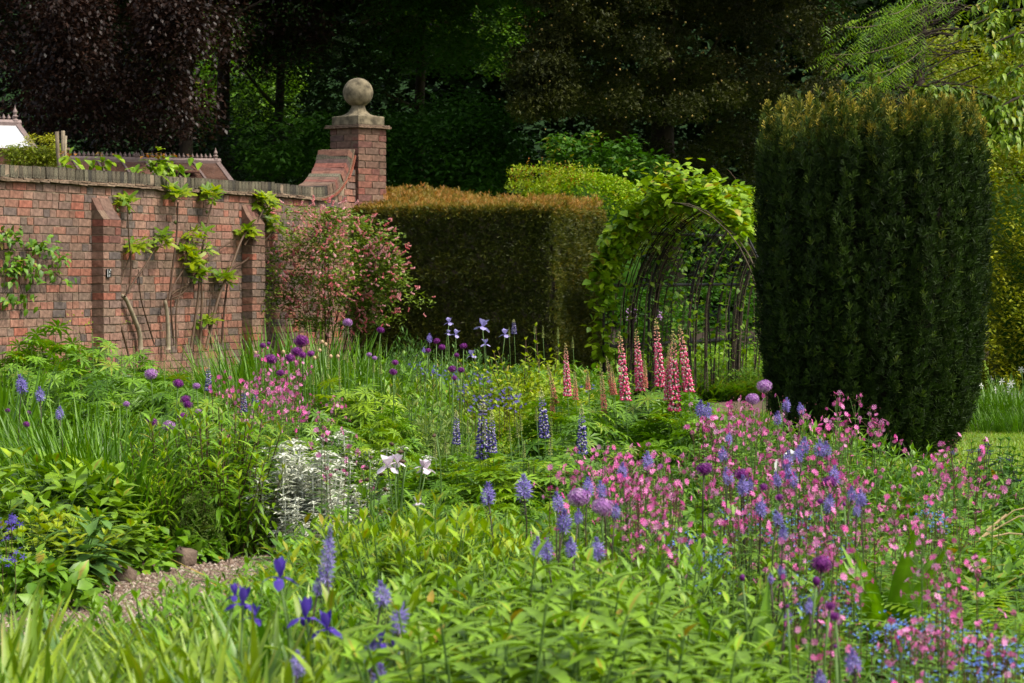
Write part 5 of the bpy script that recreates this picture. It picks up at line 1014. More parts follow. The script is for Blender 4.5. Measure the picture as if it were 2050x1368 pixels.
under(1180, 1560, 33, 37, .35, ['fine', 'grass']); under(1420, 1560, 21, 29, .10, ['grass'])

# ================================================================== FOREGROUND
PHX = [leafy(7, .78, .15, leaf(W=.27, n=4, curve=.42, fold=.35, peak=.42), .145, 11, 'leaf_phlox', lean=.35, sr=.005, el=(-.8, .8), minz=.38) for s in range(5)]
pts = []
for i in range(44):
    px = 800 + (i % 11) * 66 + R.normal(0, 14); row_ = i // 11; Y = 6.15 + row_ * .44 + R.normal(0, .07)
    yt = np.interp(px, [780, 900, 1000, 1120, 1250, 1400, 1500], [1230, 1110, 1080, 1100, 1115, 1170, 1270]) + (3 - row_) * 26; h = hz(yt, Y) * rnd(1, .90, 1.03)[0]; pts.append((px, Y, min(max(h, .36), .86)))
rowlab = ['nearest row', 'second row', 'third row', 'back row', 'rearmost row']
for r_ in range(4): row(PHX, pts[r_ * 11:(r_ + 1) * 11], 'leafy_perennial', 'pale green whorl-leaved clump', 'in the ' + rowlab[r_] + ' of the front mound', 'plant', 'whorl-leaved clumps of the foreground mound', .78, boost=.98)
STR = [blades(105, .62, .11, .034, .45, 'blade_pale', lean=.45) for s in range(3)] + [blades(60, .62, .10, .038, .6, 'blade_green', lean=.45) for s in range(2)]
STL = [leafy(8, .5, .13, LAN, .13, 7, 'leaf_pale', lean=.5, whorl=2, el=(.2, 1.2)) for s in range(2)]
pts = []
for i in range(60):
    px = -70 + (i % 12) * 72 + R.normal(0, 16); row_ = i // 12; Y = 5.2 + row_ * .66 + R.normal(0, .1); yt = np.interp(px, [-60, 100, 200, 300, 420, 600, 760], [1100, 1150, 1215, 1170, 1105, 1105, 1085]) + max(0, 3 - row_) * 40; pts.append((px, Y, min(max(hz(yt, Y), .3), .78)))
for r_ in range(5): row(STR + STL[:1], pts[r_ * 12:(r_ + 1) * 12], 'strap_leaf_clump', 'strappy pale green leaf clump', 'in the ' + rowlab[r_] + ' at the lower left', 'plant', 'strappy leaf clumps at the lower left', .62, boost=1.0)
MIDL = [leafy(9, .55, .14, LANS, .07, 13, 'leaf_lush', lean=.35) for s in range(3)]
pts = [(x, 8.5 + .2 * (x % 2), hz(y, 8.6)) for x, y in ((-25, 1150), (15, 1158), (51, 1165), (88, 1172), (117, 1188), (290, 1170), (255, 1205))] + [(300 + i * 30, 8.3 + .2 * (i % 2), hz(1112 - i * 2, 8.4)) for i in range(7)] + [(440 + i * 38 + R.normal(0, 8), 7.7 + .25 * (i % 3), hz(np.interp(440 + i * 38, [440, 520, 600, 700, 760, 830], [1110, 1110, 1105, 1100, 1080, 1095]), 7.9)) for i in range(10)]
row(MIDL, pts, 'leafy_perennial', 'fresh green small-leaved clump', 'just below the gravel path', 'plant', 'fresh green clumps below the path', .55, boost=.95)
# tall grass-like blades leaning over the path
LONG = [blades(14, .8, .06, .032, .9, 'blade_pale', lean=.8) for s in range(2)]
row(LONG, [(150, 7.6, .70), (235, 7.4, .72), (330, 7.5, .76), (420, 7.6, .72), (70, 7.6, .68), (20, 7.8, .68), (110, 8.0, .66), (290, 7.9, .70), (370, 7.9, .74), (470, 7.8, .74)], 'strap_leaf_clump', 'long arching blades', 'leaning over the gravel', 'plant', 'long arching blades over the path', .8)
# pale mid mound
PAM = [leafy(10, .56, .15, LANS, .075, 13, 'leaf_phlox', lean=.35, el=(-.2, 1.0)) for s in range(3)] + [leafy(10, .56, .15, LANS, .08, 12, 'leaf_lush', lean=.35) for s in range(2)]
pts = [(900 + (i % 12) * 50 + R.normal(0, 12), 8.5 + (i // 12) * .75 + R.normal(0, .1)) for i in range(36)]
pts = [(x, Y, hz(np.interp(x, [880, 1000, 1200, 1400, 1500], [1045, 1045, 1050, 1035, 1060]) + (2 - i // 12) * 24 - 4, Y)) for i, (x, Y) in enumerate(pts)]
for r_ in range(3): row(PAM, pts[r_ * 12:(r_ + 1) * 12], 'leafy_perennial', 'soft pale green clump', 'in the ' + ['front', 'middle', 'rear'][r_] + ' row behind the foreground mound', 'plant', 'soft pale clumps behind the mound', .56, boost=.97)
# yellow-tipped patch
YEL = [leafy(11, .62, .15, LANS, .085, 12, 'leaf_yellow' if s == 0 else 'leaf_lime', lean=.35, el=(0, 1.2), tip=.2) for s in range(3)]
row(YEL, [(x, 9.6 + .4 * (i % 2), hz(y, 9.8)) for i, (x, y) in enumerate([(700, 1062), (740, 1052), (785, 1030), (830, 1012), (875, 1022), (920, 1030), (960, 1052), (1000, 1062), (860, 1010), (800, 1045), (900, 1050)])], 'leafy_perennial', 'yellow-tipped bright green clump', 'right of the path end', 'plant', 'yellow-tipped clumps', .62)
m = MB(); YF = merge([xf(leaf(W=.3, n=1, flat=True), frames([[math.cos(a), math.sin(a), .5]])[0]) for a in np.arange(6) * 1.05])
k = 90; P = np.column_stack([(rnd(k, 770, 960) - 1025) / F * 9.8, np.full(k, 9.7) + R.normal(0, .15, k), rnd(k, .56, .68)]); m.scatter(YF, frames(dirs(rnd(k, 0, 6), rnd(k, -.2, .5)), scale=rnd(k, .018, .03)), P, tint=rnd(k, .8, 1)); obj('yellow_leaf_tips', m.mesh('yellow_leaf_tips', 'leaf_yellow'), kind='stuff', label='golden leaf tips among the yellow-green clumps')
# irises, blue camassias in front
DI = [iris_flower('petal_iris', .044, .06, seed=s) for s in range(3)]; STM = [stem_mesh('stem_green'), stem_mesh('stem_green', bendx=-.04)]; SDK = [stem_mesh('stem_dark', .003), stem_mesh('stem_dark', .003, -.025)]; SAL = [stem_mesh('stem_green', .0035, .02), stem_mesh('stem_dark', .0035, -.015)]
def headed(name, px, py, Y, head, stem, r, label, cat, group, hs=1.0, rot=None, hpart='flower_head', sz=None):
    p = at(px, py, Y); t = obj(name, None, loc=(p.x, p.y, 0), rot=(0, 0, rnd(1, 0, 6.28)[0] if rot is None else rot), label=label, category=cat, group=group)
    obj('stem', stem, t, scale=(1, 1, p.z)); obj(hpart, head, t, loc=(0, 0, p.z), rot=(R.normal(0, .1), R.normal(0, .1), rnd(1, 0, 6)[0]), scale=(r, r, r * (sz or 1))); return t
for i, (x, y, s_, lab) in enumerate([(560, 1160, 1.15, 'highest dutch iris, deep violet blue, below the gravel path'), (486, 1212, 1.0, 'violet iris half hidden in leaves left of the others'), (508, 1240, .8, 'small dark iris below the half hidden one'), (612, 1240, 1.15, 'violet iris with orange spot under the tallest blue spike'), (655, 1262, 1.05, 'violet iris with withered petals beside it'), (470, 1195, .7, 'iris bud showing dark violet at far left of its group'), (762, 1290, .8, 'dark iris low among the blue spikes'), (790, 1305, .8, 'dark iris lowest among the blue spikes'), (822, 1355, .8, 'dark iris at the bottom edge')]):
    headed('dutch_iris', x, y, 6.6, DI[i % 3], STM[i % 2], s_, lab, 'iris', 'deep violet irises in the foreground', rot=i * 1.3 + .9, hpart='flower')
CAM = [camassia_head(s) for s in range(4)] + [camassia_head(9, .16, 40, .034)]
CAMP = [(655, 1122, 44, 7.2, 'tall'), (637, 1175, 26, 7.2, ''), (765, 1192, 40, 6.8, ''), (800, 1240, 46, 6.6, ''), (746, 1312, 46, 6.3, ''), (596, 1330, 38, 6.2, ''), (762, 1362, 44, 6.1, ''), (810, 1290, 24, 6.9, ''), (1048, 977, 38, 0, ''), (977, 990, 34, 0, ''), (1177, 975, 28, 0, ''), (1204, 981, 26, 0, ''), (1117, 1006, 30, 0, ''), (1130, 1044, 34, 0, ''), (1158, 1034, 22, 0, ''), (1233, 1023, 22, 0, ''), (1297, 922, 26, 0, ''), (1246, 943, 24, 0, ''), (1075, 1096, 30, 8.4, ''), (1094, 1101, 32, 8.3, ''), (1143, 1097, 30, 8.5, ''), (1197, 1099, 32, 8.4, ''), (1402, 818, 24, 0, ''), (1416, 824, 24, 0, ''), (1447, 909, 22, 0, ''), (1457, 954, 26, 0, ''), (1487, 973, 30, 0, ''), (1459, 878, 18, 0, ''),
        (1574, 810, 20, 0, ''), (1603, 818, 18, 0, ''), (1557, 837, 20, 0, ''), (1610, 892, 24, 0, ''), (1599, 909, 24, 0, ''), (1576, 922, 28, 0, ''), (1640, 898, 26, 0, ''), (1654, 900, 24, 0, ''), (1578, 947, 22, 0, ''), (1589, 960, 22, 0, ''), (1555, 960, 22, 0, ''), (1671, 952, 28, 0, ''), (1660, 1008, 26, 0, ''), (1705, 989, 22, 0, ''), (1724, 998, 26, 0, ''), (1715, 1021, 20, 0, ''), (1523, 1017, 28, 0, ''), (1557, 1038, 24, 0, ''), (1568, 1068, 24, 0, ''), (1500, 972, 22, 0, ''), (1621, 1215, 25, 0, ''), (1708, 1326, 38, 0, ''), (1643, 1362, 30, 0, ''), (1578, 1234, 20, 0, ''), (1565, 1145, 20, 0, ''), (1543, 1158, 16, 0, ''),
        (43, 770, 28, 15.3, ''), (80, 790, 22, 15.2, ''), (119, 827, 20, 15, ''), (860, 676, 13, 22.5, ''), (848, 700, 9, 22, '')]
hR = lambda py: np.interp(py, [770, 850, 950, 1050, 1150, 1300, 1370], [.84, .75, .70, .67, .63, .58, .56])
CAMP.sort(key=lambda c: c[0]); zone = lambda x, y: ('in the far left bed' if x < 200 else 'by the dark hedge base' if y < 720 else 'among the foreground irises' if x < 860 else 'in the middle drift below the blue lupins' if x < 1260 else 'between the pink lupins and campions' if x < 1490 else 'in the right-hand campion drift')
cnt = {}
for (x, y, w, Y, k) in CAMP:
    if not Y: Y = float(dist(y, hR(y) + (.03 if x < 1300 else 0)))
    zn = zone(x, y); cnt[zn] = cnt.get(zn, 0) + 1; s_ = w / 1.0 / (F / Y) / .076
    headed('camassia', x, y + (4 if k else 2), Y, CAM[4] if k else CAM[cnt[zn] % 4], SDK[cnt[zn] % 2], s_ * (.98 if not k else 1.0), (f'blue-violet starry camassia {zn}, {ORD[cnt[zn] - 1]} from left' if not k else 'tallest blue-violet camassia spike standing above the foreground irises'), 'flower', 'blue-violet camassias', hpart='flower_spike', sz=1.0)
# alliums
AD = [allium_head(110, 'petal_allium_dark', s) for s in range(3)]; AL = [allium_head(120, 'petal_allium_lilac', s + 5) for s in range(3)]; AB = bud_head('petal_allium_dark')
ALL = [(302, 749, 27, 'l'), (357, 768, 22, 'd'), (393, 773, 16, 'l'), (371, 800, 22, 'd'), (376, 811, 20, 'd'), (365, 833, 18, 'd'), (397, 824, 14, 'l'), (253, 809, 14, 'l'), (304, 845, 24, 'd'), (338, 853, 27, 'l'), (383, 875, 12, 'd'), (57, 827, 12, 'd'), (53, 850, 15, 'd'), (15, 822, 11, 'd'),
       (603, 683, 31, 'd'), (594, 704, 24, 'd'), (580, 717, 20, 'd'), (606, 711, 16, 'd'), (622, 708, 16, 'd'), (542, 719, 25, 'd'), (561, 747, 17, 'd'), (526, 692, 14, 'd'), (538, 688, 9, 'd'), (739, 710, 11, 'l'), (750, 717, 11, 'l'), (791, 726, 14, 'd'), (787, 745, 17, 'd'), (762, 661, 16, 'd'), (696, 646, 20, 'l'), (874, 683, 14, 'd'), (885, 695, 14, 'd'), (857, 702, 12, 'd'), (928, 693, 15, 'd'), (914, 711, 11, 'd'), (905, 739, 18, 'd'), (923, 741, 15, 'd'), (910, 757, 12, 'd'),
       (1159, 996, 46, 'l'), (1206, 1015, 44, 'l'), (1410, 939, 33, 'd'), (1485, 950, 30, 'd'), (1530, 773, 31, 'l'), (1507, 799, 28, 'l'), (1528, 975, 18, 'd'), (1561, 996, 18, 'd'), (1660, 966, 32, 'd'), (1642, 1004, 14, 'd'), (1690, 1010, 8, 'b'), (1645, 1129, 41, 'd'), (1634, 1164, 18, 'b'), (1662, 1214, 22, 'd'), (1671, 1234, 22, 'd'), (1672, 1295, 10, 'b'), (1576, 1215, 9, 'b'), (1486, 1157, 14, 'b'), (1322, 935, 12, 'b')]
hL = lambda py: np.interp(py, [640, 680, 720, 760, 820, 880], [1.12, 1.05, .96, .88, .72, .60]); ALL.sort(); cnt = {}
zone2 = lambda x, y: ('beside the blade-leaved clump at left' if x < 240 else 'above the leafy stems in the left bed' if x < 420 else 'over the pink campions before the long blades' if x < 640 else 'around the feathery bush by the hedge' if x < 960 else 'rising from the pale mounds in the middle' if x < 1350 else 'in the campion drift below the yew')
for (x, y, w, k) in ALL:
    Y = float(dist(y, hL(y))) if x < 960 else float(dist(y, hR(y) + (.02 if x > 1300 else 0)))
    if x > 1480 and 900 < y < 1010: Y += .3
    if x > 1480 and y > 1100: Y -= .45
    z_ = zone2(x, y); size = 'big' if w > 40 else 'small' if w < 15 else ''
    nm = {'d': 'dark purple', 'l': 'lilac', 'b': 'half-open purple'}[k]; key = (nm, z_); cnt[key] = cnt.get(key, 0) + 1; one = sum(1 for q in ALL if q[3] == k and zone2(q[0], q[1]) == z_) == 1
    headed('allium', x, y, Y, AB if k == 'b' else (AD if k == 'd' else AL)[cnt[key] % 3], SAL[1 if k == 'd' and w > 26 else 0], w / 2 / (F / Y) * 1.04, f'{size} {nm} allium globe {z_}'.strip() + ('' if one else f', {ORD[cnt[key] - 1]} from left'), 'flower', 'allium globes', sz=.9 if k != 'b' else 1.1)
# ================================================================== CAMPIONS
CPN = [campion(.70, 3, 100 + s, spread=.10) for s in range(6)] + [campion(.70, 2, 200 + s, spread=.06, dens=1.3) for s in range(3)]
LMK = [(1159, 996, 'the bigger lilac allium'), (1206, 1015, 'the second lilac allium'), (1410, 939, 'the lone dark allium on a bare stalk'), (1485, 950, 'the dark allium in the campions'), (1530, 773, 'the highest lilac allium'), (1507, 799, 'the lower of two lilac alliums by the yew'), (1575, 922, 'the white sheet'), (1645, 1129, 'the biggest dark allium'),
       (1788, 1070, 'the tall teasel'), (1665, 962, 'the dark allium behind blue petals'), (1645, 898, 'the paired blue camassias'), (1671, 1234, 'the lowest dark alliums'), (1714, 998, 'the three blue camassias near the teasel'), (1557, 1038, 'the blue camassias left of centre'), (1835, 1120, 'the smaller teasel'), (1970, 1230, 'the corner ferns'), (1970, 1060, 'the dry straw blades'),
       (1985, 910, 'the ink-blue columbines'), (1297, 922, 'the camassia among hot pink flowers'), (1574, 812, 'the camassias before the yew'), (1745, 850, 'the foot of the yew'), (1164, 860, 'the rightmost blue lupin'), (1352, 800, 'the densest pink lupin'), (603, 683, 'the biggest purple allium at the hedge side'), (561, 747, 'the lowest purple allium of the left drift'), (488, 800, 'the dull violet lupin spikes'), (417, 760, 'the bluish lupin spike'), (679, 740, 'the yellow-green lupin'), (635, 880, 'the tallest silver stems'), (1485, 1157, 'the small allium bud in front'), (1850, 1290, 'the bronze leaves'), (1100, 1040, 'the left-hand blue camassias')]
def whereis(x, y):
    d = [((x - a) ** 2 + (y - b) ** 2, a, b, w) for a, b, w in LMK]; _, a, b, w = min(d); dx, dy = x - a, y - b; r = math.hypot(dx, dy); near = 'close ' if r < 28 else 'well ' if r > 75 else ''
    v = 'above ' if dy < -.4 * abs(dx) else 'below ' if dy > .4 * abs(dx) else ''; h_ = 'left of ' if dx < -.4 * abs(dy) else 'right of ' if dx > .4 * abs(dy) else ''
    return near + (v + ('and ' if v and h_ else '') + h_ if v or h_ else 'beside ') + w
def drift(pts, what, grp, h=None, s0=1.0):
    for i, (x, y, *r) in enumerate(pts):
        hh = r[0] if r else hR(y); Y = float(dist(y, hh)); sc = hh / .70; parts, FL = CPN[int(R.integers(len(CPN)))]
        t = place('pink_campion', parts, gx(x, Y), Y, min(sc, 1.1) * s0, None, what + ' ' + whereis(x, y), 'flower', grp, sz=sc)
        for c, e, s_ in FL: obj('flower', CFL[int(R.integers(3))], t, loc=c, rot=tuple(e), scale=(s_, s_, s_))
ZONES = [(1715, 1035, 1860, 1240), (1455, 1080, 1580, 1330), (1905, 1150, 2060, 1275), (1540, 925, 1602, 965)]
def poly_pts(n, poly, dmin=0):
    poly = np.array(poly, float); x0, y0 = poly.min(0); x1, y1 = poly.max(0); out = []
    while len(out) < n:
        x, y = R.uniform(x0, x1), R.uniform(y0, y1); ins = False; j = len(poly) - 1
        for i in range(len(poly)):
            if (poly[i, 1] > y) != (poly[j, 1] > y) and x < (poly[j, 0] - poly[i, 0]) * (y - poly[i, 1]) / (poly[j, 1] - poly[i, 1]) + poly[i, 0]: ins = not ins
            j = i
        if ins and not any(a <= x <= c and b <= y <= d for a, b, c, d in ZONES): out.append((x, y))
    return out
drift(poly_pts(34, [(1190, 920), (1260, 905), (1330, 915), (1340, 960), (1300, 1000), (1200, 990)]) + [(1174, 898), (1204, 890), (1090, 962), (1124, 945), (1098, 1018), (1240, 1020), (1275, 1040)], 'hot pink campion', 'campions behind the two lilac alliums')
drift([(1349, 915), (1332, 1046), (1325, 1020), (1312, 1050), (1400, 1040), (1390, 1008)], 'stray pink campion', 'stray campions in the middle')
drift(poly_pts(38, [(1390, 850), (1500, 775), (1600, 800), (1690, 850), (1760, 880), (1700, 900), (1620, 880), (1500, 900), (1420, 900)]), 'pink campion', 'campions in the upper drift by the yew')
drift([(1672, 790), (1700, 795), (1722, 812), (1745, 842), (1752, 850), (1738, 838), (1690, 800)], 'tall campion stalk', 'tall campions against the yew', )
drift(poly_pts(34, [(1400, 910), (1500, 890), (1640, 900), (1760, 940), (1840, 985), (1850, 1060), (1700, 1010), (1560, 985), (1440, 960)]), 'crowded pink campion', 'campions in the middle of the right drift')
drift(poly_pts(18, [(1440, 990), (1560, 1010), (1700, 1030), (1880, 1060), (1940, 1110), (1900, 1150), (1700, 1110), (1520, 1070)]), 'pale pink campion', 'campions in the lower right drift')
drift(poly_pts(16, [(1560, 1140), (1700, 1150), (1960, 1180), (1990, 1260), (1800, 1300), (1640, 1260)]), 'scattered pink campion', 'campions among the forget-me-nots')
drift([(1865, 900), (1870, 925), (1905, 912), (1940, 890), (1945, 900), (1912, 925), (1965, 960), (1890, 955), (1918, 960)], 'slender campion', 'campions at the lawn edge')
drift([(1855, 1040), (1950, 1110), (1965, 1135), (1998, 1255), (2025, 1290), (1940, 1290), (1845, 1300)], 'lone pink campion', 'campions at the right edge')
LP = [(x, y, np.interp(y, [700, 850], [.92, .8])) for x, y in poly_pts(26, [(430, 742), (500, 722), (600, 700), (612, 760), (560, 800), (470, 790), (440, 780)])]
drift(LP, 'bright pink campion', 'campions in the left bed')
drift([(636, 800, .72), (650, 797, .72), (625, 820, .69), (648, 815, .7), (660, 808, .71), (640, 828, .68), (690, 875, .74), (672, 860, .74), (655, 868, .75)], 'pink campion', 'campions over the silver plants')

# ================================================================== LUPINS
LPK = [lupin_spike(.42, .038, 19, 9, 'lupin_pink', s, .62) for s in range(4)]; LPC = [lupin_spike(.36, .028, 22, 8, 'lupin_peach', s, .35) for s in range(3)]
LBL = [lupin_spike(.32, .034, 16, 9, 'lupin_blue', s, .55) for s in range(3)]; LGR = [lupin_spike(.22, .017, 18, 7, 'lupin_lemon', s, .0) for s in range(3)]
LFO = {'lush': [lupin_leaves(120, .36, 1.0, .12, 'leaf_lush') for s in range(3)], 'yel': [lupin_leaves(120, .34, 1.0, .105, 'leaf_lime') for s in range(2)], 'mid': [lupin_leaves(120, .38, 1.0, .125, 'leaf_mid') for s in range(3)]}
def lupin(px, Y, h, fol, spikes, label, r=1.0, group='lupins'):
    X = gx(px, Y); t = obj('lupin', None, loc=(X, Y, 0), label=label, category='flower', group=group); rz = rnd(1, 0, 6.28)[0]
    for pn, me in LFO[fol][int(R.integers(len(LFO[fol])))]: obj(pn, me, t, rot=(0, 0, rz), scale=(r, r, h))
    for (tx, ty, bx, by, kind) in spikes:
        Ys = Y + R.normal(0, .05); T_, B_ = at(tx, ty, Ys), at(bx, by, Ys); d = T_ - B_; L = d.length; src, L0, w = {'p': (LPK, .42, 1), 'c': (LPC, .36, 1), 'b': (LBL, .32, 1), 'g': (LGR, .22, 1)}[kind]
        e = d.to_track_quat('Z', 'Y').to_euler(); sc = L / L0; wd = min(1.15, max(.62, sc)) * (1.3 if kind == 'b' else 1.12) if kind in 'pb' else min(1.2, max(.7, sc)); o = obj('flower_spike', src[int(R.integers(len(src)))], t, loc=(B_.x - X, B_.y - Y, B_.z), rot=tuple(e), scale=(wd, wd, sc))
        obj('stem', STM[0], t, loc=(B_.x - X, B_.y - Y, 0), scale=(.6, .6, B_.z + .02))
    return t
G = 'pink lupins in front of the tunnel'
lupin(1118, 16.0, .80, 'lush', [(1096, 728, 1113, 806, 'c'), (1132, 690, 1136, 791, 'p'), (1150, 742, 1153, 800, 'c'), (1176, 743, 1177, 780, 'c'), (1103, 778, 1107, 833, 'c')], 'lupin with one tall pink and several peach spikes at the left of the group', group=G)
lupin(1215, 15.8, .76, 'lush', [(1202, 728, 1210, 827, 'c'), (1214, 715, 1227, 789, 'c'), (1223, 732, 1230, 789, 'c'), (1240, 666, 1252, 799, 'p')], 'lupin with peach spikes left of one tall pink spike', group=G)
lupin(1300, 16.2, .84, 'mid', [(1273, 662, 1282, 780, 'p'), (1290, 721, 1292, 776, 'c'), (1313, 641, 1322, 772, 'p')], 'lupin with two tall slender pink spikes before the tunnel post', group=G)
lupin(1362, 15.7, .80, 'lush', [(1339, 690, 1341, 745, 'c'), (1347, 667, 1351, 820, 'p'), (1360, 652, 1379, 782, 'p'), (1338, 705, 1336, 800, 'p')], 'lupin with the densest and brightest pink spikes at the right', group=G)
row(LFO['mid'], [(1140, 15.0, .64), (1230, 14.9, .62), (1320, 15.0, .66), (1400, 15.2, .72), (1270, 14.4, .55), (1180, 15.5, .74), (1340, 14.5, .55), (1410, 14.4, .58), (1405, 16.3, .82), (1160, 16.5, .84), (1250, 16.5, .84), (1360, 16.6, .86)], 'lupin_foliage', 'flowerless mound of lupin leaves', 'under the pink spikes', 'plant', 'lupin leaf mounds under the pink spikes', 1.0, boost=1.04)
G = 'blue lupins'
lupin(970, 13.7, .62, 'yel', [(966, 796, 966, 915, 'b'), (984, 823, 986, 905, 'b'), (970, 835, 968, 880, 'g')], 'dark blue and white lupin with two spikes side by side', group=G)
lupin(912, 14.0, .58, 'lush', [(913, 822, 914, 888, 'b'), (871, 876, 871, 915, 'g'), (891, 880, 892, 906, 'g'), (936, 840, 937, 866, 'g')], 'lupin with one short blue spike left of the double one', group=G)
lupin(1092, 14.0, .62, 'lush', [(1083, 778, 1090, 875, 'b'), (1104, 837, 1101, 909, 'g'), (1073, 814, 1074, 842, 'g')], 'tall blue lupin left of the peach spikes with a pale spike below', group=G)
lupin(1160, 13.6, .58, 'lush', [(1164, 812, 1165, 907, 'b')], 'single blue and white lupin spike below the pink group', group=G)
lupin(1035, 13.6, .60, 'yel', [(1033, 833, 1037, 875, 'g'), (1042, 829, 1043, 862, 'g'), (1020, 856, 1021, 882, 'g'), (1048, 880, 1048, 915, 'g'), (1068, 920, 1068, 949, 'g'), (1058, 918, 1059, 945, 'g')], 'lupin with small lemon-green unopened spikes between the blue ones', group=G)
lupin(1327, 12.9, .42, 'mid', [(1327, 908, 1328, 935, 'g')], 'tiny lemon lupin bud right of the pink campion group', r=.7, group=G)
row(LFO['lush'] + LFO['yel'], [(905, 13.1, .45), (1000, 13.0, .48), (950, 12.4, .46), (1060, 12.7, .46), (1020, 12.1, .42), (1110, 13.0, .45), (1150, 12.5, .42), (880, 13.6, .45), (980, 11.8, .40), (1080, 11.8, .42)], 'lupin_foliage', 'bright flowerless mound of lupin leaves', 'below the blue lupins', 'plant', 'lupin leaf mounds below the blue lupins', 1.0)
G = 'budding lupins in the left bed'
lupin(60, 20.5, 1.06, 'lush', [(76, 690, 76, 712, 'g'), (82, 703, 82, 722, 'g'), (45, 720, 46, 740, 'g')], 'budding lupin clump nearest the left edge', group=G)
lupin(157, 19.0, 1.0, 'lush', [(158, 670, 159, 730, 'c'), (161, 745, 162, 782, 'g'), (184, 662, 185, 686, 'g')], 'lupin clump with one tall creamy spike below the first buttress', group=G)
lupin(243, 18.6, .94, 'mid', [(243, 706, 244, 745, 'g'), (268, 693, 268, 722, 'g'), (210, 700, 211, 722, 'g')], 'lupin clump with thin lemon spikes right of the creamy one', group=G)
lupin(330, 18.2, .86, 'mid', [(329, 717, 329, 750, 'g')], 'lupin clump with one thin spike left of the pink campions', group=G)
lupin(395, 17.0, .76, 'mid', [(384, 722, 385, 760, 'g'), (417, 725, 417, 782, 'b'), (409, 772, 410, 805, 'g'), (440, 700, 440, 720, 'g')], 'lupin clump with a short bluish spike beside the campions', group=G)
lupin(500, 15.8, .66, 'mid', [(488, 775, 488, 825, 'b'), (511, 780, 511, 812, 'b'), (454, 780, 455, 805, 'g'), (500, 760, 500, 780, 'g')], 'lupin clump with two dull violet spikes above the leafy stems', group=G)
row(LFO['mid'] + LFO['lush'], [(20, 19.8, .86), (110, 19.6, .84), (200, 19.8, .82), (290, 19.4, .74), (120, 18.6, .72), (210, 18.0, .66), (300, 17.4, .62), (60, 18.8, .76), (370, 17.8, .64), (440, 16.4, .58), (340, 16.8, .6), (250, 17.2, .60), (160, 17.6, .66), (180, 20.8, .96), (110, 20.9, .98), (270, 20.5, .86), (480, 15.2, .52), (540, 15.4, .52), (420, 15.6, .54)], 'lupin_foliage', 'dark green mound of lupin leaves', 'filling the back of the left bed', 'plant', 'lupin leaf mounds in the left bed', 1.0, boost=1.15)
lupin(675, 17.2, .88, 'yel', [(656, 695, 657, 738, 'g'), (679, 715, 680, 760, 'g'), (627, 745, 627, 770, 'g'), (646, 745, 646, 770, 'g'), (680, 758, 680, 780, 'g'), (695, 704, 695, 725, 'g')], 'yellow-green lupin clump with lemon spikes right of the campions', group='middle lupins')
lupin(745, 17.0, .84, 'yel', [(709, 714, 709, 738, 'g'), (762, 722, 762, 748, 'g'), (748, 725, 748, 745, 'g'), (688, 708, 688, 720, 'g')], 'yellow-green lupin clump left of the grey-leaved bush', group='middle lupins')
row(LFO['yel'] + LFO['lush'], [(630, 16.6, .62), (700, 16.4, .62), (760, 16.4, .60), (670, 15.8, .52), (730, 15.8, .52), (610, 15.8, .50), (790, 16.8, .6), (580, 15.9, .48)], 'lupin_foliage', 'yellow-green mound of lupin leaves', 'in the middle bed', 'plant', 'yellow-green lupin leaf mounds', 1.0, boost=1.12)
lupin(1060, 21.5, .78, 'lush', [(1028, 640, 1029, 668, 'b'), (1019, 655, 1019, 672, 'g'), (1087, 652, 1087, 676, 'g'), (1117, 655, 1117, 678, 'g'), (1070, 652, 1070, 668, 'g'), (1146, 675, 1147, 696, 'g')], 'lupins with tiny pale spikes against the dark foot of the hedge', group='lupins by the hedge')

# ================================================================== LEFT BED
BIS = [leafy(16, .62, .26, OVA, .19, 6, 'leaf_lime' if s == 1 else 'leaf_phlox', lean=.5, el=(-.3, .9), whorl=2, minz=.3) for s in range(3)]
row(BIS, [(15, 14.2, .58), (75, 14.0, .58), (135, 13.9, .50), (190, 13.8, .40), (50, 13.2, .46), (120, 13.1, .40), (0, 13.4, .48), (225, 13.6, .28), (170, 13.3, .32)], 'broad_leaf_clump', 'bright broad-leaved clump', 'in front of the blades at lower left', 'plant', 'broad-leaved clumps at the left', .62)
ELC = [leafy(9, .5, .13, OVA, .10, 8, 'leaf_yellow', lean=.4) for s in range(2)]
row(ELC, [(90, 12.6, .42), (150, 12.7, .36), (60, 12.3, .40), (225, 13.5, .22)], 'leafy_perennial', 'light green soft-leaved plant', 'low by the edging stones', 'plant', 'soft-leaved plants by the stones', .5)
BLA = [blades(150, .85, .16, .020, .35, 'blade_green', lean=.32) for s in range(3)]
row(BLA, [(105, 15.0, .80), (160, 14.7, .80), (215, 14.4, .76), (265, 14.3, .66), (185, 15.4, .88), (130, 15.6, .86), (240, 15.0, .82), (285, 14.7, .62)], 'blade_leaf_clump', 'tall fine green blades', 'in the middle of the left bed', 'plant', 'fine blade clumps in the left bed', .85, boost=1.12)
row([blades(60, .9, .10, .028, .25, 'blade_green', lean=.25) for s in range(2)], [(5, 17.5, .98), (40, 18.0, .98), (-20, 16.5, .92), (15, 21.5, 1.10), (62, 22, 1.05), (330, 15.8, .75), (395, 15.4, .72), (280, 19.6, .95), (215, 21.6, 1.02)], 'blade_leaf_clump', 'stiff upright sword leaves', 'along the left side', 'plant', 'sword-leaf clumps along the left', .9, boost=1.1)
DARKB = [blades(14, .85, .12, .018, .12, 'leaf_beech', lean=.25) for s in range(1)]
row(DARKB, [(12, 21.8, 1.0), (55, 22.2, 1.05), (275, 15.2, .76)], 'dark_grass', 'few dark maroon blades', 'standing among green leaves', 'grass', 'dark maroon blades', .85)
CRO = [blades(150, 1.15, .22, .022, .30, 'blade_green', lean=.33) for s in range(3)]
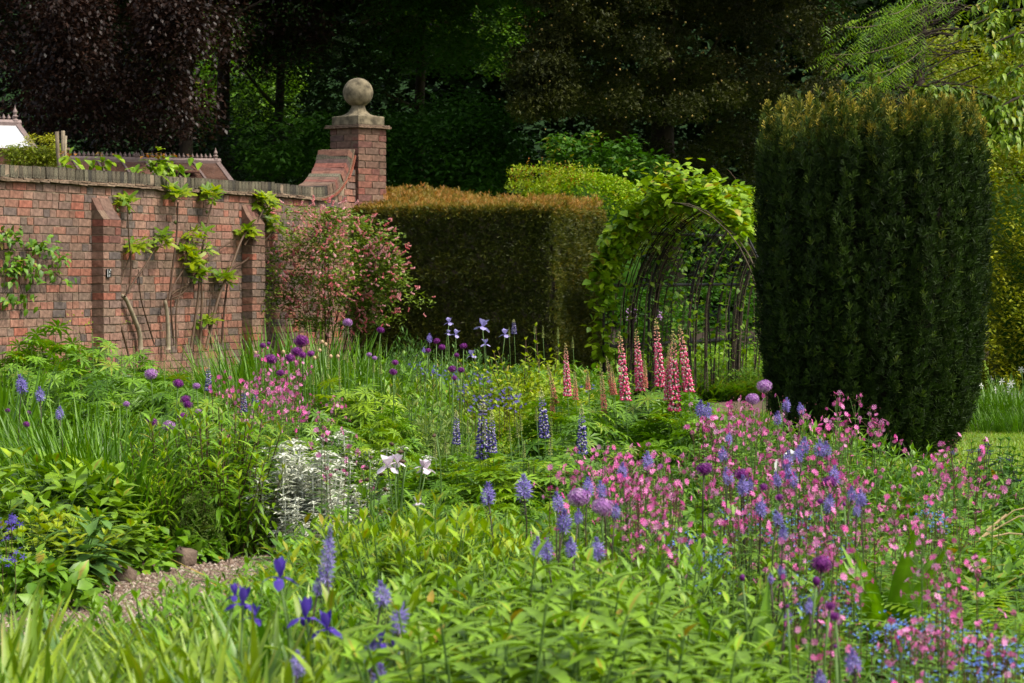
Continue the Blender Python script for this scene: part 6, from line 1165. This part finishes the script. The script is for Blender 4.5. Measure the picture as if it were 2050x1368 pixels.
row(CRO, [(450, 22.2, 1.06), (500, 22.4, 1.12), (550, 22.6, 1.14), (600, 22.6, 1.14), (650, 22.8, 1.14), (700, 22.6, 1.10), (745, 22.4, 1.04), (480, 21.6, .98), (530, 21.6, 1.0), (620, 21.6, .98), (680, 21.8, 1.0)], 'crocosmia_clump', 'dense upright blade leaves', 'in front of the pink-flowered shrub', 'plant', 'long blades before the pink shrub', 1.15, boost=1.12)
PEN = [leafy(10, .62, .13, LAN, .085, 15, 'leaf_lush', smat='stem_brown', lean=.25, el=(-.6, 1.15), tip=.2) for s in range(3)]
PEN2 = [leafy(10, .62, .13, LAN, .085, 15, 'leaf_lime', smat='stem_brown', lean=.25, el=(-.5, 1.15), tip=.2) for s in range(2)]
row(PEN + PEN2, [(322, 14.6, .66), (350, 14.9, .72), (380, 14.7, .62), (425, 14.7, .74), (455, 14.9, .74), (485, 15.0, .64), (440, 14.4, .56), (490, 14.5, .50), (335, 14.3, .48), (365, 14.3, .48), (505, 15.3, .52)], 'leafy_stem_clump', 'bushy clump of dark-stemmed willow-like leaves', 'beside the round cushion', 'plant', 'dark-stemmed leafy clumps', .62, boost=1.14)
CUSH = mound(3600, .145, .37, SML, (.013, .022), 'leaf_grey', shell=.86)
place('cushion_shrub', CUSH, gx(394, 14.2), 14.2, 1.0, None, 'round grey-green cushion of tiny leaves at the path edge', 'shrub')
IVY = [mound(240, .22, .17, VL, (.05, .085), 'leaf_lush', shell=.4) for s in range(2)]
row(IVY, [(300, 14.0, .16), (345, 14.2, .20), (390, 14.15, .14), (255, 13.7, .16), (440, 14.9, .22), (520, 15.6, .26), (110, 12.9, .16), (20, 12.2, .24), (60, 12.1, .24)], 'trailing_ivy', 'low trailing heart-shaped leaves', 'over the edging stones', 'plant', 'trailing leaves over the edging stones', .17)
THI = [leafy(7, .3, .16, leaf(W=.42, n=4, curve=.45, fold=.3, peak=.35), .17, 4, 'leaf_blue', lean=.6, el=(.1, .7), minz=.2)]
row(THI, [(95, 12.9, .34), (130, 12.8, .32), (65, 12.7, .34)], 'thistle_plant', 'blue-green jagged thistle-like leaves', 'at the left foot of the bed', 'plant', 'thistle-like plants', .3)
FRN = [fern(9, .42, 'leaf_lime', s) for s in range(2)]
place('small_fern', FRN[0], gx(166, 12.6), 12.6, .55, None, 'small bright fern beside the edging stones', 'fern'); place('small_fern', FRN[1], gx(150, 12.65), 12.65, .42, None, 'tiny fern with a rusty frond left of the bright one', 'fern')
BFL = merge([xf(leaf(W=.6, n=1, flat=True, tip=.4), frames([[math.cos(a), math.sin(a), .4]])[0]) for a in np.arange(5) * 1.257])
def speck(name, pts_, n_, mat, size, label, spread, hpart='flowers', kind='stuff', stems=True, cat=None):
    m = MB(); mg = MB()
    for (x, y, Y) in pts_:
        p = np.array(at(x, y, Y)); P = p + R.normal(0, 1, (n_, 3)) * np.array(spread); m.scatter(BFL, frames(dirs(rnd(n_, 0, 6.28), rnd(n_, -.1, .6)), up=np.tile([0, -.8, .6], (n_, 1)), scale=rnd(n_, *size)), P, tint=rnd(n_))
        if stems: mg.tube([[p[0], p[1] + .02, p[2] - .25], p], .002, 3, 0, .5, cap=False)
    if stems:
        t = obj(name, None, kind=kind if kind == 'stuff' else None, label=label, category=cat); obj(hpart, m.mesh(hpart, mat), t); obj('stems', mg.mesh('stems', 'stem_brown'), t); return t
    return obj(name, m.mesh(name, mat), kind=kind, label=label)
speck('bellflowers', [(23, 1045, 12.1), (12, 1077, 12.0), (30, 1112, 11.8), (5, 1130, 11.8), (17, 1040, 12.2)], 9, 'petal_geranium', (.010, .018), 'small violet-blue hanging flowers at the left edge', (.02, .02, .02))
speck('yellow_green_tips', [(x, y, 12.2) for x, y in [(40, 1130), (70, 1150), (20, 1170), (60, 1175)]], 40, 'leaf_lime', (.016, .024), 'fresh light leaves at the lower left edge', (.07, .07, .04), stems=False)
# peony-like buds by the long blades
for i, (x, y) in enumerate([(567, 705), (645, 685), (652, 690), (630, 717), (662, 714), (676, 714), (640, 702), (512, 707)]):
    headed('round_bud', x, y, 20.5, bud_head('bud_peach') if i == 0 else BUDM, SAL[0], .5 * 9 / (F / 20.5), f'small round peach bud beside the purple alliums, {ORD[i]} of eight', 'flower bud', 'round peach buds', rot=0) if i else None
    if i == 0: BUDM = bud_head('bud_peach'); headed('round_bud', x, y, 20.5, BUDM, SAL[0], .5 * 9 / (F / 20.5), 'small round peach bud nearest the campions', 'flower bud', 'round peach buds', rot=0)
# silver lychnis/stachys
SIL = [stachys(7, .60, s) for s in range(3)]
row(SIL, [(558, 14.5, .58), (584, 14.45, .56), (612, 14.5, .54), (640, 14.4, .60), (576, 14.1, .38), (636, 14.2, .36), (662, 14.7, .56), (540, 14.8, .52), (596, 14.9, .58), (625, 14.9, .58)], 'woolly_silver_plant', 'white woolly-leaved plant', 'in the bright group by the path', 'plant', 'white woolly plants by the path', .60, boost=1.06)
row(SIL, [(645, 15.9, .56), (705, 15.9, .60), (690, 15.7, .44), (728, 16.0, .50), (750, 16.1, .42), (792, 16.3, .46), (838, 16.4, .44), (700, 15.2, .34), (760, 15.4, .30), (520, 15.5, .54)], 'woolly_silver_plant', 'grey-white woolly plant', 'in the group behind, toward the lupins', 'plant', 'grey woolly plants behind', .60, boost=1.08)
GRY = [leafy(15, .6, .26, LAN, .075, 12, 'leaf_grey', lean=.4, el=(-.2, 1.0)) for s in range(2)]
row(GRY, [(815, 17.4, .68), (850, 17.2, .62), (885, 17.2, .58), (835, 16.8, .52), (800, 16.8, .50), (870, 16.7, .46), (905, 16.9, .44)], 'grey_leaf_bush', 'grey-green narrow-leaved clump', 'right of the yellow lupin leaves', 'plant', 'grey-green clumps in the middle', .6, boost=1.12)
ART = [mound(1500, .30, .62, LANS, (.03, .055), 'leaf_blue', el=(.4, 1.4), shell=.5)]
place('feathery_bush', ART[0], gx(822, 25.5), 25.5, 1.0, None, 'feathery blue-green bush between the pink shrub and the hedge', 'shrub', sz=1.55)
place('feathery_bush', ART[0], gx(790, 25.9), 25.9, .8, None, 'smaller feathery plume leaning left of the blue-green bush', 'shrub', sz=1.3)
row([leafy(12, .8, .22, LANS, .05, 20, 'leaf_blue', lean=.3, el=(.2, 1.2))], [(905, 24.2, .92), (930, 24.0, .95), (880, 23.8, .84), (955, 24.0, .86), (860, 23.4, .80)], 'feathery_plant', 'fine-leaved bluish plant', 'at the foot of the hedge', 'plant', 'fine-leaved plants at the hedge foot', .8)
MDG = [leafy(12, .55, .2, LAN, .09, 10, 'leaf_lush', lean=.45), leafy(12, .55, .2, OVA, .07, 12, 'leaf_mid', lean=.45), leafy(12, .55, .2, LANS, .07, 13, 'leaf_pale', lean=.4)]
row(MDG, [(770, 20.8, .80), (800, 20.4, .76), (840, 20.6, .78), (880, 20.2, .72), (920, 20.0, .70), (830, 19.4, .66), (870, 19.0, .60), (960, 20.4, .72), (930, 19.0, .58), (900, 18.4, .50), (980, 19.2, .56), (1000, 18.2, .46), (950, 18.0, .44), (820, 18.6, .64), (920, 17.4, .38), (780, 21.6, .86)], 'leafy_perennial', 'mixed green border clump', 'before the middle of the hedge', 'plant', 'green clumps before the hedge', .55)
ROS = [mound(1500, .34, .60, leaf(W=.6, n=2, curve=.2, fold=.2), (.03, .05), 'leaf_yellow', el=(-.2, 1.1), shell=.35)]
row(ROS, [(990, 19.8, .80), (1035, 20.0, .84), (1085, 20.1, .86), (1125, 19.6, .76), (1060, 19.2, .68), (1010, 18.9, .58), (1105, 18.6, .60), (1050, 18.0, .46)], 'rose_bush', 'yellow-green small-leaved rose bush', 'left of the pink lupins', 'shrub', 'yellow-green rose bushes', .60, boost=1.08)
row([leafy(4, .9, .12, leaf(W=.6, n=2, curve=.2, fold=.2), .045, 16, 'leaf_yellow', smat='stem_brown', lean=.4)], [(1000, 19.9, .96), (1045, 20.0, 1.02), (1092, 20.2, 1.12), (1075, 20, 1.0), (1020, 20.1, .94)], 'rose_shoot', 'upright fresh rose shoot', 'above the yellow-green bushes', 'shoot', 'rose shoots', .9)
speck('geranium_flowers', [(x, y, Y) for x, y, Y in [(842, 738, 20), (835, 731, 20), (850, 744, 20), (867, 743, 20), (874, 738, 20), (880, 750, 19.6), (930, 770, 18.6), (935, 778, 18.6), (900, 765, 19), (905, 752, 19), (960, 752, 19.4), (968, 760, 19), (975, 765, 19), (985, 800, 17.2), (960, 800, 17), (1000, 800, 17), (1015, 808, 16.8), (1030, 798, 17), (945, 795, 17.4), (920, 790, 17.6), (1020, 790, 17.3), (1010, 782, 17.4), (985, 788, 17.4), (1040, 812, 16.6), (952, 812, 16.8), (975, 815, 16.6), (1180, 780, 16.4)]], 7, 'petal_geranium', (.008, .014), 'little violet-blue flowers scattered in the middle bed', (.035, .04, .022))
PI_ = [iris_flower('petal_pale_iris', .055, .05, s) for s in range(3)]
for i, (x, y, s_, lab) in enumerate([(966, 656, 1.1, 'largest pale lavender iris against the dark hedge'), (899, 647, .7, 'pale iris bud-like bloom highest at the left of its row'), (912, 671, .7, 'small pale iris below the highest left one'), (945, 713, .8, 'lone pale lavender iris below the others'), (1011, 671, .8, 'pale iris furthest right by the rose bush'), (971, 690, .7, 'lower bloom under the largest pale iris'), (897, 668, .5, 'tiny white-lavender bloom under the highest left iris')]):
    headed('pale_iris', x, y, 22.6, PI_[i % 3], STM[i % 2], s_ * 1.2, lab, 'iris', 'pale lavender irises by the hedge', hpart='flower', rot=i)
WI = [iris_flower('petal_white_iris', .042, .04, s) for s in range(3)]
for i, (x, y, s_, lab) in enumerate([(776, 936, 1.25, 'white iris bloom, larger of the close pair'), (795, 928, 1.0, 'white iris bloom, smaller of the close pair'), (853, 941, 1.1, 'pinkish white iris bloom right of the close pair'), (845, 936, .8, 'half-open white iris bloom touching the pinkish one'), (837, 1008, .6, 'small white iris low among the yellow-tipped leaves')]):
    headed('white_iris', x, y, 12.6 if y < 1000 else 10.4, WI[i % 3], STM[i % 2], s_ * 1.05, lab, 'iris', 'white irises by the path end', hpart='flower', rot=i * 2)
def podmesh():
    m = MB(); v, f, c = octa(.42); m.add(v, f, 0, .5); return m.mesh('flower_head', 'stem_brown')
POD = podmesh()
for i, (x, y) in enumerate([(742, 915), (757, 950), (745, 960), (815, 925), (765, 978), (873, 870), (810, 905), (725, 938), (790, 890)]): headed('faded_iris', x, y, 12.7, POD, STM[0], .055, f'withered brown iris bud, {ORD[i]} of nine round the white blooms', 'flower', 'withered iris buds', hpart='seed_head')
row([blades(46, .6, .08, .018, .3, 'blade_green', lean=.3)], [(770, 12.5, .5), (800, 12.4, .54), (835, 12.6, .5), (745, 12.9, .46), (730, 12.2, .34), (700, 11.9, .3), (940, 11.6, .52), (975, 11.5, .54), (1010, 11.5, .52), (905, 11.8, .46), (1080, 11.3, .5), (1140, 12.2, .6)], 'iris_leaf_clump', 'narrow grassy iris leaves', 'near the white irises and below the lupins', 'plant', 'grassy iris leaves', .6)

# ================================================================== RIGHT SIDE
TEA = [teasel(16, .62, 'leaf_lush', 1), teasel(9, .6, 'leaf_mid', 2)]
place('teasel', TEA[0], gx(1788, 9.2), 9.2, 1.05, 1.0, 'tall upright teasel with big ribbed leaves in the campion drift', 'plant', sz=hz(1025, 9.2) / .66)
place('teasel', TEA[1], gx(1510, 7.4), 7.4, .9, 2.0, 'broad upright leaves left of the dark allium near the front', 'plant', sz=hz(1065, 7.4) / .66)
place('teasel', TEA[1], gx(1835, 9.3), 9.3, .6, .3, 'smaller teasel rosette right of the tall one', 'plant', sz=.6)
place('teasel', TEA[1], gx(1560, 8.9), 8.9, .55, 1.3, 'young teasel rosette half hidden below the campions', 'plant', sz=.6)
row([blades(26, .55, .07, .034, .5, 'blade_green', lean=.5)], [(1570, 6.6, .42), (1600, 6.5, .44), (1540, 6.3, .38), (1640, 6.9, .42), (1690, 11.5, .62), (1500, 9.6, .5), (1710, 12.8, .64)], 'strap_leaf_clump', 'arching green strap leaves', 'on the right-hand side', 'plant', 'strap leaves on the right', .55)
FRN2 = [fern(11, .55, 'leaf_lime', s + 5) for s in range(2)]
row(FRN2, [(1945, 8.8, .46), (2000, 8.9, .52), (2050, 9.0, .52), (1985, 8.4, .36), (2035, 8.2, .34), (1915, 9.0, .40), (2075, 8.5, .4)], 'fern', 'light green arching fern', 'in the lower right corner', 'fern', 'ferns in the lower right corner', .46, boost=1.2)
AQU = [leafy(14, .5, .24, OVA, .06, 12, 'leaf_dark', lean=.5, whorl=3, el=(-.2, .8)) for s in range(2)]
row(AQU, [(1985, 15.8, .52), (2030, 15.6, .46), (2075, 15.4, .44), (1960, 15.2, .48), (2010, 14.6, .40), (2060, 14.2, .36), (1990, 13.8, .34), (2040, 13.2, .30), (1965, 14.2, .38), (2070, 12.4, .28), (2020, 12.3, .24), (1925, 15.6, .42)], 'columbine', 'dark bushy columbine leaves', 'at the lawn edge', 'plant', 'dark columbines at the lawn edge', .5)
for i, (x, y) in enumerate([(1983, 907), (1960, 903), (2000, 920), (2022, 919), (2030, 960), (2043, 965), (2012, 972), (1940, 905), (1905, 908), (2003, 970), (1978, 893), (1915, 975)]):
    headed('columbine_flower', x, y, 15.4, COLB if i else (COLB := (lambda m: (m.scatter(BFL, frames(dirs(rnd(5, 0, 6.28), rnd(5, -.6, .2)), scale=.8), R.normal(0, .4, (5, 3)), tint=rnd(5)), m.mesh('flower', 'petal_ink'))[1])(MB())), SDK[0], .026, f'ink-blue columbine flower above dark leaves, {ORD[i]} of twelve', 'flower', 'ink-blue columbine flowers', hpart='flower')
RGR = [leafy(12, .5, .2, LANS, .08, 12, 'leaf_mid', lean=.4), leafy(12, .5, .2, LANS, .07, 13, 'leaf_lush', lean=.4), leafy(12, .5, .22, LAN, .09, 9, 'leaf_dark', lean=.4)]
row(RGR, [(1700, 15.6, .60), (1740, 15.6, .62), (1780, 15.4, .54), (1820, 15.2, .50), (1860, 15.0, .48), (1760, 14.4, .50), (1810, 14.0, .46), (1850, 13.6, .42), (1890, 14.2, .42), (1720, 13.6, .52), (1780, 12.6, .44), (1830, 12.2, .38), (1880, 12.8, .36), (1900, 11.8, .3), (1660, 16.4, .62), (1620, 17, .6)], 'leafy_perennial', 'green leafy clump', 'below the yew on the right', 'plant', 'green clumps below the yew', .5)
row(RGR, [(1480, 16.4, .60), (1520, 16.6, .62), (1560, 16.4, .60), (1600, 16.2, .60), (1450, 15.4, .55), (1440, 13.4, .48), (1500, 13.4, .5), (1560, 13.2, .5), (1620, 13, .5), (1420, 12.2, .46), (1480, 11.8, .46), (1550, 11.6, .46), (1620, 11.4, .46), (1680, 11.2, .44)], 'leafy_perennial', 'green leafy clump', 'between the campions left of the yew', 'plant', 'green clumps between the campions', .5, boost=1.16)
row([blades(60, .45, .14, .014, .5, 'blade_green', lean=.6)], [(1870, 11.4, .42), (1905, 11.0, .36), (1935, 11.6, .40), (1890, 12.2, .44), (1850, 10.8, .4)], 'grass_tuft', 'loose tuft of grass', 'right of the teasel', 'grass', 'grass tufts right of the teasel', .45)
gt = thing('straw_blades', 'dry straw-coloured grass blades arching in from the right edge', 'grass'); m = MB()
for pts_ in ([(1960, 1080), (2000, 1045), (2030, 1022), (2060, 1016)], [(1962, 1078), (2010, 1050), (2040, 1034), (2070, 1033)], [(1985, 1075), (2020, 1068), (2048, 1070)], [(1975, 1062), (2015, 1030)]): m.tube([at(x, y, 11.6) for x, y in pts_], [.004, .004, .003, .002][:len(pts_)], 4)
obj('dry_blades', m.mesh('dry_blades', 'straw'), gt)
m = MB(); mg = MB(); fm = thing('forget_me_nots', 'haze of tiny blue forget-me-not flowers at the lower right', 'flowers', kind='stuff')
FP = poly_pts(190, [(1560, 1150), (1780, 1180), (2060, 1210), (2060, 1368), (1880, 1340), (1700, 1260), (1560, 1260)]) + poly_pts(110, [(1440, 1010), (1700, 1040), (1800, 1130), (1500, 1140)]) + poly_pts(70, [(1350, 1090), (1500, 1080), (1500, 1180), (1380, 1170)]) + poly_pts(30, [(1840, 1020), (1900, 1030), (1890, 1060), (1850, 1050)]) + poly_pts(70, [(1640, 1200), (2060, 1290), (2060, 1368), (1800, 1368)]) + poly_pts(40, [(1270, 1055), (1400, 1065), (1380, 1110), (1290, 1110)])
for (x, y) in FP:
    h = np.interp(y, [1000, 1150, 1368], [.56, .48, .44]) - rnd(1, 0, .06)[0]; Y = float(dist(y, h)); p = np.array(at(x, y, Y)); k = int(R.integers(2, 6)); P = p + R.normal(0, .018, (k, 3)); m.scatter(BFL, frames(dirs(rnd(k, 0, 6.28), rnd(k, 0, .5)), up=np.tile([0, -.7, .7], (k, 1)), scale=rnd(k, .004, .0065)), P, tint=rnd(k)); mg.tube([p - [0, -.02, .15], p], .0012, 3, 0, .5, cap=False)
obj('blue_flowers', m.mesh('blue_flowers', 'petal_blue'), fm); obj('fine_stems', mg.mesh('fine_stems', 'stem_brown'), fm)
REDL = [leafy(6, .4, .12, LAN, .07, 8, 'leaf_red', lean=.5)]
row(REDL, [(1740, 6.6, .40), (1760, 6.9, .42), (1850, 6.4, .36), (1900, 6.3, .34), (1830, 6.8, .36), (1945, 6.5, .34), (1975, 6.9, .38)], 'bronze_leaf_plant', 'bronze-red young leaves', 'near the bottom right', 'plant', 'bronze-leaved plants', .4)
# white narcissi and long grass by the yew
NAR = merge([xf(leaf(W=.6, n=1, flat=True, tip=.4), frames([[math.cos(a), math.sin(a), .1]])[0]) for a in np.arange(6) * 1.047]); m = MB(); x2 = frames([[0, -1, .2]])[0]; m.scatter(NAR, [np.stack([x2[:, 0], -x2[:, 2], x2[:, 1]], 1)], [[0, 0, 0]], 0, [.7]); m.scatter(octa(.9), frames([[0, -1, 0]], scale=.3), [[0, 0, 0]], 0, [.1]); NARM = m.mesh('flower', 'petal_white')
for i, (x, y) in enumerate([(1986, 759), (2005, 764), (2024, 768), (1994, 781), (2011, 783), (2030, 795), (1988, 812), (2022, 785), (2038, 789), (2045, 740), (2020, 775), (1965, 772), (2052, 805)]): headed('white_narcissus', x, y, 27.2, NARM, STM[0], .042 if i < 7 else .034, f'white narcissus in the long grass behind the yew, {ORD[i]} of thirteen', 'flower', 'white narcissi', rot=R.normal(0, .4), hpart='flower')
row([blades(150, .55, .3, .012, .35, 'blade_green', lean=.5)], [(1960, 26.6, .50), (1990, 26.8, .54), (2020, 26.6, .52), (2050, 26.4, .50), (2080, 26.6, .52), (1975, 27.6, .56), (2010, 27.8, .56), (2045, 27.6, .56), (2000, 26.0, .34), (2040, 25.8, .32), (1970, 25.9, .3), (2080, 25.9, .32)], 'long_grass_tuft', 'tuft of long grass', 'under the white narcissi', 'grass', 'long grass tufts under the narcissi', .55)
# lawn blades
m = MB(); k = 26000; P = np.column_stack([rnd(k, 3.0, 5.4), rnd(k, 18.4, 26.6), np.full(k, .004)]); a = rnd(k, 0, 6.28); up = dirs(a, rnd(k, .8, 1.5)); x = nrm(np.cross(dirs(a + .5, np.zeros(k)), up)); m.scatter(blade(.12, 2, .3, fold=0), np.stack([x, np.cross(up, x), up], 2) * rnd(k, .03, .055)[:, None, None], P, tint=rnd(k)); obj('lawn_grass', m.mesh('lawn_grass', 'blade_pale'), kind='stuff', label='short mown grass of the lawn beside the yew')
# white sheet among the flowers
ws = thing('white_cloth_scrap', 'crumpled white sheet showing between pink and blue flowers', 'sheet'); m = MB(); Yw = 11.9
for pts_ in ([(1569, 910), (1584, 900), (1594, 908), (1588, 926), (1571, 922)], [(1551, 921), (1559, 920), (1563, 940), (1556, 949), (1550, 943)]):
    V = [np.array(at(x, y, Yw + .02 * (j % 2))) for j, (x, y) in enumerate(pts_)]; n = len(V); W = [v + [0, .012, 0] for v in V]
    m.add(V + W, [[0, 1, 2, 3], [0, 3, 4, 4], [n, n + 3, n + 2, n + 1], [0, n, n + 1, 1], [1, n + 1, n + 2, 2], [2, n + 2, n + 3, 3], [3, n + 3, n + 4, 4], [4, n + 4, n, 0]], 0, .8)
obj('sheet', m.mesh('sheet', 'paint_white'), ws); m = MB(); m.tube([at(1581, 902, Yw - .03), at(1582, 926, Yw - .03), at(1582, 1000, Yw - .03)], .004, 5); obj('grey_peg', m.mesh('grey_peg', 'stone'), ws)
